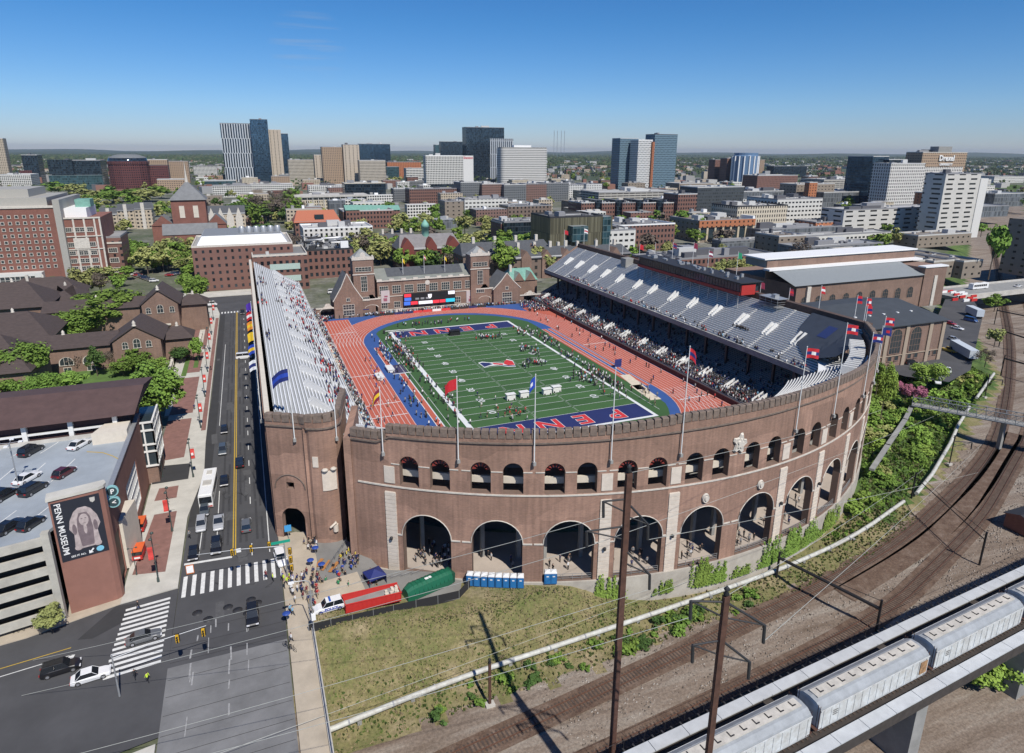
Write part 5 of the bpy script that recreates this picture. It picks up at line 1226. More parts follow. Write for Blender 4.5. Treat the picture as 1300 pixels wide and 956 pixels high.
def flagpole(x,y,z0,z1,label,cols=None,dirx=1,diry=.25,w=3.4,h=2.1,limp=0,r0=.11):
    r=E('flagpole',(x,y,z0),label,'flagpole','flagpoles on the stadium'); mb=MB(); mb.tube([(0,0,0),(0,0,z1-z0)],r0,7,r2=r0*.6); mb.build('pole',polew,r)
    mb=MB(); mb.lathe([(.01,-.1),(.14,0),(.01,.14)],(0,0,z1-z0+.08),6); mb.build('finial',polew,r)
    mb=MB(); mb.box(-.25,-.3,-.5,.25,.3,.1); mb.build('bracket',conc_d,r)
    if cols: flag(r,z1-z0-.2,w,h,cols,dirx,diry,limp)
    return r
def ftop(px,py,x,y): return hat(px,py,x,y)
for a,px,py,cols,dx,limp,l in ((-37.3,485,492,('maroon','yellow'),-1,.9,'red and gold flag hanging limp'),(-29.3,580,479,('red',),-1,.3,'plain red flag'),(-21.7,679,476,('blue','blue','white'),-1,1.0,'blue flag hanging limp'),(-13.95,777,467,None,1,0,'no flag'),(-6.4,871,440,('red','navy'),1,.8,'red and navy flag'),(9.3,1018,440,('red','navy','white'),1,0,'red and navy flag with white emblem'),(17,1067,410,('red','navy','white'),1,0,'red and navy flag with white emblem'),(26.5,1102,422,('navy','red','white'),1,0,'navy and red flag'),(33,1124,415,('navy','navy','red'),1,0,'navy flag with red'),(39,1131,403,('red','navy','white'),1,0,'red and navy flag flying high')):
    x,y,_=apos(a,.5); z1=hat(px,py,x,y); nth=l
    flagpole(x,y,20.6,z1,f'curved wall flagpole with {l}' if cols else 'bare white flagpole in the middle of the curved wall',cols,dx,-.1,w=2.5 if a<0 else 3.0,h=1.8,limp=limp)
for px,py,bx,by,cols,l in ((1087,375,1083,415,('red','navy'),'first of three close poles at the far corner'),(1097,378,1093,429,('red','navy','white'),'second of three close poles at the far corner'),(1101,388,1095,431,('red','navy'),'third of three close poles at the far corner')):
    x=77.6+(px-1087)*.1; 
    q=P(bx,by,24.5); d=rayd(bx,by); t=(x-CAM[0])/d[0]; y=CAM[1]+d[1]*t; z=CAM[2]+d[2]*t
    flagpole(x,y,z-1,hat(px,py,x,y),'red and navy flag, '+l,cols)
for px,py,bx,by,cols,l in ((1042,363,1038,402,('red','white'),'red and white flag against the dark gym roof'),(1002,366,1000,391,('maroon','red'),'maroon flag beside the steel platform'),(967,358,964,380,('maroon',),'maroon flag just right of the press box'),(935,320,934,356,('green',),'green flag behind the press box'),(899,318,898,345,('maroon','white'),'maroon flag behind the press box'),(880,308,879,335,('maroon',),'dark maroon flag behind the press box roof'),(854,308,853,332,('maroon','navy'),'dark flag left end of the press box'),(811,310,811,334,('red',),'small red flag left of the press box'),(831,308,831,330,None,'no flag beside the press box'),(790,300,790,329,None,'no flag by the green tree'),(773,300,773,324,None,'no flag by the glass building'),(756,303,756,320,None,'no flag above the far seats'),(741,290,741,317,('white','red'),'red and white striped flag hanging down'),(716,292,716,325,('red',),'red pennant at the far end')):
    x=76.6; d=rayd(bx,by); t=(x-CAM[0])/d[0]; y=CAM[1]+d[1]*t; z=CAM[2]+d[2]*t
    flagpole(x,y,22,hat(px,py,x,y),'right stand flagpole with '+l,cols,w=3,h=2,limp=.2)
for px,py,s,cols,l in ((376,465,5.4,('navy','blue'),'navy flag flying left over the wing'),(432,465,13.2,None,'no flag at the rounded wing corner')):
    x,y,nx,ny=wf(s); flagpole(x+nx*.3,y+ny*.3,20.4,hat(px,py,x,y),'white flagpole on the wing wall with '+l,cols,-1,.2,limp=.4)
LF=[('white','navy'),('blue','yellow'),('yellow','yellow'),('orange','yellow'),('red','white'),('purple',),('navy',),('green',),('blue',)]
for k,y in enumerate((-57,-45,-34,-23,-12,-1)):
    c=LF[k]
    flagpole(-74.9,y,21,28.2,'white flagpole on the street side of the left stand with '+'-'.join(dict.fromkeys(c))+' flag',c,-1,.45,w=1.7,h=2.1,limp=.35,r0=.08)
for k,y in enumerate((-73,-66)): flagpole(-74.9,y,21,27,('nearer' if k==0 else 'farther')+' short bare flagpole at the near end of the left stand wall',None,-1,.35,r0=.08)
# ================================================================ windows as parts
WCACHE={}
def win_mesh(w,h,fm,gm,bars=(1,1),fr=.14,dep=.12,sill=True,arch=False):
    k=(round(w,2),round(h,2),fm.name,gm.name,bars,arch)
    if k in WCACHE: return WCACHE[k]
    mb=MB()   # faces -y, origin bottom centre
    if arch:
        pts=[(-w/2,0)]+[( -w/2*cos(PI*i/8), h-w/2+w/2*sin(PI*i/8)) for i in range(9)]+[(w/2,0)]
        o=[(x*1.16,z*1.04) for x,z in pts]
        mb.poly([(x,-dep*.5,z) for x,z in pts][::1],1)
        for a,b,c,d in zip(pts,pts[1:],o[1:],o): mb.quad((a[0],-dep,a[1]),(b[0],-dep,b[1]),(c[0],-dep,c[1]),(d[0],-dep,d[1]),0)
    else:
        mb.quad((-w/2,-dep*.4,0),(w/2,-dep*.4,0),(w/2,-dep*.4,h),(-w/2,-dep*.4,h),1)
        mb.box(-w/2-fr,-dep,-.0,-w/2,0,h); mb.box(w/2,-dep,0,w/2+fr,0,h); mb.box(-w/2-fr,-dep,h,w/2+fr,0,h+fr)
    if sill: mb.box(-w/2-fr-.1,-dep-.12,-fr,w/2+fr+.1,0,0)
    for i in range(1,bars[0]): x=-w/2+w*i/bars[0]; mb.box(x-.05,-dep*.8,0,x+.05,0,h)
    for i in range(1,bars[1]): z=h*i/bars[1]; mb.box(-w/2,-dep*.8,z-.05,w/2,0,z+.05)
    WCACHE[k]=mb.mesh('window',[fm,gm]); return WCACHE[k]
def wins(root,spots,me,name='window'):
    """spots=(x,y,z,rotz) in the parent's frame; first 100 as parts, the rest as one stuff part"""
    n=0
    have=sum(1 for c in root.children if c.name.split('.')[0]==name)
    rest=[]
    for s in spots:
        if have+n<100:
            o=D.objects.new(name,me); COL.objects.link(o); o.parent=root; o.location=s[:3]; o.rotation_euler.z=s[3]; n+=1
        else: rest.append(s)
    if rest:
        mb=MB(); V=[v.co.copy() for v in me.vertices]; F=[(tuple(p.vertices),p.material_index) for p in me.polygons]
        for s in rest:
            M=Matrix.Translation(s[:3])@Matrix.Rotation(s[3],4,'Z'); o=len(mb.v); mb.v+=[tuple(M@v) for v in V]
            for f,m in F: mb.f.append(tuple(i+o for i in f)); mb.m.append(m); mb.sm.append(False)
        tag(mb.build(name,list(me.materials),root),kind='stuff')
def grid(x0,x1,n,z0,z1,m,y,rz=0):
    """n windows between x0,x1 by m rows between z0,z1 on a face; rz=0 faces -y, PI/2 faces +x, -PI/2 faces -x"""
    r=[]
    for j in range(m):
        for i in range(n):
            u=x0+(x1-x0)*(i+.5)/n; z=z0+(z1-z0)*j/max(1,m)
            r.append((u,y,z,0) if rz==0 else (y,u,z,rz))
    return r
wd=mat('window_glass_dark',(.035,.045,.05),.15,0,1,spec=.7)
def bldg(name,label,x0,y0,x1,y1,z1,mw,mr=None,z0=-.3,cat='building',par=.6,nroof=4,seed=1,parm=None):
    """box building with a parapet and roof plant; origin at its corner"""
    r=E(name,(x0,y0,0),label,cat); w,d=x1-x0,y1-y0
    mb=MB(); mb.prism([(0,0),(w,0),(w,d),(0,d)],z0,z1,0,1,bot=False)
    for (a,b,c,e) in ((0,0,w,.4),(0,d-.4,w,d),(0,.4,.4,d-.4),(w-.4,.4,w,d-.4)): mb.box(a,b,z1+.003,c,e,z1+par,2)
    mb.build('walls',[mw,mr or conc_d,parm or mw],r)
    rr=random.Random(seed)
    for k in range(nroof):
        s=min(w,d); a=rr.uniform(.1,.7)*w; b=rr.uniform(.2,.7)*d; q=MB(); q.box(a,b,z1,a+rr.uniform(.08,.25)*w,b+rr.uniform(.1,.28)*d,z1+rr.uniform(1.2,3.6)); q.build('roof_plant',rr.choice([conc,steel,conc_d,white]),r)
    return r
# ================================================================ the hall at the far end
def hall():
    Y=88.0; r=E('gymnasium_hall',(0,Y,0),'long brown brick collegiate hall with two towers behind the far bend','building')
    X=lambda px:xat(px,Y,385); HT=lambda px,py:hat(px,py,X(px),Y)
    xl,xr=X(480),X(603); zt=HT(480,357)
    mb=MB(); mb.box(xl,0,-.3,xr,16,zt); mb.build('main_block',brick_brn,r)
    mb=MB(); mb.gable(xl,.2,xr,16,zt,zt+4.2,'x',.2,0,1); mb.build('main_roof',[mat('grey_flat_roof',(.2,.21,.19),.9,.15,.4),brick_brn],r)
    mb=MB(); mb.quad((xl+5,2.2,zt+1.25),(xr-5,2.2,zt+1.25),(xr-5,7.9,zt+4.25),(xl+5,7.9,zt+4.25)); mb.build('dark_roof_panel',slate,r)
    mb=MB(); mb.box(xl-.2,-.5,zt-.35,xr+.2,0,zt+.1); mb.box(xl,-.25,zt*.50,xr,0,zt*.50+.3)
    for k in range(9): x=xl+1+k*(xr-xl-2)/8; mb.box(x-1.1,-.4,zt,x+1.1,.1,zt+.75)
    mb.box(xl,-.35,0,xr,0,1.6); mb.build('stone_trim',stone,r)
    big=win_mesh(3.6,3.3,stone,wd,(4,3)); sm=win_mesh(2.6,2.6,stone,wd,(3,2))
    n=8; w=xr-xl
    wins(r,[(xl+w*(i+.5)/n+.0,0,zt*.60,0) for i in (0,1,2,3,4,5,6,7)],big)
    wins(r,[(xl+w*(i+.5)/n,0,2.2,0) for i in range(8)],sm)
    mb=MB(); mb.tube([((xl+xr)/2,-.3,zt-2.0),((xl+xr)/2,-.1,zt-2.0)],1.1,14,smooth=False); mb.build('round_medallion',stone,r)
    def tower(a,b,top,pk,dp=6):
        x0,x1=X(a),X(b); z=HT((a+b)/2,top); zp=HT((a+b)/2,pk); mb=MB(); mb.box(x0,-1.4,-.3,x1,dp,z); t=mb.build('tower',brick_brn,r)
        mb=MB(); c=(x0+x1)/2; e=.3
        mb.box(x0-e,-1.7,z-.3,x1+e,-1.4,z+.1); mb.box(x0-e,-1.7,z*.73,x1+e,-1.4,z*.73+.4)
        mb.poly([(x0-e,-1.68,z),(x1+e,-1.68,z),(x1+e,-1.68,z+.9),(c+1.2,-1.68,z+1.2),(c+.9,-1.68,z+2.6),(c,-1.68,z+3.1),(c-.9,-1.68,z+2.6),(c-1.2,-1.68,z+1.2),(x0-e,-1.68,z+.9)])
        mb.poly([(x0-e,-1.4,z),(x1+e,-1.4,z),(x1+e,-1.4,z+.9),(c+1.2,-1.4,z+1.2),(c+.9,-1.4,z+2.6),(c,-1.4,z+3.1),(c-.9,-1.4,z+2.6),(c-1.2,-1.4,z+1.2),(x0-e,-1.4,z+.9)][::-1])
        for x in (x0,x1-.7): mb.box(x,-1.75,z,x+.7,-1,z+1.6)
        mb.build('tower_gable',stone,t)
        mb=MB(); mb.add([(x0,-1.2,z),(x1,-1.2,z),(x1,dp,z),(x0,dp,z),(c,dp/2,zp)],[(0,1,4),(1,2,4),(2,3,4),(3,0,4)]); mb.build('tower_roof',mat('pale_slate',(.25,.26,.26),.8,.15,.5),t)
        o=D.objects.new('window',win_mesh(x1-x0-2.2,1.7,stone,wd,(5,2))); COL.objects.link(o); o.parent=t; o.location=(c,-1.4,z*.79)
        o=D.objects.new('window',win_mesh(2.4,z*.26,stone,wd,(3,4))); COL.objects.link(o); o.parent=t; o.location=(c,-1.4,z*.44)
        o=D.objects.new('window',win_mesh(3.6,1.5,stone,wd,(4,1))); COL.objects.link(o); o.parent=t; o.location=(c,-1.4,z*.27)
    tower(450,476,328.5,316); tower(597,620,323.5,313)
    gr=mat('gable_roof_slate',(.13,.135,.14),.8,.15,.5)
    def wing(a,b,top,apex,Yo=-3.0,dp=13):
        x0,x1=X(a),X(b); z=HT((a+b)/2,top); za=HT((a+b)/2,apex); c=(x0+x1)/2
        mb=MB(); mb.box(x0,Yo,-.3,x1,Yo+dp,z); mb.poly([(x0,Yo,z),(x1,Yo,z),(c,Yo,za)]); t=mb.build('gabled_wing',brick_brn,r)
        mb=MB(); mb.quad((x0-.3,Yo+.3,z),(c,Yo+.3,za),(c,Yo+dp,za),(x0-.3,Yo+dp,z)); mb.quad((c,Yo+.3,za),(x1+.3,Yo+.3,z),(x1+.3,Yo+dp,z),(c,Yo+dp,za)); mb.build('wing_roof',gr,t)
        mb=MB(); 
        for s in (-1,1):
            q=[(c,za+.35),(c+s*(x1-x0)*.22,(z+za)/2+.4),(c+s*((x1-x0)/2+.3),z+.3)]
            for p_,q_ in zip(q,q[1:]): mb.tube([(p_[0],Yo,p_[1]),(q_[0],Yo,q_[1])],.26,4)
        mb.build('gable_coping',stone,t)
        for zz,w,h in ((z*.16,4.6,2.1),(z*.52,4.6,2.0)): 
            o=D.objects.new('window',win_mesh(w,h,stone,wd,(4,2))); COL.objects.link(o); o.parent=t; o.location=(c,Yo,zz)
        o=D.objects.new('window',win_mesh(1.3,1.3,stone,wd,(2,1))); COL.objects.link(o); o.parent=t; o.location=(c,Yo,z*1.02)
    wing(423,459,381,347); wing(624,657,366,346)
    def gate(a,b,top,aw,ah,Yo=-2):
        x0,x1=X(a),X(b); z=HT((a+b)/2,top); c=(x1-x0)/2
        pth=lambda s:(x0+s,Yo,0,-1)
        m=arched_wall(pth,(0,x1-x0),[(c,aw,0,ah-aw*.45,aw*.45)],1.2,1.5,ztop=z,zbot=-.2); o=m.build('gateway',brick_brn,r)
        mb=MB(); mb.box(x0,Yo-.3,z-.3,x1,Yo+.2,z+.25); mb.poly([(x0+c-2.4,Yo-.2,z),(x0+c+2.4,Yo-.2,z),(x0+c+1.3,Yo-.2,z+1),(x0+c+.7,Yo-.2,z+2),(x0+c-.7,Yo-.2,z+2),(x0+c-1.3,Yo-.2,z+1)]); 
        pts=[(x0+c-aw*1.05*cos(PI*i/10),Yo-.06,ah-aw*.45+aw*.5*sin(PI*i/10)) for i in range(11)]; mb.tube(pts,.2,5); mb.build('gate_trim',stone,o)
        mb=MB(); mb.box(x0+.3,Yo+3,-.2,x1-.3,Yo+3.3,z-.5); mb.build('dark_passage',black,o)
    gate(400,430,390,3.2,4.6); gate(459,483,379,2.7,4.4,-1.2); gate(603,625,365.5,2.7,4.4,-1.2); gate(656,684,373,3.0,4.6)
    return r,Y,X,HT,zt,xl,xr
HR,HY,HX,HHT,HZ,hxl,hxr=hall()
# scoreboard and banners on the hall
r=E('scoreboard',(0,HY-1.2,0),'wide dark scoreboard with lit sponsor panels on the front of the hall','scoreboard')
x0,x1=HX(512),HX(577); zb=HHT(545,385); zt_=HHT(545,370)
mb=MB(); mb.box(x0,-.2,zb,x1,.5,zt_); mb.build('screen',black,r)
def led(a,b,c,d,m,nm='panel'): mb=MB(); mb.box(x0+(x1-x0)*a,-.3,zb+(zt_-zb)*c,x0+(x1-x0)*b,-.2,zb+(zt_-zb)*d); mb.build(nm,m,r)
lr=mat('led_red',(.75,.04,.06),.5,0,1,emit=.5); lb=mat('led_blue',(.05,.15,.6),.5,0,1,emit=.5); lw=mat('led_white',(.8,.8,.85),.5,0,1,emit=.4); lc=mat('led_cyan',(.03,.45,.6),.5,0,1,emit=.5)
led(.01,.14,.72,.97,lr);led(.01,.14,.4,.66,lb);led(.0,.12,.04,.34,lb);led(.13,.26,.06,.32,lr);led(.28,.55,.05,.3,lw);led(.56,.68,.05,.3,lr);led(.69,.8,.05,.3,lr);led(.81,.99,.05,.34,lc);led(.86,.99,.7,.98,lw)
cx_=x0+(x1-x0)*.5; zc_=zb+(zt_-zb)*.66; mb=MB(); mb.poly([(cx_-.9,-.32,zc_+1),(cx_-.8,-.32,zc_-.4),(cx_,-.32,zc_-1.1),(cx_+.8,-.32,zc_-.4),(cx_+.9,-.32,zc_+1)]); mb.build('shield',lw,r)
for k in range(3): mb=MB(); x=x0+(x1-x0)*(.22+.1*k); mb.box(x,-.3,zb+(zt_-zb)*.45,x+(x1-x0)*.07,-.2,zb+(zt_-zb)*.6); mb.build('digits',steel,r)
for a,b,l in ((484,495,'left'),(592,602,'right')):
    xa,xb=HX(a),HX(b); za,zb_=HHT(a,385),HHT(a,369); o=E('wall_banner',((xa+xb)/2,HY-.25,za),f'{l} pale tall banner hanging on the hall front','banner'); mb=MB(); mb.box(-(xb-xa)/2,-.1,0,(xb-xa)/2,-.02,zb_-za); mb.build('cloth',flat('banner_pale',(.5,.45,.45)),o)
    mb=MB(); mb.box(-.9,-.13,.8,.7,-.1,2.2); mb.box(-.5,-.13,2.6,1,-.1,3.3); mb.build('print',flat('banner_print',(.3,.1,.14)),o)
for px,z in ((515,9),(542,10),(568,9)):
    x=HX(px); r=E('roof_flagpole',(x,HY+3,HZ),'thin flagpole on the hall roof with a limp pennant','flagpole','flagpoles on the hall roof'); mb=MB(); mb.tube([(0,0,0),(0,0,z)],.1,5); mb.build('pole',polew,r); flag(r,z-.3,2,1.6,('red','white') if px==542 else ('yellow',),1,.2,.8)
# copper roofed annex right of the hall
def annex():
    x0,x1=HX(657),HX(690); y=96; r=E('copper_roofed_annex',(x0,y,0),'dark brick annex with green copper dormers beside the right stand','building'); w=x1-x0; z=hat(665,352,x0,y)
    mb=MB(); mb.box(0,0,-.3,w,14,z-2); mb.build('walls',brick_brn,r); mb=MB(); mb.gable(0,0,w,14,z-2,z+3,'x',.3,0,1,hip=1.5); mb.build('roof',[copper,brick_brn],r)
    for k in range(2): mb=MB(); a=w*(.28+.45*k); mb.gable(a-2.6,-.3,a+2.6,7,z-2,z+2.2,'y',.2,0,1); mb.build('dormer',[mat('weathered_copper',(.27,.33,.28),.8,.2,.5),brick_brn],r)
    mb=MB(); mb.box(1,5,z,2.2,6.5,z+5); mb.build('chimney',stone,r)
annex()
# ================================================================ the museum on the left
def museum_block(name,label,x0,y0,x1,y1,z,zr,axis,front=None,hip=3,ov=1.1,chim=0):
    r=E(name,(x0,y0,0),label,'building'); w,d=x1-x0,y1-y0
    mb=MB(); mb.box(0,0,-.3,w,d,z); mb.build('walls',brick_brn,r); mb=MB(); mb.gable(0,0,w,d,z,zr,axis,ov,0,1,hip=hip); mb.build('roof',[brownroof,brick_brn],r)
    if hip==0:
        mb=MB(); mb.quad((-ov,-ov-.01,z-.2),(w/2,-ov-.01,zr-.2),(w/2,-ov-.01,zr+.1),(-ov,-ov-.01,z+.1)) if axis=='y' else None
    for k in range(chim): mb=MB(); mb.box(w*(.3+.4*k),d*.4,zr-1.5,w*(.3+.4*k)+1,d*.4+1,zr+1.6); mb.build('chimney',stone,r)
    mb=MB(); mb.lathe([(.6,0),(.4,.5),(.5,.9),(.05,1.5)],(w/2,(hip if axis=='y' else d/2),zr-.1),8); mb.build('roof_finial',stone,r)
    return r,w,d
def gable_front(r,w,z,zr,wz,gap,door=False,m=None):
    arch=win_mesh(1.9,3.0,stone,wd,(2,2),arch=True); a2=win_mesh(1.5,2.2,stone,wd,(2,2),arch=True)
    for dx,me in ((-gap,a2),(0,arch),(gap,a2)):
        o=D.objects.new('window',me); COL.objects.link(o); o.parent=r; o.location=(w/2+dx,-.02,wz)
    if door:
        mb=MB(); mb.box(w/2-2.4,-.25,0,w/2+2.4,-.02,4.6); mb.build('door',flat('door_dark',(.04,.025,.02)),r); mb=MB(); mb.box(w/2-3.0,-.6,4.6,w/2+3,0,5.2); mb.box(w/2-3.2,-2,-.2,w/2+3.2,0,.2); mb.build('door_surround',stone,r)
def gabled_pav(name,label,x0,y0,x1,y1,z,zr,**k):
    r=E(name,(x0,y0,0),label,'building'); w,d=x1-x0,y1-y0; mb=MB(); mb.box(0,0,-.3,w,d,z); mb.poly([(0,0,z),(w,0,z),(w/2,0,zr)]); mb.poly([(w,d,z),(0,d,z),(w/2,d,zr)]); mb.build('walls',brick_brn,r)
    mb=MB(); o=1.0; s=(zr-z)/(w/2)
    mb.add([(-o,-.5,z-o*s),(w/2,-.5,zr),(w/2,d+.5,zr),(-o,d+.5,z-o*s),(-o,-.5,z-o*s+.3),(w/2,-.5,zr+.3),(w/2,d+.5,zr+.3),(-o,d+.5,z-o*s+.3)],[(0,1,5,4),(4,5,6,7),(0,4,7,3),(0,3,2,1)])
    mb.add([(w+o,-.5,z-o*s),(w/2,-.5,zr),(w/2,d+.5,zr),(w+o,d+.5,z-o*s),(w+o,-.5,z-o*s+.3),(w/2,-.5,zr+.3),(w/2,d+.5,zr+.3),(w+o,d+.5,z-o*s+.3)],[(1,0,4,5),(5,4,7,6),(0,3,7,4),(3,0,1,2)])
    mb.build('roof',brownroof,r)
    mb=MB(); mb.lathe([(.7,0),(.45,.6),(.6,1.0),(.05,1.8)],(w/2,-.2,zr+.2),8); mb.build('gable_finial',stone,r); return r,w,d
# near pavilion: front at px 142-205, base about y=470
yA=P(170,468,.1)[1]; xa,xb=xat(143,yA,440),xat(205,yA,440); zA=hat(205,425,xb,yA); zAr=hat(172,416,(xa+xb)/2,yA)
r,w,d=gabled_pav('museum_pavilion','nearer brown brick pavilion with three arched windows and brown gable roof',xa,yA,xb,yA+18,zA-1,zAr+.5); gable_front(r,w,zA,zAr,zA-3.6,3.4)
r,w,d=museum_block('museum_range','long low brown roofed museum range with arched windows behind the garden trees',xa-30,yA+3,xa,yA+16,zA-2.5,zAr-2.5,'x',hip=0,ov=.9)
am=win_mesh(3.6,2.6,stone,wd,(3,1),arch=True); wins(r,[(3+6.5*i,-.02,2.6,0) for i in range(4)],am); wins(r,[(3+6.5*i,-.02,.2,0) for i in range(4)],win_mesh(2,1.5,stone,wd,(2,1)))
r,w,d=museum_block('museum_lodge','small hipped brown roof lodge joined to the right of the nearer pavilion',xb,yA+6,xb+8.5,yA+15,zA-3.2,zA+.2,'x',hip=4,ov=1)
yB=P(180,430,.1)[1]; xa,xb=xat(182,yB,405),xat(228,yB,405); zB=hat(228,380,xb,yB); zBr=hat(204,370,(xa+xb)/2,yB)
r,w,d=gabled_pav('museum_pavilion','farther brown brick pavilion with three pale arched windows over a dark door',xa,yB,xb,yB+18,zB-1,zBr+.5); gable_front(r,w,zB,zBr,zB-4.6,4.0,True)
r,w,d=museum_block('museum_range','brown roofed museum range left of the farther pavilion behind the big tree',xa-32,yB+4,xa,yB+16,zB-2.5,zBr-3,'x',hip=0,ov=.9)
r,w,d=museum_block('museum_lodge','small hipped brown roof lodge joined to the right of the farther pavilion',xb,yB+6,xb+9.5,yB+15,zB-3.5,zB-.2,'x',hip=4,ov=1)
# large hipped halls at the far left
for (pl,pr,pyb,pe,pr_,dp,lab,ch) in ((-40,62,432,388,358,24,'wide hipped brown roof hall at the left with a stone chimney',1),(62,100,415,382,362,20,'dark gabled end of the hipped hall by the big tree',0),(-50,66,470,428,397,26,'brown tiled hall cut by the left edge above the green trees',0),(-60,40,520,470,425,22,'lowest brown tiled hall cut by the left edge',0),(0,105,395,372,352,16,'long brown roof behind the hipped museum hall',1)):
    y=P((pl+pr)/2,pyb,0)[1]; x0=xat(pl,y,(pyb+pe)/2); x1=xat(pr,y,(pyb+pe)/2); z=hat(pr,pe,x1,y); zr=hat((pl+pr)/2,pr_,(x0+x1)/2,y+dp/2); museum_block('museum_hall',lab,x0,y,x1,y+dp,max(6,z),max(z+3,zr),'x',hip=9,ov=1.2,chim=ch)
# small pavilion kiosk in the garden
p=P(220,440,.1); r=E('garden_gate',(p[0],p[1],.1),'dark roofed gate lodge with stone piers in the museum garden','gate'); mb=MB(); mb.box(-3.6,-1,0,-2,1,4.5); mb.box(2,-1,0,3.6,1,4.5); mb.build('piers',stone,r); mb=MB(); mb.gable(-4,-2,4,2,4.5,6.8,'y',.4,0,1); mb.build('roof',[slate,stone],r)
def lowwall(a,b,h,label,m=stone):
    r=E('garden_wall',(a[0],a[1],.1),label,'wall'); dx,dy=b[0]-a[0],b[1]-a[1]; L=math.hypot(dx,dy); mb=MB(); mb.obox((dx/2,dy/2),(dx,dy),L,.5,0,h); mb.build('wall',m,r); mb=MB(); mb.obox((dx/2,dy/2),(dx,dy),L+.2,.7,h,h+.15); mb.build('coping',stone,r)
    for k in range(int(L/4)+1): t=k*4/L; mb=MB(); mb.box(dx*t-.4,dy*t-.4,0,dx*t+.4,dy*t+.4,h+.5); mb.build('pier',stone,r)
lowwall((-101.3,20),(-101.3,40),1.6,'pale stone balustrade wall beside the brick path'); lowwall((-101.6,44),(-100.8,62),1.1,'low stone wall from the garden gate to the path',brick_brn); lowwall((-94.2,60),(-94,76),1.2,'curved white low wall between brick paths',conc)
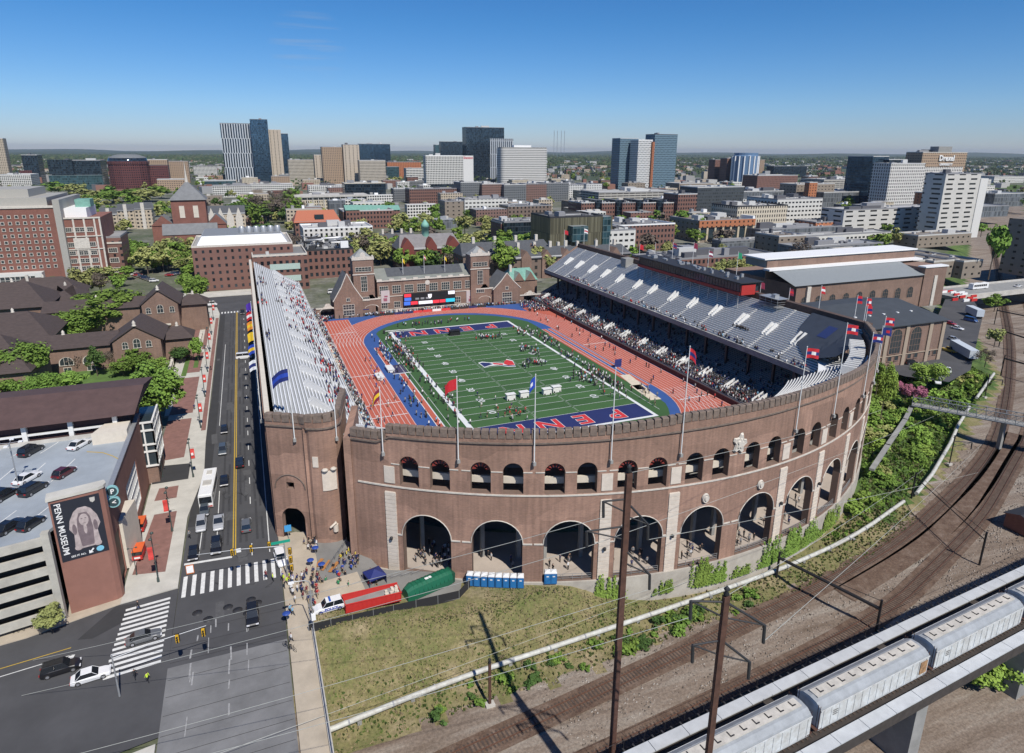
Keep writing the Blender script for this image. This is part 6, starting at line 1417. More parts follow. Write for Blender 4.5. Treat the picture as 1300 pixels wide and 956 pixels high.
# ================================================================ the garage
def garage():
    r=E('parking_garage',(0,0,0),'brick and concrete car park with a rooftop deck and a museum banner on its tower','car park')
    fl=mat('roof_deck_blue_grey',(.30,.335,.37),.85,.16,.15); gb=mat('garage_brick',(.26,.125,.095),.9,.12,.4); gc=mat('garage_concrete',(.43,.41,.36),.9,.18,.5)
    xr=-98.8; yf=-53; x0=-170; Z=14.5; FY=lambda x:-91.3+(x+107)*.22
    mb=MB(); mb.prism([(x0,FY(x0)+.3),(-106.6,FY(-106.6)+.3),(-105,-87.5),(xr-.6,-86),(xr-.6,yf),(x0,yf)],Z-.5,Z,0); mb.build('roof_deck',fl,r)
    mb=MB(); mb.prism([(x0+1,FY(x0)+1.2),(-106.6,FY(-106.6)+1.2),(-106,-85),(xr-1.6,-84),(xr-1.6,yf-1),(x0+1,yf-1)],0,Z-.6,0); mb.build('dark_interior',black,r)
    arched_wall(lambda s:(xr,-88.6+s,1,0),(0,42),[(5.4,2.6,0,8.6,0),(24,6.2,2.0,10.6,0)],.6,3,ztop=15.6,zbot=-.2,mj=0).build('side_wall',gb,r)
    mb=MB(); mb.box(xr-.7,-86.5,15.6,xr+.1,-46.6,15.8); mb.build('metal_coping',steel,r)
    mb=MB(); mb.box(xr-.5,-70.8,2,xr-.35,-58.4,10.6); o=mb.build('glazing',glassd,r)
    mb=MB()
    for k in range(10): y=-70.8+k*1.36; mb.box(xr-.35,y,2,xr-.12,y+.13,10.6)
    for z in (2,4.2,6.4,8.6,10.4): mb.box(xr-.35,-70.8,z,xr-.1,-58.4,z+.16)
    mb.build('mullions',pw,o)
    T=[(-105.0,-90.3),(-98.9,-89.0),(-98.3,-88.5),(-98.1,-87.8),(-98.5,-86.9),(-105.3,-88.5)]
    mb=MB(); mb.prism(T,-.1,19.6); mb.build('banner_tower',gb,r)
    c=(-101.5,-88.6)
    mb=MB(); mb.prism([(c[0]+(x-c[0])*1.05,c[1]+(y-c[1])*1.18) for x,y in T],19.6,20.05); mb.build('tower_cap',pave,r)
    dx,dy=T[1][0]-T[0][0],T[1][1]-T[0][1]; L=math.hypot(dx,dy); ang=math.atan2(dy,dx)
    MM=Matrix.Translation((T[0][0],T[0][1],0))@Matrix.Rotation(ang,4,'Z')@Matrix.Rotation(PI/2,4,'X')
    def fp(name,pts,m,o,par):
        mb=MB(); mb.poly([tuple(MM@Vector((p[0],p[1],o))) for p in pts]); return mb.build(name,m,par)
    zb,zt=9.2,19.1; W0,W1=.25,L+.1
    bn=fp('banner',[(W0,zb),(W1,zb),(W1,zt),(W0,zt)],flat('banner_black',(.018,.02,.03)),.06,r)
    sx=L*.62; st=flat('sphinx_stone',(.42,.35,.34),var=.3,scale=1.2); sd_=flat('sphinx_shade',(.17,.13,.14),var=.2)
    def E2(cx,cy,rx,ry,m,o,n=18): fp('print',[(cx+rx*cos(2*PI*i/n),cy+ry*sin(2*PI*i/n)) for i in range(n)],m,o,bn)
    q=zb+1.5
    fp('statue_print',[(sx-1.7,q),(sx+1.7,q),(sx+1.5,q+2.6),(sx+2.0,q+3.6),(sx+1.75,q+5.0),(sx+1.1,q+6.3),(sx+.5,q+6.8),(sx-.5,q+6.8),(sx-1.1,q+6.3),(sx-1.75,q+5.0),(sx-2.0,q+3.6),(sx-1.5,q+2.6)],st,.08,bn)
    fp('statue_print',[(sx-.8,q+.3),(sx+.8,q+.3),(sx+1.0,q+3.2),(sx+.85,q+5.0),(sx+.5,q+5.9),(sx-.5,q+5.9),(sx-.85,q+5.0),(sx-1.0,q+3.2)],sd_,.10,bn)
    E2(sx,q+4.7,.62,1.0,st,.12); E2(sx,q+3.2,.22,.9,st,.125); E2(sx-.25,q+4.95,.13,.07,sd_,.14); E2(sx+.25,q+4.95,.13,.07,sd_,.14); E2(sx,q+4.15,.2,.05,sd_,.14)
    for sg in (-1,1): E2(sx+sg*1.25,q+.3,.5,.45,st,.12); E2(sx+sg*1.35,q+3.4,.28,.9,sd_,.09)
    E2(L-1.0,zb+.75,.5,.45,flat('badge_blue',(.2,.5,.65)),.1)
    fp('arrow_print',[(L-2.5,zb+.35),(L-1.9,zb+.4),(L-2.1,zb+.6),(L-1.75,zb+1.0),(L-1.9,zb+1.15),(L-2.25,zb+.75),(L-2.45,zb+.95)],white,.1,bn)
    fp('shield_print',[(L-1.2,zt-.4),(L-.5,zt-.4),(L-.55,zt-1.0),(L-.85,zt-1.25),(L-1.15,zt-1.0)],conc,.1,bn)
    text_obj('lettering','PENN MUSEUM',1.12,white,MM@Matrix.Translation((.95,(zb+zt)/2+.45,.1))@Matrix.Rotation(-PI/2,4,'Z'),bn,0,.014,1.14)
    text_obj('lettering','SEE IT ALL',.42,white,MM@Matrix.Translation((2.4,zb+.55,.1)),bn,0,.008,1)
    for z,t_ in ((17.0,'P'),(15.1,'<')):
        o=MB(); o.tube([(-98.2,-84.6,z),(-97.8,-84.7,z)],.95,20,smooth=False); so_=o.build('round_sign',flat('sign_teal',(.25,.48,.5)),r)
        o=MB(); o.tube([(-97.8,-84.7,z),(-97.76,-84.71,z)],.72,20,smooth=False); o.build('sign_face',flat('sign_dark',(.03,.06,.07)),so_)
        # turned to face the approaching street
        M_=Matrix.Translation((-98.0,-85.6,z))@Matrix.Rotation(rad(20),4,'Z')@Matrix.Rotation(PI/2,4,'X')
        so_.data.transform(Matrix.Translation((-98,-84.65,z))@Matrix.Rotation(rad(-70),4,'Z')@Matrix.Translation((98,84.65,-z))); so_.children[0].data.transform(Matrix.Translation((-98,-84.65,z))@Matrix.Rotation(rad(-70),4,'Z')@Matrix.Translation((98,84.65,-z)))
        text_obj('sign_text',t_,1.1,white,Matrix.Translation((-97.9,-84.95,z))@Matrix.Rotation(rad(20),4,'Z')@Matrix.Rotation(PI/2,4,'X'),so_,.005,.03)
    mb=MB(); mb.prism([(-98.78,-80.4),(-98.3,-80.4),(-97.2,-73.2),(-98.78,-73.2)],.15,9.3); mb.build('cream_fin',cream,r)
    mb=MB(); mb.box(-99.2,-85.9,.15,-99.0,-80.6,8.6); mb.build('dark_entrance',black,r)
    segs=[(x0,-141),(-140.2,-129.6),(-128.8,-118.4),(-117.6,-106.1)]
    for k in range(6):
        z=k*2.45
        for (a_,b_) in segs:
            mb=MB(); mb.obox(((a_+b_)/2,(FY(a_)+FY(b_))/2),(1,.22),(b_-a_)*1.024,.5,z+.95,z+2.2); mb.build('spandrel',gc,r)
    for x in (-140.6,-129.2,-118.0,-105.9): mb=MB(); mb.box(x-.5,FY(x)-.5,-.1,x+.5,FY(x)+.5,15.2); mb.build('pillar',gc,r)
    mb=MB()
    for k in range(14):
        for (yy,l) in ((-58.5,4.6),(-72,8.6),(-86,5)):
            x=-160+k*4.6
            if x<xr-8: mb.quad((x,yy,Z+.012),(x+.18,yy,Z+.012),(x+2.1,yy+l,Z+.012),(x+1.92,yy+l,Z+.012))
    mb.build('bay_lines',mark,r); mb=MB(); pts=[P(a_,b__,Z)[:2] for a_,b__ in ((110,574),(130,575),(142,579),(150,583))]
    for a_,b_ in zip(pts,pts[1:]): mb.quad((a_[0],a_[1],Z+.015),(b_[0],b_[1],Z+.015),(b_[0],b_[1]+.3,Z+.015),(a_[0],a_[1]+.3,Z+.015))
    mb.build('yellow_line',ymark,r)
    y0=-53; mw_=mat('rear_wall_maroon',(.075,.04,.04),.9,.2,.5)
    mb=MB(); mb.box(x0,y0+1,0,-102,y0+2,18.4); mb.build('rear_wall',mw_,r)
    for k in range(9): x=-163+k*7.6; mb=MB(); mb.box(x-.4,y0-.1,Z,x+.4,y0+.9,18.4); mb.build('white_column',pw,r)
    for k in range(8): x=-163+k*7.6; mb=MB(); mb.box(x+.4,y0+.2,Z+1.5,x+7.2,y0+.5,Z+1.9); mb.build('white_beam',pw,r)
    mb=MB(); mb.box(x0,y0-.6,Z,-104,y0-.3,Z+.7); mb.build('deck_kerb',conc,r)
    mb=MB(); q=[(x0,y0-1.2,18.4),(-98.4,y0-1.2,18.4),(-97.6,y0+23,18.4),(x0,y0+23,18.4)]; rg=[(x0,y0+10.8,21.6),(-97.4,y0+8,21.5)]
    mb.poly([q[0],q[1],rg[1],rg[0]]); mb.poly([q[1],q[2],rg[1]]); mb.poly([q[2],q[3],rg[0],rg[1]]); mb.poly([q[0],q[3],q[2],q[1]]); mb.build('hipped_roof',mat('maroon_brown_roof',(.088,.052,.048),.8,.18,.5),r)
    mb=MB(); mb.box(x0,y0+2,0,-101.2,y0+21,18.3); mb.build('rear_block',gb,r)
    mb=MB(); mb.prism([(-105.5,-58),(-99.5,-58),(-99.5,-53.2),(-104,-53.2)],Z,Z+2.3); mb.build('stair_head',cream,r)
    mb=MB(); mb.box(-99.9,-48.2,4.4,-96.6,-38,14); g=mb.build('glass_box',glassd,r); mb=MB()
    for x in (-100.1,-98.4,-96.7): mb.box(x,-48.5,4.2,x+.3,-48.2,14.2)
    for y in (-48.5,-45,-41.5,-38.2): mb.box(-96.7,y,4.2,-96.4,y+.3,14.2)
    for z in (4.1,7.4,9,12.2,14): mb.box(-100.1,-48.55,z,-96.4,-48.25,z+.35); mb.box(-96.7,-48.4,z,-96.35,-38,z+.35)
    mb.build('white_frame',pw,g); mb=MB(); mb.box(-99.9,-48.1,-.1,-96.7,-38.2,4.1); mb.build('brick_base',brick_brn,r)
garage()
r=E('rooftop_lamp',(0,0,0),'grey lamp standard with four arms on the garage roof','lamp'); p=P(24,618,14.5); r.location=p; mb=MB(); mb.tube([(0,0,0),(0,0,8)],.1,6); 
for a in range(4): mb.tube([(0,0,8),(1.6*cos(a*PI/2),1.6*sin(a*PI/2),8.1)],.05,4)
mb.build('post',steel,r); mb=MB()
for a in range(4): mb.box(1.6*cos(a*PI/2)-.3,1.6*sin(a*PI/2)-.3,8,1.6*cos(a*PI/2)+.3,1.6*sin(a*PI/2)+.3,8.15)
mb.build('lamp_heads',white,r)
# ================================================================ the city behind
TREEBLOCK=[(-330,-60,-230,165),(-80,240,-120,112)]
def rgb(*a): return tuple(a)
def fac(n,*a,**k): return facade(n,*a,**k)
F={
 'redgrid':fac('red_brick_grid',(.19,.1,.08),(.04,.05,.06),3.6,3.4,.34,.42,roof=(.3,.3,.3)),
 'redgrid2':fac('red_brick_bands',(.185,.095,.075),(.035,.045,.055),4,3,.5,.5,roof=(.2,.2,.2)),
 'darkred':fac('maroon_grid',(.12,.04,.038),(.03,.03,.04),4,3.2,.5,.5,roof=(.12,.13,.14)),
 'tan':fac('tan_grid',(.45,.38,.29),(.05,.055,.06),3.3,3.2,.5,.45,roof=(.35,.33,.3)),
 'tanbrick':fac('tan_brick',(.36,.26,.18),(.04,.045,.05),3.4,3.6,.4,.45,roof=(.3,.29,.27)),
 'beige':fac('beige_grid',(.5,.45,.37),(.06,.06,.065),3.0,2.4,.62,.55,roof=(.4,.38,.35)),
 'beigeplain':fac('beige_ribs',(.46,.39,.31),(.06,.06,.065),3.2,8,.18,.5,roof=(.4,.38,.35)),
 'white':fac('white_grid',(.66,.65,.61),(.04,.045,.05),3.3,3.1,.66,.6,roof=(.5,.5,.48)),
 'whiteband':fac('white_bands',(.68,.67,.63),(.05,.055,.06),3.6,7,.94,.46,roof=(.5,.5,.48)),
 'whiteoffice':fac('white_office',(.6,.59,.55),(.04,.045,.05),3.9,4.2,.6,.36,roof=(.42,.42,.4)),
 'whiteslit':fac('white_slits',(.6,.58,.55),(.04,.045,.05),3.8,3.4,.42,.62,roof=(.4,.4,.4)),
 'whiterow':fac('white_pairs',(.53,.515,.48),(.03,.035,.04),3.9,14,.55,.34,roof=(.4,.4,.4),stag=.07),
 'cream':fac('cream_office',(.52,.46,.36),(.05,.05,.05),3.8,2.6,.42,.55,roof=(.35,.34,.32)),
 'glassblue':fac('blue_glass',(.07,.12,.17),(.045,.085,.13),3.7,1.7,.93,.9,roof=(.2,.22,.24),gm=.75,gr=.1,vary=.6),
 'glassdark':fac('dark_glass_wall',(.04,.055,.07),(.03,.05,.07),3.9,2.2,.92,.88,roof=(.15,.16,.17),gm=.7,gr=.1,vary=.6),
 'glassteal':fac('teal_glass',(.08,.13,.14),(.05,.11,.13),4,2.5,.9,.85,roof=(.2,.22,.22),gm=.6,gr=.12),
 'stripe':fac('striped_tower',(.46,.49,.52),(.02,.035,.055),31,5.2,.52,.97,roof=(.2,.2,.22),stag=.33,gm=.6),
 'stripe2':fac('staggered_tower',(.7,.7,.68),(.03,.045,.07),3.3,3.0,.55,.62,roof=(.3,.3,.3),stag=.5,gm=.5),
 'stripe3':fac('staggered_blue',(.16,.25,.31),(.03,.05,.075),3.3,3.0,.6,.62,roof=(.3,.3,.3),stag=.5,gm=.6),
 'darkgrid':fac('dark_panel_grid',(.05,.06,.07),(.09,.1,.1),3.3,2.2,.55,.5,roof=(.2,.2,.21),stag=.4),
 'deck':fac('open_deck',(.42,.4,.36),(.03,.03,.03),3.1,9,.92,.42,roof=(.42,.42,.4),gm=0,gr=.9),
 'apt':fac('apartment_mix',(.2,.12,.1),(.05,.055,.06),3.2,2.9,.42,.5,roof=(.3,.3,.3)),
 'aptgrey':fac('apartment_grey',(.15,.16,.17),(.06,.065,.07),3.2,2.9,.45,.5,roof=(.3,.3,.3)),
 'aptwhite':fac('apartment_white',(.6,.6,.58),(.06,.065,.07),3.2,2.9,.45,.5,roof=(.4,.4,.4)),
 'olive':fac('olive_panels',(.11,.1,.065),(.12,.11,.07),20,.8,.85,.98,roof=(.12,.12,.12),gm=.3,gr=.4),
 'slateb':fac('gothic_stone',(.17,.125,.1),(.05,.05,.05),4,4.2,.4,.5,roof=(.09,.095,.1)),
 'brownb':fac('brown_block',(.24,.2,.16),(.04,.04,.04),4,6,.3,.3,roof=(.2,.17,.14)),
 'shed':fac('grey_shed',(.2,.21,.22),(.1,.11,.12),6,2,.9,.9,roof=(.26,.27,.28),gm=.2,gr=.5),
 'orangeb':fac('orange_brick',(.4,.15,.07),(.05,.05,.05),3.4,4.5,.3,.45,roof=(.3,.3,.3)),
}
def B(label,pl,pr,pyb,pyt,depth,st,roof=3,name='building',side=None,dist=None,cap=None,pm=None,seed=None,cat=None,stroof=None,z0=-.4):
    """front face -y between photo columns pl..pr, standing on the ground at row pyb, top at row pyt"""
    y=P((pl+pr)/2,pyb,0)[1]; mid=(pyb*.5+pyt*.5); x0,x1=xat(pl,y,mid),xat(pr,y,mid); z=hat((pl+pr)/2,pyt,(x0+x1)/2,y)
    w=x1-x0; r=E(name,(x0,y,0),label,cat or name.replace('_',' ')); mb=MB(); mb.box(0,0,z0,w,depth,z); mb.build('walls',F[st],r)
    TREEBLOCK.append((x0,x1,y,y+depth))
    rr=random.Random(seed or int(pl*7+pyt)); rm=[flat('roof_unit_light',(.5,.5,.49)),flat('roof_unit_grey',(.25,.25,.26)),flat('roof_unit_dark',(.1,.1,.11))]
    if pyb>246 and w>14:
        for k in range(7): a=rr.uniform(.04,.9)*w; b=rr.uniform(.08,.9)*depth; q=MB(); q.box(a,b,z+.01,a+rr.uniform(.8,2.6),b+rr.uniform(.8,2.6),z+rr.uniform(.5,1.8)); q.build('roof_unit',rm[rr.randrange(3)],r)
        for k in range(2): a=rr.uniform(.05,.6)*w; b=rr.uniform(.2,.8)*depth; q=MB(); q.tube([(a,b,z+.5),(a+w*.3,b,z+.5),(a+w*.3,b+2,z+.5)],.25,4); q.build('roof_pipe',rm[k],r)
    if w>8:
        mb=MB(); t=.5
        for (a,b,c,e) in ((0,0,w,t),(0,depth-t,w,depth),(0,t,t,depth-t),(w-t,t,w,depth-t)): mb.box(a,b,z+.003,c,e,z+1.0)
        mb.build('roof_parapet',pm or rm[rr.randrange(2)],r)
    for k in range(roof):
        a=rr.uniform(.05,.7)*w; b=rr.uniform(.15,.7)*depth; q=MB(); s=max(w*.08,1.5); q.box(a,b,z+.01,a+rr.uniform(.7,2.6)*s,b+rr.uniform(.1,.25)*depth,z+rr.uniform(1.5,4.2)*(1 if w<60 else 1.2)); q.build('roof_plant',rm[rr.randrange(3)],r)
    return r,w,z,y
def addbox(r,name,x0,y0,z0,x1,y1,z1,m): mb=MB(); mb.box(x0,y0,z0,x1,y1,z1); return mb.build(name,m,r)
WU=win_mesh
# ---- skyline, far
B('pale tan slab tower cut by the left edge',-14,9,232,176,22,'tan',1,'tower')
B('low white roofed hall behind the left hospital',0,40,236,222,60,'white',5)
r,w,z,y=B('grey and red brick block at the far left',30,50,232,197,40,'glassdark',2); addbox(r,'brick_wing',-w*.3,-2,-.4,w*.5,0,z*.45,F['darkred'])
r,w,z,y=B('black topped box building over a blue glass base',66,130,240,204,60,'glassdark',3); addbox(r,'glass_front',-2,-16,-.4,w+2,-.1,z*.5,F['glassteal']); addbox(r,'black_box',-2,-8,z*.52,w*.45,-.2,z*1.04,F['glassdark'])
r,w,z,y=B('low red brick wing in front of the round building',98,132,240,228,14,'darkred',0)
y=P(158,242,0)[1]; xa=xat(133,y,215); xb=xat(187,y,215); z=hat(158,205,(xa+xb)/2,y); zt=hat(158,197,(xa+xb)/2,y); rad_=(xb-xa)/2
r=E('round_tower_building',((xa+xb)/2,y+rad_,0),'large dark red building with a round front and domed glass top','building'); mb=MB(); mb.lathe([(rad_,-.4),(rad_,z*.9),(rad_*1.03,z*.9),(rad_*1.03,z)],(0,0,0),14,0,False); mb.build('walls',F['darkred'],r)
mb=MB(); mb.lathe([(rad_*.97,z),(rad_*.9,zt-3),(rad_*.5,zt+1),(1,zt+1.5)],(0,0,0),28); mb.build('glass_roof',F['glassdark'],r); addbox(r,'wing',rad_*.4,rad_*.2,-.4,rad_*1.9,rad_*1.2,z*.85,F['darkred'])
B('tan apartment row left of the white chapel roof, near block',188,214,234,203,30,'tanbrick',2); B('tan apartment row left of the white chapel roof, far block',214,240,232,205,30,'tanbrick',2); B('low brown block under the tan apartments',200,236,242,228,20,'tanbrick',1)
B('small white stepped building between trees and glass tower',246,276,226,211,26,'white',3); B('long green roofed low hall right of the white building',258,300,238,230,40,'glassteal',0)
B('glass and white striped residential tower, tallest on the left',283,321,231,157,34,'stripe',1,'tower',pm=flat('roof_unit_dark',(.1,.1,.11)))
B('blue glass half of the tall striped tower',321,343,231,152,34,'glassblue',1,'tower',pm=flat('roof_unit_dark',(.1,.1,.11)))
B('slim grey tower just right of the blue glass tower',343,359,230,165,26,'beigeplain',1,'tower'); B('narrow dark blue glass tower beside the slim grey tower',359,368,229,170,22,'glassblue',0,'tower')
B('beige gridded apartment slab',367,400,233,203,22,'beige',2,'apartment_block'); B('tan stair tower at the right of the beige slab',400,410,233,197,18,'beigeplain',1,'apartment_block')
B('large brown gridded apartment slab with ribbed end',410,437,235,187,24,'tanbrick',2,'apartment_block'); B('tan ribbed end block of the large brown slab',437,457,235,184,24,'beigeplain',1,'apartment_block'); B('beige gridded block in front of the blue glass offices',457,490,236,204,22,'beige',2,'apartment_block')
B('blue glass office block behind the beige apartments',457,496,222,183,30,'glassblue',2,'office'); B('orange brown low block beside blue glass',492,535,226,206,40,'orangeb',3); B('white banded low office by the gridded hotel',516,541,232,214,26,'whiteband',1,'office'); B('teal glass low block left of the white banded office',491,507,228,212,26,'glassteal',0,'office')
r,w,z,y=B('white gridded hotel slab with red sign on its blank end',541,588,239,198,20,'white',3,'hotel',pm=white)
ew=xat(601,y,215)-xat(588,y,215); addbox(r,'blank_end',w,-.4,-.4,w+ew,20,z+.6,flat('hotel_white',(.62,.61,.585)))
text_obj('lettering','Sheraton',6.2,flat('sign_red',(.5,.02,.04)),Matrix.Translation((w+ew*.5,-.6,z-3.4))@Matrix.Rotation(PI/2,4,'X'),r,.1,.12,.85)
addbox(r,'dark_podium',-4,-3,-.4,w+ew,-.5,z*.13,F['glassdark'])
B('teal glass block far behind the gridded hotel',553,586,214,184,30,'glassteal',2,'office'); B('dark glass cap of the far office behind the hotel',560,588,216,180,24,'glassdark',1,'office')
r,w,z,y=B('tall dark glass tower behind the round white tower',592,640,229,162,30,'glassdark',2,'tower'); addbox(r,'striped_half',w*.62,-1.2,-.4,w*1.24,26,z*.8,F['stripe'])
y=P(665,236,0)[1]; xa,xb=xat(637,y,210),xat(695,y,210); z=hat(665,187,(xa+xb)/2,y); r=E('tower',((xa+xb)/2,y+16,0),'round cornered white banded tower right of the dark glass tower','tower')
mb=MB(); W_=(xb-xa)/2; pl=[]
for cx_,cy_,a0 in ((W_-7,-9,-90),(W_-7,9,0),(-W_+7,9,90),(-W_+7,-9,180)):
    for i in range(5): a=rad(a0+i*22.5); pl.append((cx_+7*cos(a),cy_+7*sin(a)))
mb.prism(pl,-.4,z); mb.build('walls',conc_d,r)
for k in range(int(z/3.6)): mb=MB(); mb.prism([(x*1.025,y_*1.05) for x,y_ in pl],k*3.6+.0,k*3.6+1.9); mb.build('floor_band',flat('hotel_white',(.62,.61,.585)),r)
mb=MB(); mb.box(-W_*.4,-6,z,W_*.35,6,z+4); mb.build('roof_plant',white,r)
addbox(r,'window_core',-W_*.96,-16.4,0,W_*.96,16.2,z-.5,F['whiteslit']) if 0 else None
r,w,z,y=B('dark left face of the tower with staggered windows',786,809,240,176,30,'stripe3',0,'tower'); B('white staggered window face of the right hand tower',809,827,241,178,28,'stripe2',1,'tower',pm=white); B('slim orange fin on the staggered window tower',827,829.5,241,180,24,'orangeb',0,'tower'); B('blue glass face of the staggered window tower',829.5,858,240,171,32,'stripe3',2,'tower',pm=flat('roof_unit_dark',(.1,.1,.11)))
B('tall red brick apartment block left of the blue ribbed tower',907,922,232,203,24,'redgrid',1,'apartment_block'); B('second red brick apartment block beside the first',922,938,233,201,24,'redgrid',1,'apartment_block')
r=E('tower',(0,0,0),'round blue and white ribbed tower among red brick blocks','tower'); y=P(951,234,0)[1]; xa,xb=xat(938,y,212),xat(964,y,212); z=hat(951,194,(xa+xb)/2,y); r.location=((xa+xb)/2,y+14,0); mb=MB(); q=(xb-xa)/2; mb.lathe([(q,-.4),(q,z*.9),(q*.9,z*.92),(q*.9,z)],(0,0,0),24,0,False); mb.build('walls',flat('tower_blue',(.12,.2,.32),.3),r)
for k in range(16): mb=MB(); a=2*PI*k/16; mb.tube([((q+.2)*cos(a),(q+.2)*sin(a),0),((q+.2)*cos(a),(q+.2)*sin(a),z*.9)],q*.07,4); mb.build('rib',white,r)
B('orange brick block in front of the round ribbed tower',941,955,234,209,18,'orangeb',0,'apartment_block'); B('wide low orange brick block right of the ribbed tower',961,1012,242,223,40,'redgrid',3); B('dark blue glass block behind the orange brick block',982,1024,225,211,30,'glassdark',3); B('small tan tower beside the ribbed tower',964,970,224,203,10,'tanbrick',0)
B('long car park with brick bands near the right skyline',1045,1102,248,228,50,'deck',2,'car_park'); B('grey warehouse with black roof pieces below the car park',1045,1110,262,244,60,'shed',2,'warehouse')
# ---- right hospital cluster
B('dark blue glass tower left of the white hospital',1104,1124,262,199,40,'glassblue',0,'tower'); B('black tower between blue glass and white hospital',1124,1150,262,203,30,'glassdark',0,'tower')
r,w,z,y=B('white hospital tower with tall slit windows',1127,1170,266,208,26,'whiteslit',2,'hospital')
r,w,z,y=B('tan brick hospital tower carrying a large name sign',1166,1222,262,194,24,'tanbrick',3,'hospital',pm=conc); addbox(r,'white_facade',1,-1.6,-.4,w-6,-.1,z*.74,F['whiteslit'])
addbox(r,'crown',w*.36,2,z,w*.66,14,z+8,conc_d)
text_obj('lettering','Drexel',10,white,Matrix.Translation((w*.53,-1.2,z-7))@Matrix.Rotation(PI/2,4,'X'),r,.3,.25,1.05); text_obj('lettering','UNIVERSITY',4.2,white,Matrix.Translation((w*.53,-1.2,z-15))@Matrix.Rotation(PI/2,4,'X'),r,.3,.1,1.1)
r,w,z,y=B('tall white slab hospital block at the right with paired windows',1194,1238,302,221,18,'whiterow',2,'hospital'); addbox(r,'blank_bay',w,-.6,-.4,w*1.22,16,z*.93,flat('hotel_white',(.62,.61,.585)))
B('long low white hospital wing with window bands',1070,1192,298,265,24,'whiterow',6,'hospital'); B('orange brick annex between white hospital blocks',1176,1200,276,245,16,'orangeb',1); B('tan low block at the foot of the white slab',1165,1232,312,298,20,'brownb',1)
r=E('building',(366,56,-3),'dark brown building mass at the right edge beyond the railway','building'); addbox(r,'walls',0,0,0,60,16,34,F['brownb']); addbox(r,'roof_plant',10,4,34,24,12,37,conc_d)
for pl,pr,pyb,pyt,l in ((1240,1262,250,236,'low white warehouse in the yards right of the hospital'),(1262,1300,262,246,'long pale shed in the rail yards at the right edge'),(1244,1280,275,262,'flat dark shed in the rail yards at the right edge'),(1225,1258,236,228,'small red and white block beyond the hospital slab'),(1262,1300,232,224,'distant white shed at the right horizon')): B(l,pl,pr,pyb,pyt,50,'shed' if 'dark' in l or 'pale' in l else 'whiteoffice',1,'warehouse')
# ---- middle distance
for (pl,pr,pyb,pyt,st,l) in ((585,612,258,232,'aptgrey','grey apartment block first in the long row'),(612,640,258,234,'apt','red brick apartment block second in the long row'),(640,668,258,235,'aptgrey','dark grey apartment block third in the long row'),(668,694,257,234,'apt','brick apartment block under the round white tower'),(694,722,256,233,'aptgrey','grey apartment block at the bend of the row'),(722,744,254,235,'aptwhite','white apartment block near the end of the row'),(744,764,254,234,'aptwhite','white gabled apartment block closing the row')): B(l,pl,pr,pyb,pyt,34,st,2,'apartment_block')
B('long white concrete car park deck with cars on top',760,862,262,244,50,'deck',4,'car_park'); 
for i in range(5): B(('first','second','third','fourth','fifth')[i]+' brick bay of the long dark row below the car park deck',738+i*26,757+i*26,282,258,30,'redgrid2',1); B(('first','second','third','fourth','fifth')[i]+' dark green glass bay of the long row below the car park deck',757+i*26,764+i*26,282,254,28,'glassdark',0)
B('brick block with a white fin beside the dark gridded tower',860,884,282,247,26,'redgrid2',1); r,w,z,y=B('dark gridded residential block in the middle distance',884,943,280,238,30,'darkgrid',2,'apartment_block')
B('curved tan roofed hall behind the dark gridded block',862,905,246,233,40,'brownb',2)
r,w,z,y=B('flat roofed building with tan columns and a white corner panel',887,955,306,280,40,'brownb',9)
for k in range(8): addbox(r,'column',w*k/7-.9,-1.2,0,w*k/7+.9,-.2,z*.72,flat('tan_column',(.5,.42,.3)))
addbox(r,'brick_fascia',-1,-1.6,z*.72,w+1,-.1,z+.8,F['orangeb']) ; addbox(r,'dark_bays',1,-.3,z*.12,w-2,-.05,z*.6,glassd); addbox(r,'white_panel',w-1,-.4,z*.7,w+1.2,20,z+3,white)
r,w,z,y=B('cream stone office with rows of small windows',935,998,300,262,34,'cream',5,'office',pm=dark); B('white banded office right of the cream office',985,1042,292,253,40,'whiteoffice',5,'office'); B('pale ducts and plant building behind the cream office',940,1010,262,243,40,'shed',8)
B('brown brick building with an orange tower',1010,1058,262,234,30,'brownb',1); B('orange brick stair tower on the brown building',1026,1036,264,232,8,'orangeb',0)
B('orange brick low block near the white roofed arena',1035,1082,300,282,24,'orangeb',1); B('grey banded low hall under the offices',965,1068,305,290,30,'shed',4); B('tan and black low hall left of the arena roof',988,1022,322,300,24,'brownb',1); B('long bright roofed low hall behind the arena',1010,1130,312,298,16,'whiteoffice',2); B('grey flat hall with vents behind the arena',1015,1120,326,312,20,'shed',4)
for i,(pl,pr) in enumerate(((1152,1182),(1184,1216),(1222,1246))): B(('left','middle','right')[i]+' of the three dark brown flat roofs near the railway bridge',pl,pr,352,332,56,'brownb',0,pm=conc)
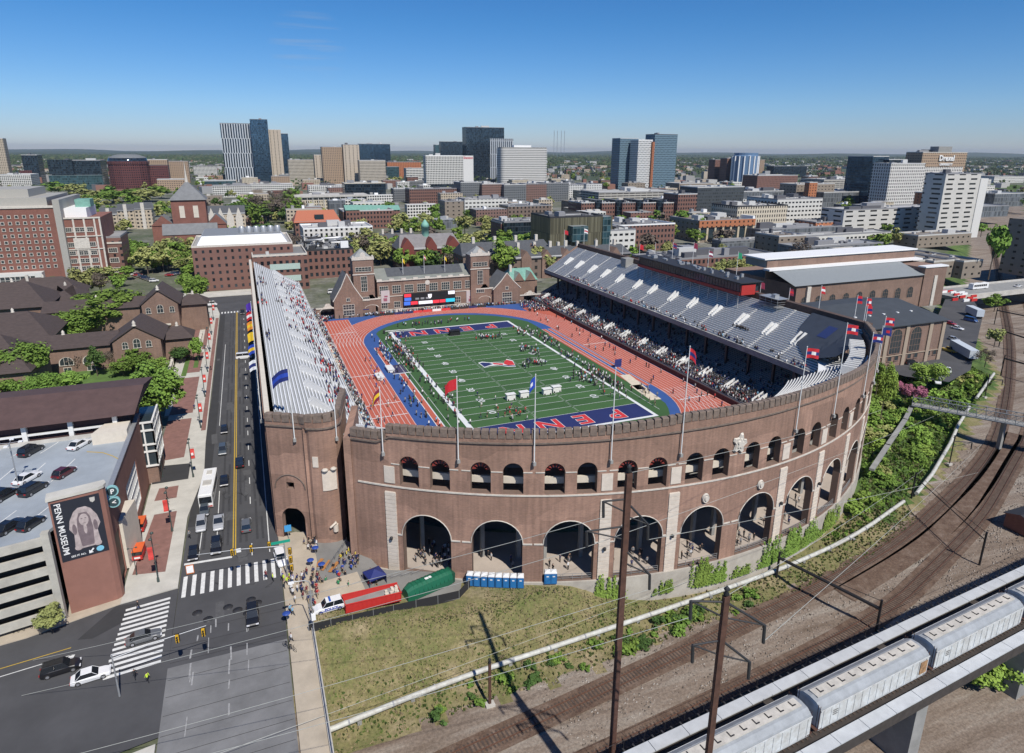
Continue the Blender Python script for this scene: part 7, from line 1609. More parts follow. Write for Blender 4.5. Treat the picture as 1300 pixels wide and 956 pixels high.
# ---- olive glass building and brick blocks behind the stadium
r,w,z,y=B('olive bronze clad building with a teal glass corner',698,764,336,276,30,'olive',2,'laboratory',pm=dark); addbox(r,'projecting_glass_box',w*.33,-7,z*.52,w*.62,-.1,z*.84,F['glassteal']); addbox(r,'glass_corner',w,-.5,-.3,w*1.16,28,z*.99,F['glassteal']); addbox(r,'brown_flank',w*1.16,4,-.3,w*1.26,30,z*.99,F['olive'])
B('white concrete office behind the olive building',770,806,332,293,24,'whiteoffice',2,'office'); B('dark red brick block with white attic right of the olive building',784,856,318,286,36,'redgrid2',4,pm=white); B('dark brick and glass hall left of the olive building',640,698,314,282,26,'glassdark',3,'laboratory'); B('brick half of the hall left of the olive building',636,660,314,284,22,'redgrid2',1)
B('red brick house beyond the right stand with a white canopy',826,864,356,330,20,'orangeb',2); B('low banded building behind the trees beyond the press box',862,980,352,326,26,'redgrid2',14); B('long purple grey screen wall building',915,988,318,305,10,'shed',0); B('brick flank of the low banded building',978,990,350,326,24,'redgrid2',0)
B('white and silver concrete office in the middle distance',590,645,279,253,24,'whiteoffice',6,'office'); B('brown stone hall with a long slate roof',645,700,281,262,26,'slateb',1); B('red brick college block by the white offices',520,584,258,240,26,'redgrid2',2); B('small green roofed drum building',565,592,280,256,20,'brownb',2)
B('grey glass fronted low block behind the quadrangle trees',500,522,256,240,20,'aptgrey',2); B('black glass office with pale pink panels',438,490,256,233,26,'glassdark',4,'office',pm=cream); addb=B('white flat roofed block behind the black glass office',392,438,248,236,24,'white',4)
r,w,z,y=B('concrete library with tall columns under a deep roof',376,466,266,250,34,'cream',3,'library',pm=conc)
for k in range(14): addbox(r,'column',w*k/13-.4,-2,0,w*k/13+.4,-1.2,z,conc)
addbox(r,'roof_slab',-2,-2.6,z,w+2,34,z+2.2,conc)
B('brown school block with copper topped gables',436,500,290,268,30,'redgrid2',0); 
for k in range(4): 
    p_=P(448+k*17,291-k*2,0); z=hat(448+k*17,266,p_[0],p_[1]); r=E('gabled_house',(p_[0],p_[1]-6,0),('first','second','third','fourth')[k]+' small brick gable with green copper roof from the left','house'); mb=MB(); mb.box(-6,0,-.3,6,12,z); mb.build('walls',F['redgrid2'],r); mb=MB(); mb.quad((-6.5,-.5,z),(6.5,-.5,z),(6.5,8,z+4),(-6.5,8,z+4)); mb.poly([(6.5,-.5,z),(6.5,12,z),(6.5,8,z+4)]); mb.poly([(-6.5,-.5,z),(-6.5,8,z+4),(-6.5,12,z)]); mb.quad((6.5,12,z),(-6.5,12,z),(-6.5,8,z+4),(6.5,8,z+4)); mb.build('roof',copper,r)
B('white plant roofs in front of the glass tower',270,320,250,236,24,'white',6); B('low white building with pipes behind the dark tree',318,372,246,234,22,'white',6); B('brown low block beside the bare trees',345,368,238,224,16,'tanbrick',1)
# ---- red roofed building with white band
r,w,z,y=B('brick office with a sloping orange red roof and skylight',375,432,300,282,24,'redgrid2',0,'office'); mb=MB(); mb.gable(0,0,w,22,z,z+9,'x',1,0,0,hip=4); mb.build('tile_roof',flat('orange_tile',(.4,.13,.07)),r); addbox(r,'skylight',w*.45,1.5,z+1.5,w*.65,6,z+6,glassd)
B('long white roofed building with a red band and window row',386,474,322,290,30,'whiteslit',6,pm=white)
# ---- brick laboratory, left of the hall
r,w,z,y=B('large red brick laboratory with a white mansard roof',246,374,366,312,46,'redgrid',0,'laboratory',pm=stone)
mb=MB(); mb.add([(2,2,z),(w-2,2,z),(w-2,44,z),(2,44,z),(5,5,z+5),(w-5,5,z+5),(w-5,41,z+5),(5,41,z+5)],[(0,1,5,4),(1,2,6,5),(2,3,7,6),(3,0,4,7),(4,5,6,7)]); mb.m[-1]=1; mb.build('white_mansard',[flat('mansard_white',(.68,.69,.7)),flat('mansard_top',(.22,.23,.24))],r)
for k in range(6): q=MB(); q.lathe([(1.5,0),(1.5,2.6),(1.1,3.2)],(w*.5+k*3.6,16,z+7.5),10); q.v=[(x,y,z_-2.5) for x,y,z_ in q.v]; q.build('vent_drum',steel,r)
r,w,z,y=B('low red brick laboratory wing beside the left stand',322,392,368,325,34,'redgrid2',0,'laboratory',pm=stone); 
for k in range(2): addbox(r,'pale_window_band',w*.3,-.3,z*(.25+.35*k),w*.85,-.02,z*(.42+.35*k),flat('pale_teal',(.4,.5,.45)))
r,w,z,y=B('flat roofed laboratory crowded with silver pipes and fans',384,450,352,318,40,'redgrid2',0,'laboratory',pm=dark)
rr=random.Random(9)
for k in range(26):
    a=rr.uniform(2,w-6); b=rr.uniform(2,34); mb=MB()
    if k%3==0: mb.box(a,b,z,a+rr.uniform(2,5),b+rr.uniform(1.5,4),z+rr.uniform(2,5))
    else: mb.tube([(a,b,z+1.5),(a,b,z+3.5+rr.random()*2),(a+rr.uniform(3,12),b+rr.uniform(-1,3),z+3.5+rr.random()*2)],rr.uniform(.4,.8),6)
    mb.build('roof_duct',rr.choice([steel,steel,white,dark]),r)
# ---- red sandstone library with green cupola
r,w,z,y=B('dark red sandstone library with slate roofs',508,586,342,316,22,'darkred',0,'library'); 
mb=MB(); mb.gable(0,0,w,20,z,z+8,'x',.6,0,0,hip=3); mb.build('slate_roof',mat('library_slate',(.2,.19,.19),.8,.15,.5),r)
for k,(a,s) in enumerate(((.12,3.6),(.5,3.2),(.86,4))): mb=MB(); c=w*a; mb.box(c-s,-2,-.3,c+s,4,z+2); mb.poly([(c-s,-2,z+2),(c+s,-2,z+2),(c,-2,z+7)]); mb.poly([(c+s,-2,z+2),(c+s,6,z+2),(c,6,z+7),(c,-2,z+7)]); mb.poly([(c-s,6,z+2),(c-s,-2,z+2),(c,-2,z+7),(c,6,z+7)]); mb.build('gable',flat('red_sandstone',(.17,.045,.035),.9),r)
mb=MB(); c=w*.48; mb.lathe([(2.3,z+6),(2.3,z+12),(2.7,z+12),(2.2,z+14),(1.2,z+15.4),(.2,z+16.6)],(c,10,0),10); mb.build('cupola',mat('cupola_copper',(.2,.42,.34),.7,.15,1),r)
# ---- slate roofed ranges
for (pl,pr,pyb,pyt,rise,dp,l) in ((588,700,352,322,6,18,'long dark slate roofed college range behind the hall tower'),(650,735,352,327,5,18,'second slate roofed range with gabled end bays'),(700,800,345,325,5,20,'slate roofed range behind the far end of the right stand'),(480,530,318,306,5,14,'grey roofed house beside the green cupola')):
    r,w,z,y=B(l,pl,pr,pyb,pyt,dp,'slateb',0,'college_range'); mb=MB(); mb.gable(0,0,w,dp,z,z+rise,'x',.8,0,1,hip=2); mb.build('slate_roof',[slate,brick_brn],r)
    for k in range(4): addbox(r,'chimney',w*(.15+.24*k),dp*.45,z+rise-2,w*(.15+.24*k)+1.6,dp*.45+1.6,z+rise+3,stone)
    for k in range(3): mb=MB(); c=w*(.2+.3*k); mb.box(c-3,-1,-.3,c+3,3,z+.5); mb.poly([(c-3,-1,z+.5),(c+3,-1,z+.5),(c,-1,z+4.5)]); mb.quad((c,-1,z+4.5),(c+3,-1,z+.5),(c+3,7,z+.5),(c,7,z+4.5)); mb.quad((c-3,-1,z+.5),(c,-1,z+4.5),(c,7,z+4.5),(c-3,7,z+.5)); mb.build('bay',brick_brn,r)
# ---- pyramid roofed brick tower hall
y=P(240,318,0)[1]; xa,xb=xat(218,y,270),xat(262,y,270); z=hat(240,254,(xa+xb)/2,y); zp=hat(237,229,(xa+xb)/2,y+12); zs=hat(233,205,(xa+xb)/2,y+12)
r=E('auditorium',(xa,y,0),'tall brick auditorium tower with grey pyramid roof and spire','auditorium'); w=xb-xa; mb=MB(); mb.box(0,0,-.3,w,w,z); mb.build('tower',brick_red,r); mb=MB(); mb.add([(-1,-1,z),(w+1,-1,z),(w+1,w+1,z),(-1,w+1,z),(w/2,w/2,zp)],[(0,1,4),(1,2,4),(2,3,4),(3,0,4)]); mb.build('pyramid_roof',mat('tower_slate',(.17,.175,.18),.8,.15,.4),r)
mb=MB(); mb.lathe([(1.4,zp-3),(.8,zp+2),(.5,zp+5),(.08,zs)],(w/2,w/2,0),8); mb.build('spire',stone,r)
wins(r,[(w*.3,-.02,z-12,0),(w*.7,-.02,z-12,0)],WU(3,8,stone,cream,(3,3)))
for (a,b,c,d,h) in ((-14,4,0,w,.5),(w,4,w+12,w,.5),(-6,-12,w+6,0,.36)): mb=MB(); mb.box(a,b,-.3,c,d,z*h); mb.gable(a,b,c,d,z*h,z*h+7,'x' if c-a>d-b else 'y',.5,1,0); mb.build('wing',[brick_red,MATS['tower_slate']],r)
for k,(px,py) in enumerate(((128,275),(150,270),(172,268))): 
    r,w,z,y=B(('left','middle','right')[k]+' part of the beige gothic dormitory range',px,px+22,290,py-2,16,'tan',0,'dormitory'); mb=MB(); mb.gable(0,0,w,16,z,z+6,'x',.4,0,1,hip=0); mb.build('slate_roof',[slate,cream],r); addbox(r,'turret',w*.4,-2,-.3,w*.6,1,z+6,stone)
r,w,z,y=B('grey stone gothic chapel gables right of the auditorium',262,312,292,272,18,'tan',0,'chapel'); mb=MB(); mb.gable(0,0,w,18,z,z+7,'x',.4,0,1); mb.build('slate_roof',[slate,cream],r)
for k in range(4): mb=MB(); c=w*(.15+.23*k); mb.poly([(c-3,-1,z-3),(c+3,-1,z-3),(c,-1,z+6)]); mb.box(c-3,-1,-.3,c+3,0,z-3); mb.build('gable',stone,r)
# ---- hospitals at the left with real windows
def hosp():
    y=P(40,364,0)[1]; xa=xat(-30,y,320); xb=xat(78,y,320); z=hat(60,264,xb,y); r=E('hospital',(xa,y,0),'large red brick hospital cut by the left edge with a white attic','hospital'); w=xb-xa
    mb=MB(); mb.box(0,0,-.3,w,60,z); mb.build('walls',brick_red,r); addbox(r,'white_attic',-1,3,z,w-3,50,z+5,flat('attic_grey',(.36,.345,.31))); addbox(r,'roof_terrace',-1,-.5,z,w,3,z+1,stone); addbox(r,'upper_attic',-1,10,z+5,w-12,44,z+9,flat('attic_grey',(.36,.345,.31))); addbox(r,'concrete_corner',w,-.4,-.3,w+3,50,z+4,flat('attic_grey',(.36,.345,.31))); addbox(r,'white_podium',w*.2,-6,-.3,w-9,-.1,z*.2,flat('podium_white',(.6,.6,.57)))
    wins(r,grid(2,w-2,10,z*.24,z*.96,9,-.02),WU(1.2,1.3,stone,wd,(1,1),fr=.2)); wins(r,grid(w*.25,w-12,7,3,z*.17,2,-6.02),WU(1.8,1.6,conc,wd))
    q=P(90,360,0)[1]; xa2=xat(76,q,320); xb2=xat(133,q,320); z2=hat(115,277,xb2,q); r=E('hospital',(xa2,q,0),'ornate red brick hospital block with pale stone bands and a white roof house','hospital'); w=xb2-xa2
    mb=MB(); mb.box(0,0,-.3,w,40,z2); mb.build('walls',brick_red,r); addbox(r,'roof_house',2,4,z2,w-6,30,z2+5,white)
    for f,h in ((.0,.6),(.72,.5),(.52,.5),(.995,.8)): addbox(r,'stone_band',-.5,-.5,z2*f,w+.5,-.02,z2*f+h,stone)
    for f in (0,.17,.41,.65,.88,1): addbox(r,'stone_quoin',w*f-.4,-.35,.6,w*f+.4,-.02,z2,stone)
    addbox(r,'stone_centre',w*.35,-.6,z2*.54,w*.7,-.1,z2*.7,stone)
    win=WU(2.6,2.0,stone,wd,(3,2),fr=.3)
    wins(r,[(w*u,-.02,z2*v,0) for v in (.08,.2,.32,.44,.57,.8) for u in (.28,.45,.6,.76)],win)
    r2,w2,z_,y_=B('lower brick wing right of the ornate hospital',133,157,353,302,26,'redgrid',0,'hospital'); wins(r2,[(w2*.5,-.02,z_*v,0) for v in (.15,.4,.65)],WU(4,2.2,stone,wd,(4,2),fr=.3)); addbox(r2,'stone_band',-.3,-.4,z_*.86,w2+.3,-.02,z_*.9,stone)
    addbox(r,'green_pavilion',w*.4,12,z2+5,w*.75,22,z2+9,copper)
hosp()
# ---- arena with white clerestory roof and the dark roofed gym beside the stadium
def arena():
    y=P(1080,398,0)[1]; xa,xb=xat(982,y+14,350),xat(1196,y,360); z=hat(1085,352,(xa+xb)/2,y)
    r=E('arena',(xa,y,0),'long brick arena with arched windows and two white roof strips','arena'); w=xb-xa; D_=46; ze=hat(1085,352,(xa+xb)/2,y)
    mb=MB(); mb.box(0,0,-.3,w,D_,ze); mb.build('walls',brick_brn,r)
    mb=MB(); mb.add([(-2,-1,ze),(w-14,-1,ze),(w-14,13,ze+4.2),(-2,13,ze+4.2)],[(0,1,2,3)]); mb.build('lower_roof',mat('grey_sheet_roof',(.22,.24,.25),.7,.12,.6,stretch=(6,1,1)),r)
    addbox(r,'white_roof_strip',-4,12.5,ze+4.3,w+1,16.5,ze+5.1,white); addbox(r,'clerestory',-2,16.5,ze,w,17,ze+8,brick_brn); addbox(r,'upper_wall',-2,17,ze+5,w,30,ze+8.6,mat('grey_sheet_roof',(.22,.24,.25))); addbox(r,'white_roof_strip',-4,16,ze+8.7,w+1,30,ze+9.3,white); addbox(r,'end_block',w-14,-.6,-.3,w+.6,16,ze+3.2,brick_brn); addbox(r,'end_strip',w-14.4,-1,ze+3.2,w+1,3,ze+3.8,white)
    wins(r,[(5+k*(w-26)/8,-.05,ze*.32,0) for k in range(9)],WU(3.4,5.0,brick_brn,wd,(3,3),arch=True,sill=False))
    for k in (0,6.2): addbox(r,'buttress',w*(k+.5)/7.2-1,-1,-.3,w*(k+.5)/7.2+1,0,ze*.95,stone)
arena()
def gym():
    a=P(1197,458,0); y=a[1]+2; xa,xb=80,a[0]; 
    z=hat(1190,405,xb,y); r=E('gymnasium',(xa,y,0),'brick gymnasium with a dark flat roof and tall arched windows beside the stadium','gymnasium'); w=xb-xa; D_=36
    mb=MB(); mb.box(0,0,-.3,w,D_,z); mb.build('walls',brick_brn,r); mb=MB(); mb.quad((-1,-1,z+.3),(w+1,-1,z+.3),(w+1,D_*.55,z+3.6),(-1,D_*.55,z+3.6)); mb.quad((w+1,D_+1,z+.3),(-1,D_+1,z+.3),(-1,D_*.55,z+3.6),(w+1,D_*.55,z+3.6)); mb.poly([(w+1,-1,z+.3),(w+1,D_+1,z+.3),(w+1,D_*.55,z+3.6)]); mb.quad((-1,-1,z),(w+1,-1,z),(w+1,-1,z+.3),(-1,-1,z+.3)); mb.build('dark_roof',mat('dark_membrane_roof',(.05,.058,.068),.8,.15,.3),r)
    wins(r,[(w*v,-.05,z*.32,0) for v in (.1,.24,.38,.52,.66,.80)],WU(5,8.5,brick_brn,wd,(4,4),arch=True)); wins(r,[(w*v+s,-.05,2,0) for v in (.1,.24,.38,.52,.66,.80,.94) for s in (-1.6,1.6)],WU(1.6,2.0,brick_brn,wd))
    for v in (.03,.17,.31,.45,.59,.73,.9,.995): addbox(r,'stone_pier',w*v-.8,-.4,-.3,w*v+.8,-.02,z,flat('tan_pier',(.36,.29,.22)))
    addbox(r,'stone_band',0,-.3,z*.26,w,-.05,z*.26+.3,MATS['tan_pier']); addbox(r,'roof_lantern',w*.05,18,z+2,w*.2,30,z+6,steel)
    for k in range(9): addbox(r,'vent',w*(.1+.1*k),8,z+1.2,w*(.1+.1*k)+.8,8.8,z+2,white)
gym()
# ---- street bridge over the tracks at the far right, with a bus
a=P(1210,372,0); b=P(1300,378,0)
r=E('road_bridge',(a[0],a[1],0),'concrete road bridge over the railway at the far right','bridge'); addbox(r,'deck',-10,-9,-1.5,230,9,.2,conc_d); addbox(r,'parapet',-10,-9.4,-1.5,230,-9,1.2,conc); addbox(r,'parapet',-10,9,-1.5,230,9.4,1.2,conc)
for k in range(5): addbox(r,'pier',60+k*30,-8,-10,63+k*30,8,-1.5,conc_d)
b2=cp(D.objects['bus'],(a[0]+22,a[1]+2,.25),rad(90),'white city bus crossing the road bridge at the far right')
for k,(dx,c,l) in enumerate(((48,'white','white car on the road bridge'),(60,'silver','silver car on the road bridge'),(76,'white','second white car on the road bridge'))): car('sedan',c,a[0]+dx,a[1]-2,.25,PI/2,l)
# ---- parking area right of the stadium: service road
sheet('car_park_ground',[P(x,y,0)[:2] for x,y in ((1120,470),(1180,425),(1200,380),(1235,380),(1248,400),(1232,470),(1205,485),(1150,478))],.03,asph)
for px,py,k,c,a_,l in ((1193,478,'sedan','white',-50,'white car first in the row beside the pink trees'),(1203,472,'sedan','white',-50,'white car second in the row beside the pink trees'),(1190,486,'sedan','white',-50,'white car nearest the red trees'),(1156,462,'suv','black',80,'black car parked below the gymnasium wall'),(1210,432,'hatchback','silver',5,'silver car beside the white box trailer'),(1204,446,'pickup','yellow',5,'yellow truck between gymnasium and trailer'),(1215,418,'sedan','white',5,'white car farther along the service road'),(1206,412,'sedan','red',5,'red car farther along the service road'),(1232,408,'van','blue',5,'blue van past the box trailer')):
    p=P(px,py,.05); car(k,c,p[0],p[1],.06,rad(a_),l,'cars by the gymnasium')
def trailer(px,py,l,s=1):
    p=P(px,py,0); r=E('box_trailer',(p[0],p[1],.06),l,'trailer','box trailers',rad(-30)); mb=MB(); mb.box(-1.5,-7*s,1.1,1.5,7*s,4); mb.build('box',flat('trailer_grey',(.5,.55,.6)),r)
    for y in (-5*s,5*s): mb=MB(); mb.tube([(-1.4,y,.5),(1.4,y,.5)],.5,10,smooth=False); mb.build('wheels',tyre,r)
    addbox(r,'chassis',-.5,-7*s,.8,.5,7*s,1.1,dark)
trailer(1222,452,'long grey box trailer parked beside the gymnasium'); trailer(1236,402,'blue grey box trailer farther up the service road',.7)
mb=MB(); rr=random.Random(2)
for k in range(16): p=P(1196+rr.uniform(0,42),377+rr.uniform(-6,6),0); r=E('site_barrier',(p[0],p[1],.05),'small red or white barrier on the building site beyond the arena','barrier','barriers on the building site'); m_=MB(); m_.box(-2,-.3,0,2,.3,1.2); m_.build('board',[red,white][k%2],r)
# ================================================================ railway
railm=mat('rusty_rail',(.12,.06,.04),.6,.3,2); tiem=mat('timber_sleeper',(.075,.055,.045),.95,.3,2)
def along(pts,step):
    out=[];acc=0
    for a,b in zip(pts,pts[1:]):
        L=math.hypot(b[0]-a[0],b[1]-a[1]); s=(step-acc)%step if acc else 0
        while s<L: out.append((a[0]+(b[0]-a[0])*s/L,a[1]+(b[1]-a[1])*s/L,(b[0]-a[0])/L,(b[1]-a[1])/L)); s+=step
        acc=(acc+L)%step
    return out
def smooth(pts,n=3):
    for _ in range(n):
        q=[pts[0]]
        for a,b in zip(pts,pts[1:]): q+=[(a[0]*.75+b[0]*.25,a[1]*.75+b[1]*.25),(a[0]*.25+b[0]*.75,a[1]*.25+b[1]*.75)]
        pts=q+[pts[-1]]
    return pts
def track(pts,label,z=-9.6):
    pts=smooth(pts); r=E('railway_track',(pts[0][0],pts[0][1],z),label,'railway track','railway tracks'); ox,oy=pts[0]
    mb=MB()
    for x,y,dx,dy in along(pts,.62 if len(pts) else 1): mb.obox((x-ox,y-oy),(-dy,dx),2.5,.24,0,.2)
    mb.build('sleepers',tiem,r)
    for s in (-.72,.72):
        mb=MB(); L=[(p[0]-ox,p[1]-oy) for p in pts]; Q=[]
        for i,p in enumerate(L):
            a=L[max(0,i-1)];b=L[min(len(L)-1,i+1)]; dx,dy=b[0]-a[0],b[1]-a[1]; l=math.hypot(dx,dy); Q.append((p[0]-dy/l*s,p[1]+dx/l*s,dx/l,dy/l))
        for a,b in zip(Q,Q[1:]):
            w=.05
            A_=[(a[0]+a[3]*w,a[1]-a[2]*w),(a[0]-a[3]*w,a[1]+a[2]*w)];B_=[(b[0]+b[3]*w,b[1]-b[2]*w),(b[0]-b[3]*w,b[1]+b[2]*w)]
            mb.add([(*A_[0],.2),(*A_[1],.2),(*B_[1],.2),(*B_[0],.2),(*A_[0],.36),(*A_[1],.36),(*B_[1],.36),(*B_[0],.36)],[(4,5,6,7),(0,4,7,3),(1,2,6,5)])
        mb.build('rail',railm,r)
T1=[(-160,-137),(-90,-132),(-26.2,-124.6),(6.3,-120.3),(22,-118.1),(50.1,-112.6),(66.9,-107.1),(92.5,-98.6),(129.1,-82.6),(223,-26.6),(317,37),(461,132.6),(609,235)]
T2=[(-120,-141),(-40,-135.5),(21.3,-129.7),(49.4,-121.1),(73.4,-113.3),(90.9,-105.9),(111.1,-97.1),(135,-87),(230,-34),(325,29),(469,124),(617,227)]
track(T1,'curving railway track nearest the stadium beside the white pipe'); track(T2,'railway track joining from under the viaduct')
track([(150,-79),(236,-43),(333,22),(477,117),(625,218)],'third railway track at the right edge'); track([(160,-84),(243,-52),(341,15),(485,110),(633,210)],'farthest right railway track beside the road')
rb=roughmat('rust_ballast',(.085,.05,.035),(.13,.085,.06),(.19,.14,.11),.5,3)
for T_,o_ in ((T1,0),(T2,0),([(22,-122),(50,-116.5),(80,-107),(129,-86)],0)):
    mb=MB(); q=smooth(T_,2); 
    for i,(a,b) in enumerate(zip(q,q[1:])):
        w=2.1
        na=(q[min(i+1,len(q)-1)][0]-q[max(i-1,0)][0],q[min(i+1,len(q)-1)][1]-q[max(i-1,0)][1]); nb=(q[min(i+2,len(q)-1)][0]-q[i][0],q[min(i+2,len(q)-1)][1]-q[i][1])
        la,lb=math.hypot(*na),math.hypot(*nb)
        mb.quad((a[0]+na[1]/la*w,a[1]-na[0]/la*w,-9.45),(b[0]+nb[1]/lb*w,b[1]-nb[0]/lb*w,-9.45),(b[0]-nb[1]/lb*w,b[1]+nb[0]/lb*w,-9.45),(a[0]-na[1]/la*w,a[1]+na[0]/la*w,-9.45))
    tag(mb.build('track_bed',rb),kind='structure')
# pipe on low supports
PPX=[(-74,-119.2),(-51.4,-116.3),(-26,-115.5),(2.9,-114),(17.1,-113),(37.9,-110.1),(60.5,-103.6)]
r=E('steam_pipe',(0,0,0),'long white insulated pipe running along the foot of the slope','pipe')
def zpipe(x,y): return hz(x,y)+.75
mb=MB(); q=smooth(PPX,2); mb.tube([(x,y,-7.9) for x,y in q],.42,8); mb.build('pipe',mat('pipe_cladding',(.58,.6,.57),.6,.35,1.2,c2=(.36,.34,.3)),r)
for x,y,dx,dy in along(PPX,6.5): mb=MB(); mb.tube([(x-dx*.12,y-dy*.12,-7.9),(x+dx*.12,y+dy*.12,-7.9)],.46,8,smooth=False); mb.build('pipe_band',steel,r)
for x,y,dx,dy in along(PPX,8): mb=MB(); mb.box(x-.3,y-.3,-10,x+.3,y+.3,-8.3); mb.build('pipe_support',conc_d,r)
r=E('steam_pipe',(0,0,0),'far section of white pipe climbing past the footbridge','pipe'); mb=MB(); mb.tube([(66,-102.5,-7.6),(78,-97.5,-7.2),(98.6,-87.4,-6.8),(112,-80.2,-6.4),(128,-72.5,-6)],.45,8); mb.build('pipe',MATS['pipe_cladding'],r); mb=MB(); mb.tube([(138,-68,-6),(168,-54,-6)],.45,8); mb.build('pipe',MATS['pipe_cladding'],r)
# catenary masts and wires
def catmast(x,y,h,label,arms=(),w=.45,m=rust,z=-9.6):
    r=E('catenary_mast',(x,y,z),label,'railway mast','railway masts'); mb=MB(); mb.box(-w,-w*.6,0,w,w*.6,.0+h)
    mb.box(-w-.03,-w*.15,0,w+.03,w*.15,h,0); mb.build('post',m,r)
    mb=MB(); mb.box(-w-.5,-w-.3,0,w+.5,w+.3,.5); mb.build('footing',conc,r)
    for (zz,l,dy,dr) in arms:
        mb=MB(); mb.tube([(0,0,zz),(l,dy,zz-dr)],.12,4); mb.tube([(0,0,zz-1.6),(l,dy,zz-dr)],.09,4); mb.tube([(l,dy,zz-dr),(l+.1,dy,zz-dr-1.9)],.16,5); mb.build('arm',dark,r)
    mb=MB(); mb.lathe([(.1,0),(.3,.2),(.12,.5),(.3,.7),(.06,1.0)],(0,0,h),6); mb.build('insulator',dark,r); return r
# tall mast in front of the wall: base below the frame
def mastat(px,pyb,pyt,y,label,**k):
    d=rayd(px,pyb); t=(y-CAM[1])/d[1]; x=CAM[0]+d[0]*t; z=-9.6; h=hat(px+ (0),pyt,x,y)-z
    return x,y,h
x1,y1=-40.0,-143.0; h1=37.5+9.6
catmast(x1,y1,h1,'tallest rusty railway mast, standing in front of the arches',[(h1-3.0,-2.4,.8,.2),(h1-6.2,-4.0,1.2,.4),(h1-3.4,2.2,-.8,2.6),(h1-9,2.6,-1.2,3.0)],w=.34)
x2,y2=-38.5,-157.0; h2=32.2+9.6
catmast(x2,y2,h2,'rusty railway mast right of the tallest one',[(h2-.6,-3.0,.9,-.3),(h2-.6,3.6,-1.2,2.6),(h2-4.6,-2.4,.8,.4),(h2-4.6,2.8,-.8,2.6)],w=.3)
x3,y3=-44.5,-124; h3=hat(684+0,866,x3,y3)+9.6
catmast(-47.6,-121.5,7.6,'short leaning timber strut at the bottom of the grass slope',[],w=.2)
def gantry(a,b,zb,h,label,tb=.35):
    r=E('railway_gantry',(a[0],a[1],zb),label,'gantry','gantries over the tracks'); dx,dy=b[0]-a[0],b[1]-a[1]; L=math.hypot(dx,dy)
    for (x,y) in ((0,0),(dx,dy)): mb=MB(); mb.tube([(x,y,0),(x,y,h+1.2)],.22,6); mb.build('post',black,r)
    mb=MB(); mb.tube([(0,0,h),(dx,dy,h-.6)],tb,4); mb.tube([(0,0,h+1.3),(dx*.5,dy*.5,h+.4),(dx,dy,h+1.0)],.06,4)
    mb.build('beam',black,r)
a=P(985,738,-9.6);b=P(1112,802,-9.6); gantry(a,b,-9.6,5.2,'dark gantry over the track in front of the ivy wall')
a=P(1157,632,-8.6); b=P(1243,718,-9.6); gantry((a[0],a[1]),(b[0],b[1]),-9.6,6.4,'slim gantry crossing both tracks at the right',.14)
for px,py,h,l in ((1205,590,7.5,'dark railway mast by the far end of the white pipe'),(1250,505,7.5,'dark railway mast just beyond the footbridge'),(1207,592,8,'')):
    if l: p=P(px,py,-8.8); catmast(p[0],p[1],h,l,[(6.8,4,-2,.2)],w=.14,m=black,z=-8.9)
for (px0,py0,px1,py1,l) in ((1270,478,1325,492,'dark gantry above the tracks past the footbridge'),(1262,412,1325,424,'farther gantry over the rail yard'),(1268,440,1300,449,'short gantry over the left tracks')):
    a=P(px0,py0,-9.6);b=P(px1,py1,-9.6); gantry((a[0],a[1]),(b[0],b[1]),-9.6,7,l,.3)
mb=MB()
def wire(a,b,sag=.8,r=.022,m=0,n=10):
    pts=[(a[0]+(b[0]-a[0])*i/n,a[1]+(b[1]-a[1])*i/n,a[2]+(b[2]-a[2])*i/n-sag*4*(i/n)*(1-i/n)) for i in range(n+1)]
    w=MB(); w.tube(pts,r,4,smooth=True); return w
wm=mat('overhead_wire',(.4,.41,.38),.5,.1,1)
WN=0
def wireobj(a,b,l,sag=.8,r=.032):
    tag(wire(a,b,sag,r).build('overhead_wire',wm),l,'wire','overhead wires above the railway')
za=h1-9.6; zb_=h2-9.6
def far_(px,py,y): d=rayd(px,py); t=(y-CAM[1])/d[1]; return (CAM[0]+d[0]*t,y,CAM[2]+d[2]*t)
tipA=(x1-2.4,y1+.8,za-5.1); tipB=(x1-4,y1+1.2,za-8.5); tipC=(x1+2.2,y1-.8,za-7.9); tipD=(x1+2.6,y1-1.2,za-13.9)
ends=[(tipA,far_(-70,862,-90),'overhead wire from the upper left arm across the street'),(tipB,far_(-70,905,-100),'overhead wire from the lower left arm over the green compactor'),(tipC,far_(1300,585,-80),'overhead wire from the upper right arm to the far tracks'),((x1,y1,za),far_(1120,520,-88),'long thin overhead wire in front of the upper windows'),(tipB,far_(1205,520,-70),'overhead wire along the middle of the brick arches'),
 (tipD,far_(-70,1000,-118),'low overhead wire over the grass slope'),((x2-3,y2+.9,zb_-2),far_(-70,1040,-124),'low overhead wire from the shorter mast to the lower left'),((x2+3.6,y2-1.2,zb_-5),far_(1250,560,-84),'overhead wire from the shorter mast along the nearer track'),((x2,y2,zb_),far_(1180,590,-88),'overhead wire from the top of the shorter mast to the footbridge'),(far_(200,985,-128),far_(1230,600,-95),'contact wire above the nearer track')]
for a,b,l in ends: wireobj(a,b,l)
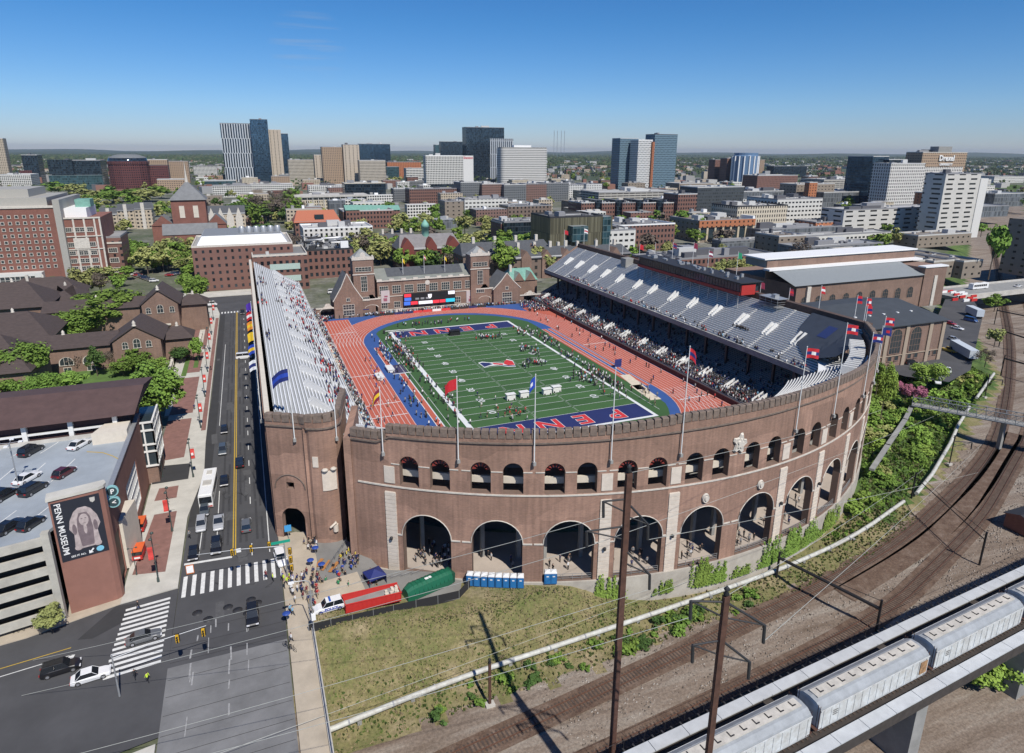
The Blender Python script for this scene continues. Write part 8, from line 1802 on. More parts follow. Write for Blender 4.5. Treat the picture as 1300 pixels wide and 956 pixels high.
# ---- footbridge
def footbridge():
    a=P(1158,512,-1.0); b=P(1310,540,-1.0); a=(a[0],a[1]); b=(a[0]+(b[0]-a[0])*1.35,a[1]+(b[1]-a[1])*1.35)
    r=E('footbridge',(a[0],a[1],-1.2),'long grey steel truss footbridge over the railway','footbridge'); dx,dy=b[0]-a[0],b[1]-a[1]; L=math.hypot(dx,dy); ux,uy=dx/L,dy/L; nx,ny=-uy,ux; W=1.6
    mb=MB(); mb.obox((dx/2,dy/2),(dx,dy),L,2*W,-.25,0); mb.build('deck',conc_d,r)
    for s in (-1,1):
        mb=MB(); H=2.6
        for z in (0,H): mb.tube([(nx*W*s,ny*W*s,z),(dx+nx*W*s,dy+ny*W*s,z)],.12,4)
        n=int(L/2.2)
        for k in range(n):
            p0=(ux*k*2.2+nx*W*s,uy*k*2.2+ny*W*s); p1=(ux*(k+1)*2.2+nx*W*s,uy*(k+1)*2.2+ny*W*s); mb.tube([(*p0,0),(*p0,H)],.07,4); mb.tube([(*p0,0),(*p1,H)],.06,4)
            mb.tube([(*p1,0),(*p0,H)],.04,4)
        mb.build('truss',mat('grey_truss',(.16,.18,.2),.6,.15,1),r)
    mb=MB()
    for k in range(int(L/4.4)+1): mb.tube([(ux*k*4.4+nx*W,uy*k*4.4+ny*W,2.7),(ux*k*4.4-nx*W,uy*k*4.4-ny*W,2.7)],.06,4)
    mb.build('cross_ties',steel,r)
    for k in range(1,int(L/22)+1): mb=MB(); mb.box(ux*k*22-.5,uy*k*22-.5,-9,ux*k*22+.5,uy*k*22+.5,-.25); mb.build('pier',conc_d,r)
    c=P(1120,545,0); pth=[(c[0]-a[0],c[1]-a[1]),(0,0)]
    mb=MB(); q=[P(1108,590,-1)[:2],P(1128,560,-1)[:2],P(1150,528,-1)[:2],a]
    for p_,q_ in zip(q,q[1:]): mb.obox(((p_[0]+q_[0])/2-a[0],(p_[1]+q_[1])/2-a[1]),(q_[0]-p_[0],q_[1]-p_[1]),math.hypot(q_[0]-p_[0],q_[1]-p_[1])+.6,1.1,-1.2,-.7)
    mb.build('ramp',conc_d,r)
footbridge()
# ---- the viaduct and the covered hopper cars
VA=rad(4.31); VZ=3.0
VO=P(981,867,3.0)[:2]
def V(u,v): return (VO[0]+u*cos(VA)+v*sin(VA),VO[1]+u*sin(VA)-v*cos(VA))   # v grows towards the camera
r=E('rail_viaduct',(VO[0],VO[1],VZ),'high level railway viaduct crossing the lower right corner','viaduct',None,VA)
mb=MB(); mb.box(-150,-9.2,-1.6,320,-1.2,-.5); mb.box(-150,-1.35,-1.9,320,-.0,-.2); mb.box(-150,-10.1,-1.9,320,-8.9,-.2); mb.build('deck',mat('oily_timber_deck',(.05,.042,.038),.95,.3,1),r)
wk=mat('walkway_panels',(.46,.48,.5),.8,.12,.5)
mb=MB()
for k in range(94): u=-150+k*5; mb.box(u,-1.45,-.1,u+4.93,.02,.06); 
mb.build('far_walkway',wk,r); mb=MB()
for k in range(94): u=-150+k*5; mb.box(u,-10.2,-.1,u+4.93,-8.7,.06)
mb.build('near_walkway',wk,r)
for v in (-5.6,-7.05):
    mb=MB(); mb.box(-150,v-.05,-.5,320,v+.05,-.22); mb.build('rail',railm,r)
mb=MB()
for k in range(500): u=-140+k*.75; mb.box(u,-7.8,-.55,u+.3,-4.8,-.42)
mb.build('sleepers',tiem,r)
mb=MB()
for k in range(230): u=-110+k*1.4; mb.box(u,.02,-.45,u+.22,.75,-.3); 
for z in (-.05,): mb.tube([(-150,.7,.9),(320,.7,.9)],.03,3)
for k in range(110): u=-110+k*3; mb.tube([(u,.7,-.4),(u,.7,.9)],.03,3)
mb.build('edge_brackets',dark,r)
for k in range(17): u=-140+k*26; mb=MB(); mb.box(u,-9.4,-13.5,u+2.4,-1,-1.7); mb.build('pier',conc_d,r)
hopw=mat('hopper_pale_blue_grey',(.68,.71,.73),.5,.14,.9,c2=(.42,.41,.39)); hopr=mat('hopper_roof_grey',(.3,.32,.34),.6,.18,.7); hopc=mat('hatch_walkway',(.5,.47,.42),.8,.2,1.2)
def hopper():
    r=E('hopper_car',(0,0,0),'','railway wagon'); L,W,H=20.3,3.4,4.9
    mb=MB(); pr=[(-W/2*.97,.7),(-W/2,1.0),(-W/2,3.5),(-W/2*.92,3.85),(-W/2*.55,4.25),(0,4.38),(W/2*.55,4.25),(W/2*.92,3.85),(W/2,3.5),(W/2,1.2),(W/2*.97,.9)]
    for i,(a,b) in enumerate(zip(pr,pr[1:])):
        mb.quad((-L/2,*a),(L/2,*a),(L/2,*b),(-L/2,*b),1 if 2<=i<=7 else 0)
    for x in (-L/2,L/2): mb.poly([(x,*p) for p in (pr if x<0 else pr[::-1])],0)
    for k in range(15):
        x=-L/2+.5+k*1.37
        for s in (-1,1): mb.box(x,s*(W/2-.02),1.0,x+.12,s*(W/2+.06),3.6,0)
    mb.box(-L/2,-W/2-.08,3.5,L/2,-W/2,3.66,0); mb.box(-L/2,W/2,3.5,L/2,W/2+.08,3.66,0); mb.build('body',[hopw,hopr],r)
    mb=MB(); mb.box(-L/2+.6,-.62,4.36,L/2-.6,.62,4.5); mb.build('roof_walk',hopc,r)
    for k in range(10): mb=MB(); x=-L/2+1.5+k*1.9; mb.box(x-.06,-.3,4.5,x+.06,.42,4.58); mb.box(x-.06,-.3,4.5,x+.5,-.2,4.6); mb.build('hatch_lever',dark,r)
    for k in range(4):
        mb=MB(); x=-L/2+2.9+k*3.9; mb.add([(x-1.5,-1.2,1),(x+1.5,-1.2,1),(x+1.5,1.2,1),(x-1.5,1.2,1),(x-.4,-.5,.25),(x+.4,-.5,.25),(x+.4,.5,.25),(x-.4,.5,.25)],[(0,4,5,1),(1,5,6,2),(2,6,7,3),(3,7,4,0),(7,6,5,4)]); mb.build('discharge_chute',dark,r)
    for x in (-L/2-.5,L/2+.5):
        s=-1 if x<0 else 1; mb=MB()
        mb.box(min(x,x-s*1.2),-W/2,.85,max(x,x-s*1.2),W/2,1.0)
        for y in (-W/2+.1,W/2-.3): mb.tube([(x-s*.5,y,1),(x-s*.5,y,4.2)],.04,4); mb.tube([(x-s*.5,y+.3,1),(x-s*.5,y+.3,4.2)],.04,4)
        for z in (1.5,2,2.5,3,3.5,4): mb.tube([(x-s*.5,W/2-.3,z),(x-s*.5,W/2,z)],.025,4)
        mb.tube([(x,0,.8),(x+s*.35,0,.8)],.12,5); mb.build('end_platform',rust,r)
    for x in (-L/2+1.6,L/2-1.6):
        mb=MB(); mb.box(x-1.3,-.95,.35,x+1.3,.95,.7)
        for dx_ in (-.9,.9): mb.tube([(x+dx_,-.85,.35),(x+dx_,.85,.35)],.42,10,smooth=False)
        mb.build('bogie',dark,r)
    mb=MB(); mb.box(L/2-1.7,-W/2-.09,1.3,L/2-.3,-W/2-.07,3.2); mb.build('rust_patch',mat('rust_patch',(.35,.2,.1),.9,.5,2),r)
    for z in (2.2,2.5,2.8): mb=MB(); mb.box(-L/2+2.2,-W/2-.075,z,-L/2+3.0,-W/2-.06,z+.08); mb.build('stencil',dark,r)
    return r
hk=Kind(hopper)
# gap between the two cars is seen at about (1165,800)
gx=P(1160,806,VZ+4.2); ug=(gx[0]-VO[0])*cos(VA)+(gx[1]-VO[1])*sin(VA)
for u,l in ((ug-10.9-21.8,'hopper wagon farthest left, near the bottom of the picture'),(ug-10.9,'pale grey hopper wagon with a rusty patch, left of the gap'),(ug+10.9,'pale blue grey hopper wagon right of the gap'),(ug+10.9+21.8,'hopper wagon cut by the right edge')):
    x,y=V(u,6.33); hk.put((x,y,VZ-.25),VA,l,'hopper wagons on the viaduct')
for o in list(D.objects):
    if o.name.startswith('rust_patch') and 'left of the gap' not in o.parent['label']: D.objects.remove(o)
# small brick hut right of the tracks
p=P(1300,672,-9); r=E('trackside_hut',(p[0]-2,p[1],-9.4),'small dark trackside hut at the right edge','hut'); mb=MB(); mb.box(0,-3,0,9,3,3.2); mb.build('walls',brick_red,r); mb=MB(); mb.gable(0,-3,9,3,3.2,4.4,'x',.5,0,1); mb.build('roof',[dark,brick_red],r)
# ================================================================ trees and plants
def leafmat(n,c,d): return mat(n,c,.9,.3,.5,c2=d,rnd=.16,spec=.2)
LM={'green':leafmat('leaf_green',(.19,.29,.055),(.11,.185,.035)),'bright':leafmat('leaf_bright',(.25,.37,.07),(.16,.26,.05)),'dark':leafmat('leaf_dark',(.085,.15,.04),(.05,.095,.025)),'bud':leafmat('leaf_bud',(.33,.34,.12),(.22,.24,.085)),'brown':leafmat('twig_brown',(.17,.14,.11),(.11,.09,.075)),'pink':leafmat('blossom_pink',(.5,.2,.27),(.35,.12,.18)),'ivy':leafmat('ivy_leaf',(.2,.3,.06),(.13,.21,.04))}
bark=mat('bark',(.11,.085,.065),.95,.25,2)
TM={}
def crown_mesh(kind,var,nl,ls,clumps,shape=(1,1,.9),fill=.5):
    k=(kind,var,nl)
    if k in TM: return TM[k]
    rr=random.Random(hash((var,nl,clumps))&0xffff if 0 else var*131+nl+clumps*7); mb=MB(); C_=[]
    for i in range(clumps):
        while 1:
            p=Vector((rr.uniform(-1,1),rr.uniform(-1,1),rr.uniform(-1,1)))
            if p.length<1: break
        p=p.normalized()*(.35+.5*rr.random()) if p.length>.001 else p
        C_.append((Vector((p.x*shape[0],p.y*shape[1],p.z*shape[2]))*rr.uniform(.75,1.15),rr.uniform(.14,.44)))
    for i in range(nl):
        c,r_=C_[rr.randrange(clumps)]; d=Vector((rr.gauss(0,1),rr.gauss(0,1),rr.gauss(0,1))).normalized()*r_*(rr.random()**.4)
        q=c+d; s=ls*rr.uniform(.45,1.7)
        n=(d.normalized()+Vector((rr.uniform(-1,1),rr.uniform(-1,1),rr.uniform(-.3,1.3)))*.8).normalized(); t=n.orthogonal().normalized(); t=Matrix.Rotation(rr.uniform(0,6.28),3,n)@t; b=n.cross(t)
        mb.v+= [tuple(q+t*s),tuple(q+b*s*.7),tuple(q-t*s),tuple(q-b*s*.7)]; o=len(mb.v); mb.f.append((o-4,o-3,o-2,o-1)); mb.m.append(0); mb.sm.append(False)
    TM[k]=mb.mesh('crown',LM[kind]); TM[k]['c']=1; return TM[k]
def trunk_mesh(var,clumps=0):
    k=('trunk',var)
    if k in TM: return TM[k]
    rr=random.Random(var+900); mb=MB(); mb.tube([(0,0,-.1),(.02,.01,.5),(0,.03,1)],.07,7,r2=.045)
    for i in range(7): a=rr.uniform(0,6.28); mb.tube([(0,.02,.6+.06*i),(.22*cos(a),.22*sin(a),.95+.08*i),(.5*cos(a),.5*sin(a),1.25+.1*i)],.032,5,r2=.008)
    TM[k]=mb.mesh('trunk',bark); return TM[k]
NT=0
def tree(x,y,z,H,Wd,kind,label,group=None,detail=2,trunk_h=None,cat='tree',name='tree',shape=None):
    """H total height, Wd crown width"""
    global NT; NT+=1; var=NT%8
    nl,ls,cl={3:(9500,.042,34),2:(3400,.062,26),1:(1100,.1,18),0:(300,.16,12)}[detail]
    if kind=='brown': nl,ls=int(nl*1.3),ls*.45
    r=E(name,(x,y,z),label,cat,group,R.uniform(0,6.28)); th=trunk_h if trunk_h is not None else H*.28
    c=D.objects.new('crown',crown_mesh(kind,var,nl,ls,cl)); COL.objects.link(c); c.parent=r; ch=(H-th)/2; c.location=(0,0,th+ch*.95); c.scale=(Wd/2,Wd/2*R.uniform(.85,1.1),ch*1.08)
    if detail>0 or th>1:
        t=D.objects.new('trunk',trunk_mesh(var)); COL.objects.link(t); t.parent=r; t.scale=(Wd*.3 if Wd<H else H*.3,Wd*.3 if Wd<H else H*.3,(th+ch*.5))
    return r
def tpx(px,py,pyt,wpx,kind,label,group=None,detail=1,z=0,**k):
    """foot at photo point (px,py), top at row pyt, crown width in photo pixels"""
    p=P(px,py,z); h=max(2,hat(px,pyt,p[0],p[1])-z); dd=math.sqrt((p[0]-CAM[0])**2+(p[1]-CAM[1])**2+(CAM[2]-z)**2); return tree(p[0],p[1],z,h,wpx*dd/FPX,kind,label,group,detail,**k)
# museum garden
tpx(140,425,366,92,'green','widest dark green spreading tree between the museum wings',detail=3); tpx(95,437,392,60,'green','green tree left of the spreading museum tree',detail=3)
tpx(38,505,425,64,'green','tall round green tree in front of the left brown roof',detail=3); tpx(60,525,470,50,'green','green tree below the tall round one',detail=3); tpx(12,515,470,40,'green','tree at the left edge above the garage roof',detail=2)
tpx(205,545,455,68,'green','large green tree beside the white glass box',detail=3); tpx(190,530,470,50,'bright','bright green tree behind the garage roof edge',detail=3)
tpx(124,478,440,24,'dark','dark conical tree in the museum courtyard',detail=2); tpx(175,470,442,34,'green','round green bush under the nearer pavilion',detail=2); tpx(158,478,452,30,'green','green bush left of the round one',detail=2); tpx(90,500,470,40,'bright','yellow green shrub in the museum courtyard',detail=2)
tpx(140,468,440,20,'brown','bare brown tree in front of the museum range',detail=2); tpx(100,470,446,26,'brown','bare vine tree on the museum wall',detail=1)
tpx(187,408,391,16,'green','small round bush left of the museum door',detail=1,trunk_h=.3); tpx(224,408,391,16,'green','small round bush right of the museum door',detail=1,trunk_h=.3); tpx(232,460,440,26,'dark','dark shrub by the lodge corner',detail=2)
tpx(252,460,425,18,'bright','small street tree on the lawn strip',detail=2); tpx(247,405,368,22,'green','slim green street tree near the far junction',detail=2); tpx(250,390,345,34,'green','spreading green tree at the museum corner',detail=2); tpx(200,478,452,26,'bright','lime shrub by the pavilion corner',detail=2)
for px,py in ((238,428),(236,446)): tpx(px,py,py-10,9,'bright','clipped yellow green hedge bush by the path',detail=1,trunk_h=.1)
tpx(66,803,768,36,'bud','young street tree at the foot of the car park',detail=2,z=.15)
# plants
for (px,py,pyt,w_,k,l) in ((105,378,340,26,'bud','budding tree in front of the ornate hospital'),(130,375,345,24,'brown','bare brown tree by the hospital entrance'),(150,372,348,20,'green','green tree right of the hospital entrance'),(60,372,350,30,'dark','dark tree below the red brick hospital'),(25,378,360,30,'dark','dark bushes at the left hospital foot'),
 (165,345,315,36,'green','green tree left of the bare trees on the avenue'),(188,348,312,34,'bud','budding tree on the avenue left of the laboratory'),(208,345,315,30,'bud','second budding tree on the avenue'),(232,342,318,24,'green','green tree under the auditorium'),(240,372,345,24,'green','green tree before the brick laboratory'),(258,372,350,20,'bright','bright tree before the brick laboratory entrance'),
 (404,350,322,30,'brown','bare brown tree left of the hall gable'),(440,345,325,26,'bud','budding tree behind the left hall tower'),(512,345,312,34,'green','green tree above the hall roof at left'),(535,345,318,30,'green','green tree above the hall roof at centre'),(556,342,322,24,'bud','budding tree above the hall roof'),(460,322,290,40,'bud','large budding tree left of the sandstone library'),(490,320,300,30,'green','green tree beside the sandstone library'),
 (640,355,302,42,'green','tall green tree between the hall tower and slate roofs'),(622,350,318,26,'green','green tree just right of the hall tower'),(680,350,310,34,'bud','budding tree before the slate roofed range'),(700,352,322,24,'bud','smaller budding tree before the slate roofed range'),
 (800,338,312,24,'green','round green tree beyond the right stand'),(868,300,262,34,'green','green tree left of the columned building'),(885,305,272,20,'green','smaller green tree by the columned building'),(620,290,272,34,'bud','budding tree near the white office'),(508,295,268,36,'bud','budding trees left of the small green gables'),(590,300,270,30,'bud','budding tree right of the green roofed drum'),
 (332,278,243,42,'brown','large bare dark tree behind the auditorium'),(360,280,247,34,'brown','second bare tree beside the large one'),(375,285,252,24,'green','green tree next to the bare trees'),(308,285,252,30,'dark','dark tree left of the bare trees'),(755,262,248,20,'bright','bright tree beside the car park deck')): tpx(px,py,pyt,w_,k,l,detail=1)
for i in range(7): tpx(893+i*14,368-(i%3)*4,322+abs(i-3)*5+(i%2)*3,34,'bud','olive green budding tree in the row beyond the press box','trees beyond the press box',detail=2)
for i,(px,py,w_) in enumerate(((110,258,36),(140,258,40),(165,256,44),(190,256,34),(95,250,30),(205,252,30),(75,248,30),(178,262,30),(120,268,30))): tpx(px,py,py-18,w_,('bud','green','green','bud')[i%4],'tree in the green belt below the round red building','trees below the round building',detail=1)
rr=random.Random(61)
for (x0,x1,y0,y1,n,hh,kk,l,dt) in ((135,245,322,348,26,24,('green','bud','green'),'street tree in the belt before the auditorium',1),(95,165,350,374,12,20,('bud','green','brown'),'tree along the avenue by the left hospital',1),(425,600,322,346,34,30,('green','bud','bud','green','brown'),'tree in the grove between the hall and the library',1),(600,760,318,350,26,26,('bud','green','green'),'tree in the grove before the slate roofs',1),(440,640,268,300,22,20,('bud','green'),'campus tree among the brick roofs',1),(300,390,262,288,14,26,('brown','green','dark'),'tree in the dark grove right of the auditorium',1),(110,220,252,292,30,18,('green','bud','green'),'tree in the campus green behind the gothic range',0),(735,900,286,325,16,18,('green','bud'),'street tree between the brick blocks',1),(980,1180,250,262,10,12,('green','dark'),'tree in the car park strip left of the white hospital',0),(230,262,345,372,7,20,('bright','green'),'street tree before the laboratory corner',1)):
    for i in range(n):
        px=rr.uniform(x0,x1); py=rr.uniform(y0,y1); p_=P(px,py,0)
        if any(o[0]-2<p_[0]<o[1]+2 and o[2]-1<p_[1]<o[3]+1 for o in TREEBLOCK[2:]): continue
        tpx(px,py,py-hh*rr.uniform(.75,1.15),hh*rr.uniform(.9,1.3),rr.choice(kk),l,'groves: '+l,detail=dt)
# trees and shrubs along the embankment, right
tpx(1118,530,455,26,'bright','tall bright green tree hugging the curved wall',detail=3); tpx(1112,500,460,22,'green','green tree behind the corner flagpoles',detail=2)
tpx(1176,492,456,40,'bright','round green tree beside the pink blossom trees',detail=3); tpx(1150,505,485,18,'pink','left pink blossom tree',detail=2,trunk_h=.6); tpx(1167,507,487,17,'pink','right pink blossom tree',detail=2,trunk_h=.6); tpx(1138,498,482,14,'pink','small pink blossom tree nearest the wall',detail=2,trunk_h=.6)
tpx(1255,352,280,30,'green','green tree at the end of the hospital slab',detail=1); tpx(1245,300,282,18,'green','smaller green tree at the end of the slab',detail=1); tpx(1262,395,372,24,'green','green bushes above the tracks at the right',detail=1); tpx(1250,465,440,26,'brown','brown scrub beside the tracks',detail=1); tpx(1262,440,415,20,'bud','olive scrub beside the tracks',detail=1)
rr=random.Random(21)
SG='shrubs on the railway embankment'
n=0
for i in range(1500):
    if n>=180: break
    x=rr.uniform(42,165); y=rr.uniform(-110,-30); d=dpipe(x,y)
    rc=math.hypot(x-SC[0],y-SC[1])
    if d<2.2 or d>32 or rc<SR+1.5 and y<-19: continue
    if y>-72+(x-76)*.0 and x<80: continue
    if 1: 
        n+=1; s=rr.uniform(1.6,4.6); tree(x,y,hz(x,y)-.3,s*rr.uniform(.7,1.1),s*1.5,rr.choice(['green','bright','bright','bud','bright','green']),'leafy shrub on the embankment between the wall and the tracks',SG,detail=1 if x<100 else 0,trunk_h=.1,cat='shrub',name='shrub')
for i in range(46):
    x=rr.uniform(-56,6); d_=rr.uniform(-5,-1.2)
    t=(x+51.4)/54.3; y=-116.3+t*2.3+d_; s=rr.uniform(1.0,2.1); tree(x,y,hz(x,y)-.2,s,s*1.7,rr.choice(['green','dark','green']),'low weedy shrub below the white pipe','shrubs below the pipe',detail=0,trunk_h=.1,cat='shrub',name='shrub')
for i in range(40):
    x=rr.uniform(60,190); y=-175+rr.uniform(-30,25)+(x-60)*.2; s=rr.uniform(3,6); tree(x,y,hz(x,y)-.3,s,s*1.5,rr.choice(['green','bright']),'bush below the viaduct','bushes below the viaduct',detail=0,trunk_h=.1,cat='shrub',name='shrub')
for (px,py) in ((1245,855),(1225,850),(1262,862)): p=P(px,py,-9); tree(p[0],p[1],-9.5,6,9,'bright','bright green bush under the viaduct edge','bushes below the viaduct',detail=2,trunk_h=.2,cat='shrub',name='shrub')
# ivy on the concrete base
def ivy(a0,a1,z0,z1,n,label,seed,thin=1):
    rr=random.Random(seed); mb=MB(); strands=[(rr.uniform(a0,a1),rr.uniform(.35,1)) for _ in range(max(3,int((a1-a0)*7)))]
    for i in range(n):
        a,h=strands[rr.randrange(len(strands))]; u=rr.random(); a+=rr.gauss(0,.13)*thin*(1.4-u); z=z0+(z1-z0)*h*u; p=Vector(apos(a,.45+rr.uniform(0,.35),z)); s=rr.uniform(.1,.2); t=rad(a)
        N_=Vector((sin(t),-cos(t),.4)).normalized(); N_=(N_+Vector((rr.uniform(-1,1),rr.uniform(-1,1),rr.uniform(-1,1)))*.6).normalized(); T_=N_.orthogonal().normalized(); B_=N_.cross(T_)
        mb.add([p+T_*s,p+B_*s,p-T_*s,p-B_*s],[(0,1,2,3)])
    p=apos((a0+a1)/2,.4,z0); o=mb.build('climbing_ivy',LM['ivy']); tag(o,label,'ivy','climbing ivy on the concrete base')
for k in range(7): ivy(-1.5+k*3.6,.6+k*3.6,-6.8,-3.2-(k%3)*.8,420,'low ragged ivy between the taller patches',20+k,2)
ivy(-14.9,-11.8,-6.4,-.6,1500,'bushy ivy patch at the foot of the second stone strip',1); ivy(-8.2,-6.2,-6.4,-3.6,420,'low ivy tuft by the third stone strip',2); ivy(-3.8,-1.2,-6.6,-.2,1500,'tall bright ivy column below the carved shield',3); ivy(-.6,.8,-6.6,-2,500,'narrow ivy strand right of the tall column',4); ivy(6.4,9.2,-6.6,-.5,900,'scattered ivy under the sixth arch',5); ivy(10.6,13.2,-6.8,.3,1600,'dense bright ivy below the seventh arch',6); ivy(14.2,17.4,-6.8,-.8,1200,'ivy curtain right of the seventh arch',7); ivy(19,24,-6.8,-1.8,1300,'ivy thickets at the far right of the base',8)
def tufts(name,n,fn,mats,smin,smax,label,cat,seed,flatm=False):
    rr=random.Random(seed); mb=MB()
    i=0
    while i<n:
        q=fn(rr)
        if q is None: continue
        x,y,z=q; i+=1; s=rr.uniform(smin,smax); m=rr.randrange(len(mats))
        if flatm: mb.add([(x-s,y-s*.6,z),(x+s,y-s*.5,z),(x+s*.2,y+s,z),(x,y,z+s*.9)],[(0,1,3),(1,2,3),(2,0,3)],m)
        else:
            for k in range(3): a=rr.uniform(0,PI); dx,dy=cos(a)*s,sin(a)*s; lx,ly=rr.uniform(-.3,.3)*s,rr.uniform(-.3,.3)*s; mb.add([(x-dx*.5,y-dy*.5,z-.05),(x+dx*.5,y+dy*.5,z-.05),(x+dx*.3+lx,y+dy*.3+ly,z+s*1.1),(x-dx*.6+lx,y-dy*.6+ly,z+s*.8)],[(0,1,2,3)],m)
    tag(mb.build(name,mats),label,cat,None,'stuff')
gm=[mat('tuft_green',(.12,.17,.04),1,.2,.5),mat('tuft_olive',(.17,.17,.07),1,.2,.5),mat('tuft_straw',(.33,.27,.16),1,.2,.5),mat('tuft_dark',(.07,.11,.025),1,.2,.5)]
def fslope(rr):
    x=rr.uniform(-70,-8); y=rr.uniform(-117,-98); d=dpipe(x,y)
    if d<.6 or math.hypot(x-SC[0],y-SC[1])<SR+.8: return None
    if x<-43 and y>-107.5+(x+43)*-.2: return None
    return (x,y,hz(x,y))
tufts('grass_tufts',5200,fslope,[gm[0],gm[1],gm[2],gm[2]],.07,.24,'tufts of rough grass and straw on the slope below the arches','grass',3)
def fbank(rr):
    x=rr.uniform(30,170); y=rr.uniform(-112,-30); d=dpipe(x,y)
    if d<.5 or d>34 or (math.hypot(x-SC[0],y-SC[1])<SR+1 and y<-19) or (x<80 and y>-72): return None
    return (x,y,hz(x,y))
tufts('undergrowth',9000,fbank,[gm[0],gm[3],LM['bright'],LM['green'],gm[1]],.25,.75,'tangled green undergrowth covering the railway embankment','undergrowth',4)
def fpipe(rr):
    x=rr.uniform(-72,60); y=rr.uniform(-127,-103); d=dpipe(x,y)
    if not -4.6<d<3 : return None
    if d>0 and rr.random()<.6: return None
    return (x,y,hz(x,y))
tufts('weeds',3600,fpipe,[gm[0],gm[3],gm[2]],.12,.4,'weeds growing along both sides of the white pipe','weeds',5)
sm_=[flat('stone_pale',(.34,.31,.28),1),flat('stone_mid',(.2,.17,.15),1),flat('stone_dark',(.09,.075,.065),1)]
def fbal(rr):
    x=rr.uniform(-40,110); y=rr.uniform(-142,-85); d=dpipe(x,y)
    if not -26<d<-2.5: return None
    return (x,y,hz(x,y))
tufts('loose_stones',9000,fbal,sm_,.08,.22,'loose stones scattered over the track ballast','stones',6,True)
# distant trees one can tell apart
rr=random.Random(88); nb=0
for i in range(3000):
    if nb>=150: break
    px=rr.uniform(-10,1240); py=230+rr.random()**1.3*62; p=P(px,py,0); w=rr.uniform(14,38); d_=rr.uniform(12,26); h=rr.uniform(7,17)
    if abs(dpipe(p[0],p[1]))<70 and p[0]>100: continue
    if any(o[0]-5<p[0]+w and p[0]<o[1]+5 and o[2]-6<p[1]+d_ and p[1]<o[3]+8 for o in TREEBLOCK): continue
    # keep the campus greens open
    if 235<py and px<235: continue
    st=rr.choice(['redgrid','brownb','tanbrick','aptgrey','white','cream','redgrid2','shed','apt','whiteoffice','tan']); nb+=1
    TREEBLOCK.append((p[0],p[0]+w,p[1],p[1]+d_)); r=E('low_building',(p[0],p[1],0),{'redgrid':'red brick','brownb':'brown','tanbrick':'tan brick','aptgrey':'dark grey','white':'white','cream':'cream stone','redgrid2':'banded red brick','shed':'grey metal','apt':'mixed brick','whiteoffice':'white banded','tan':'tan'}[st]+' low city block with a flat roof in the middle distance','building','low blocks of the inner city')
    m_=MB(); m_.box(0,0,-.4,w,d_,h); m_.build('walls',F[st],r)
    for k in range(2): m_=MB(); a=rr.uniform(.1,.7)*w; b=rr.uniform(.2,.7)*d_; m_.box(a,b,h,a+rr.uniform(2,6),b+rr.uniform(2,5),h+rr.uniform(1,3)); m_.build('roof_plant',rr.choice([conc,steel,white,conc_d]),r)
rr=random.Random(31); kinds=['green','bud','dark','green','bud','brown']
cand=[]
for i in range(5000):
    if len(cand)>=330: break
    px=rr.uniform(-20,1310); py=226+rr.random()*124
    if px<240 and py>345: continue
    p=P(px,py,0)
    if abs(dpipe(p[0],p[1]))<50 and p[0]>100: continue
    if any(o[0]-6<p[0]<o[1]+6 and o[2]-5<p[1]<o[3]+5 for o in TREEBLOCK): continue
    cand.append((py,p,rr.uniform(10,18),kinds[rr.randrange(6)],rr.uniform(.8,1.3)))
cand.sort(key=lambda c:-c[0])
nt_=sum(1 for o in S.objects if o.parent is None and o.get('category')=='tree')
k_=max(0,298-nt_)
for (py,p,h,kd,wf_) in cand[:k_]: tree(p[0],p[1],-.3,h,h*wf_,kd,'distant tree among the city blocks','distant trees among the city blocks',detail=1 if py>262 else 0)
mb=MB(); ks=['green','bud','dark','brown']
for (py,p,h,kd,wf_) in cand[k_:]:
    me=crown_mesh(kd,rr.randrange(8),300,.16,12); o=len(mb.v); ch=h*.42
    mb.v+=[(p[0]+v.co.x*h*wf_/2,p[1]+v.co.y*h*wf_/2,h*.5+v.co.z*ch) for v in me.vertices]
    for q in me.polygons: mb.f.append(tuple(i+o for i in q.vertices)); mb.m.append(ks.index(kd)); mb.sm.append(False)
tag(mb.build('city_trees',[LM[k] for k in ks]),'countless small trees scattered among the farther city blocks','trees',None,'stuff')
# far town and woods
def fartown():
    rr=random.Random(5); mats=[flat('far_roof_grey',(.3,.3,.3)),flat('far_wall_white',(.42,.41,.39)),flat('far_brick',(.24,.12,.09)),flat('far_tan',(.4,.34,.27)),flat('far_dark',(.1,.1,.11))]
    mb=MB()
    for i in range(1700):
        px=rr.uniform(-60,1360); py=204+abs(rr.gauss(0,1))*17
        if py>262: continue
        p=P(px,py,0)
        if any(o[0]-8<p[0]<o[1]+8 and o[2]-8<p[1]<o[3]+8 for o in TREEBLOCK): continue
        s=rr.uniform(8,26)*(1 if py>215 else 1.8); h=rr.uniform(5,12)*(1.6 if rr.random()<.08 else 1); a=rr.choice([0,0,0,.3]); mb.obox((p[0],p[1]),(cos(a),sin(a)),s,s*rr.uniform(.5,1),-.3,h,rr.randrange(5))
    tag(mb.build('far_town',mats),'countless low roofs of the far city reaching towards the horizon','town',None,'stuff')
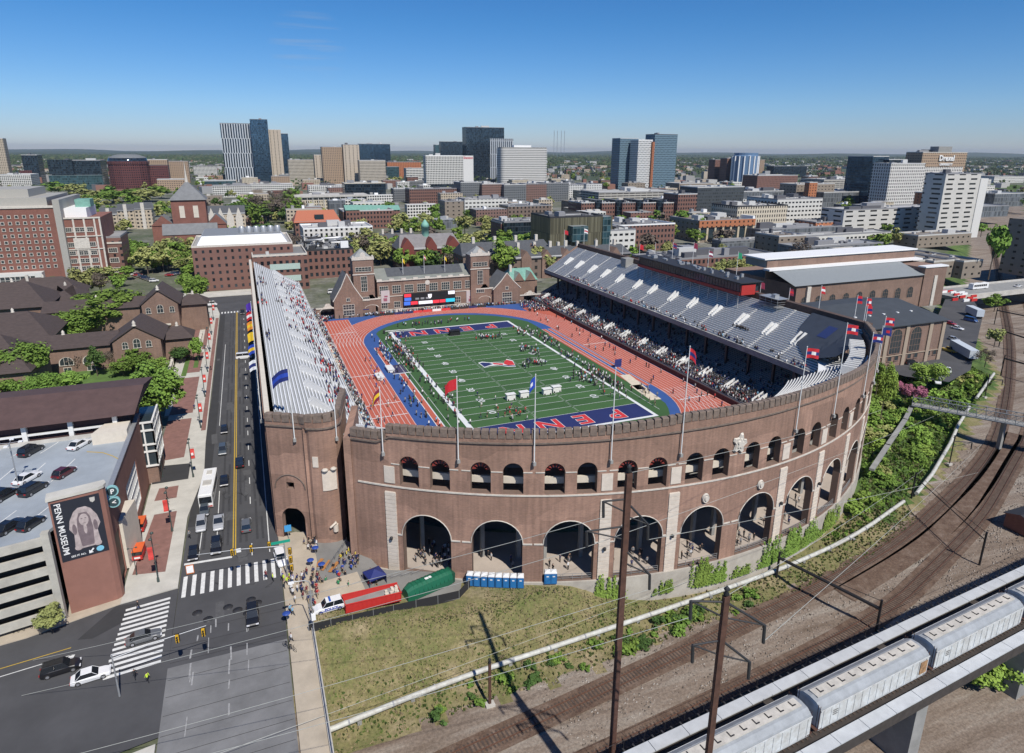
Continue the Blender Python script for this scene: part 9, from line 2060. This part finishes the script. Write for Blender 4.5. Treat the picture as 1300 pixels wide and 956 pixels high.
def farwood():
    rr=random.Random(6); mb=MB(); ms=[mat('far_leaf_a',(.05,.085,.028),1,.3,.01),mat('far_leaf_b',(.085,.1,.045),1,.3,.01),mat('far_leaf_c',(.035,.06,.025),1,.3,.01)]
    for i in range(7000):
        px=rr.uniform(-80,1380); py=196.5+abs(rr.gauss(0,1))*14
        if py>262: continue
        p=P(px,py,0)
        if any(o[0]-8<p[0]<o[1]+8 and o[2]-8<p[1]<o[3]+8 for o in TREEBLOCK): continue
        k=1 if py>212 else (2 if py>204 else 5)
        for j in range(9):
            c=Vector((p[0]+rr.gauss(0,7*k),p[1]+rr.gauss(0,7*k),rr.uniform(2,11))); s=rr.uniform(2.2,4.5)*k**.8; m=rr.randrange(3)
            for q in range(2):
                n=Vector((rr.uniform(-1,1),rr.uniform(-1,.2),rr.uniform(0,1))).normalized(); t=n.orthogonal().normalized()*s; b=n.cross(t).normalized()*s*.7; mb.add([c+t,c+b,c-t,c-b],[(0,1,2,3)],m)
    tag(mb.build('far_wood',ms),'wooded suburbs reaching to the horizon as one green mass','wood',None,'stuff')
fartown(); farwood()
hm=mat('wooded_hill',(.04,.06,.03),1,.25,.002)
mb=MB(); rr=random.Random(12)
for ring,(dist,hh) in enumerate(((9000,24),(14000,52),(21000,95))):
    n=120; pr=[]
    for i in range(n+1):
        a=TH*-1+rad(90)+rad(-50+100*i/n); h=hh*(.55+.25*sin(i*.21+ring*2)+.2*sin(i*.63+ring)+.06*rr.random()) ; pr.append((CAM[0]+dist*cos(a),CAM[1]+dist*sin(a),h,CAM[0]+dist*1.25*cos(a),CAM[1]+dist*1.25*sin(a),CAM[0]+dist*.88*cos(a),CAM[1]+dist*.88*sin(a)))
    for a,b in zip(pr,pr[1:]):
        mb.quad((a[5],a[6],-3),(b[5],b[6],-3),(b[0],b[1],b[2]),(a[0],a[1],a[2])); mb.quad((a[0],a[1],a[2]),(b[0],b[1],b[2]),(b[3],b[4],-3),(a[3],a[4],-3))
tag(mb.build('hills',hm),kind='structure')
for px in (703,707,712,716): p=P(px,194.6,0); r=E('radio_mast',(p[0],p[1],0),'thin radio mast on the horizon','radio mast','radio masts on the horizon'); mb=MB(); q=min(9000,math.hypot(p[0],p[1])); d=rayd(px,198); t=9000/math.hypot(d[0],d[1]); r.location=(CAM[0]+d[0]*t,CAM[1]+d[1]*t,0); mb.tube([(0,0,0),(0,0,330)],3.0,4); mb.build('mast',steel,r)
# more cars on the middle distance streets
rr=random.Random(44); cols=['white','silver','grey','black','red','navy']
g='cars parked on the far avenue'
for i in range(26):
    px,py=((155+i*3.4,343+i*1.2) if i<13 else (215+(i-13)*3.6,350-(i-13)*.8)); p=P(px,py,.05); c=cols[rr.randrange(6)]; car('suv' if i%3==0 else 'sedan',c,p[0],p[1],.06,rad(90+rr.uniform(-6,6)),c+' car parked on the far avenue by the brick laboratory',g)
for i,(px,py,c,l) in enumerate(((268,388,'white','white ambulance van at the far junction'),(262,386,'red','red van at the far junction'),(310,455,'white','white van parked by the stadium flags'),(423,372,'white','white van behind the left stand'),(437,368,'white','second white van behind the left stand'))): p=P(px,py,.05); car('van',c,p[0],p[1],.06,rad(90),l)
# haze over the whole place
hb=MB(); hb.box(-29000,-1500,-11,29000,29500,205)
hmt=D.materials.new('haze_air'); hmt.use_nodes=True; t_=hmt.node_tree; t_.nodes.remove(t_.nodes['Principled BSDF']); v_=t_.nodes.new('ShaderNodeVolumePrincipled'); v_.inputs['Color'].default_value=(.72,.82,.95,1); v_.inputs['Density'].default_value=HAZE; v_.inputs['Anisotropy'].default_value=.2; t_.links.new(v_.outputs[0],t_.nodes['Material Output'].inputs['Volume'])
if HAZE>0: o=tag(hb.build('haze',hmt),'pale blue summer haze thickening towards the horizon','haze',None,'stuff')
# ================================================================ camera, sun, sky
cd=D.cameras.new('camera'); cam=D.objects.new('camera',cd); COL.objects.link(cam); S.camera=cam
cd.sensor_width=36; cd.lens=FPX/1300*36; cd.shift_y=-(478-433.5)/1300; cd.clip_start=1; cd.clip_end=80000
def rw(v): return Vector((v[0]*cos(TH)+v[1]*sin(TH),-v[0]*sin(TH)+v[1]*cos(TH),v[2]))
up0=Vector((0,sin(PIT),cos(PIT))); r0=Vector((1,0,0)); fw=rw((0,cos(PIT),-sin(PIT)))
rt=rw(r0*cos(ROL)+up0*sin(ROL)); up=rw(-r0*sin(ROL)+up0*cos(ROL))
M=Matrix((rt,up,-fw)).transposed().to_4x4(); M.translation=Vector(CAM); cam.matrix_world=M
W=D.worlds.new('World'); S.world=W; W.use_nodes=True; t=W.node_tree; bg=t.nodes['Background']
sk=t.nodes.new('ShaderNodeTexSky'); sk.sky_type='NISHITA'; sk.sun_disc=False
sdir=Vector((.12,-.82,1.0)).normalized()      # towards the sun
EL=math.asin(sdir.z); AZ=math.atan2(sdir.x,sdir.y)
sk.sun_elevation=EL; sk.sun_rotation=AZ; sk.altitude=100; sk.air_density=SKY_AIR; sk.dust_density=SKY_DUST; sk.ozone_density=SKY_OZ
hs=t.nodes.new('ShaderNodeHueSaturation'); hs.inputs['Saturation'].default_value=1.15; mx=t.nodes.new('ShaderNodeMix'); mx.data_type='RGBA'; mx.blend_type='MULTIPLY'; mx.inputs[0].default_value=1
tc=t.nodes.new('ShaderNodeTexCoord'); sx=t.nodes.new('ShaderNodeSeparateXYZ'); cr=t.nodes.new('ShaderNodeValToRGB'); t.links.new(tc.outputs['Generated'],sx.inputs[0]); t.links.new(sx.outputs[2],cr.inputs[0]); e=cr.color_ramp.elements
e[0].position=0; e[0].color=SKC[0]; e[1].position=.42; e[1].color=SKC[3]; q=e.new(.06); q.color=SKC[1]; q=e.new(.17); q.color=SKC[2]
nz=t.nodes.new('ShaderNodeTexNoise'); nz.inputs['Scale'].default_value=9; nz.inputs['Detail'].default_value=7; mpw=t.nodes.new('ShaderNodeMapping'); mpw.inputs['Scale'].default_value=(.8,.8,16); mpw.inputs['Rotation'].default_value=(.2,.35,0); t.links.new(tc.outputs['Generated'],mpw.inputs[0]); t.links.new(mpw.outputs[0],nz.inputs['Vector'])
cw=t.nodes.new('ShaderNodeMapRange'); cw.inputs[1].default_value=.47; cw.inputs[2].default_value=.7; cw.inputs[3].default_value=0; cw.inputs[4].default_value=.3; t.links.new(nz.outputs['Fac'],cw.inputs[0])
wd_=Vector(rayd(392,60)).normalized(); dp=t.nodes.new('ShaderNodeVectorMath'); dp.operation='DOT_PRODUCT'; t.links.new(tc.outputs['Generated'],dp.inputs[0]); dp.inputs[1].default_value=wd_
wm_=t.nodes.new('ShaderNodeMapRange'); wm_.inputs[1].default_value=.9986; wm_.inputs[2].default_value=.9998; t.links.new(dp.outputs['Value'],wm_.inputs[0]); wx=t.nodes.new('ShaderNodeMath'); wx.operation='MULTIPLY'; t.links.new(cw.outputs[0],wx.inputs[0]); t.links.new(wm_.outputs[0],wx.inputs[1]); cw=wx
t.links.new(sk.outputs[0],hs.inputs['Color']); t.links.new(hs.outputs[0],mx.inputs[6]); t.links.new(cr.outputs[0],mx.inputs[7])
cm=t.nodes.new('ShaderNodeMix'); cm.data_type='RGBA'; t.links.new(cw.outputs[0],cm.inputs[0]); t.links.new(mx.outputs[2],cm.inputs[6]); cm.inputs[7].default_value=(6,7,8.2,1); t.links.new(cm.outputs[2],bg.inputs[0]); bg.inputs[1].default_value=SKY_STR
sd=D.lights.new('sun','SUN'); so=D.objects.new('sun',sd); COL.objects.link(so); sd.energy=SUN_STR; sd.angle=rad(.5); sd.color=(1,.95,.87)
so.rotation_euler=sdir.to_track_quat('Z','Y').to_euler()
S.view_settings.view_transform='Standard'; S.view_settings.look='None'; S.view_settings.gamma=1; S.view_settings.exposure=EXPO
S.render.resolution_x=1024;S.render.resolution_y=753
S.cycles.max_bounces=6; S.cycles.diffuse_bounces=3; S.cycles.glossy_bounces=2; S.cycles.transmission_bounces=2; S.cycles.volume_bounces=0; S.cycles.transparent_max_bounces=4
S.cycles.use_denoising=True
# ---- labels shared by look-alikes get their place among them, counted from the left of the photo
ORD=['leftmost','second from the left','third from the left','fourth from the left','fifth from the left','sixth from the left','seventh from the left','eighth from the left','ninth from the left','tenth from the left','eleventh from the left','twelfth from the left']+[w+' from the left' for w in 'thirteenth fourteenth fifteenth sixteenth seventeenth eighteenth nineteenth twentieth twenty-first twenty-second twenty-third twenty-fourth twenty-fifth twenty-sixth twenty-seventh twenty-eighth twenty-ninth thirtieth thirty-first thirty-second thirty-third thirty-fourth thirty-fifth'.split()]
bpy.context.view_layer.update()
by={}
for o in list(S.objects):
    if o.parent is None and o.get('label'): by.setdefault(o['label'],[]).append(o)
for lb,os_ in by.items():
    n=len(os_)
    if n<2: continue
    g=os_[0].get('group')
    if n<=35 and len(lb.split())<=12:
        os_.sort(key=lambda o:proj(o.matrix_world.translation)[0])
        for i,o in enumerate(os_):
            o['label']=lb+', '+('rightmost' if i==n-1 else ORD[i]); 
            if not o.get('group'): o['group']=lb
    else:
        for o in os_:
            if not o.get('group'): o['group']=lb
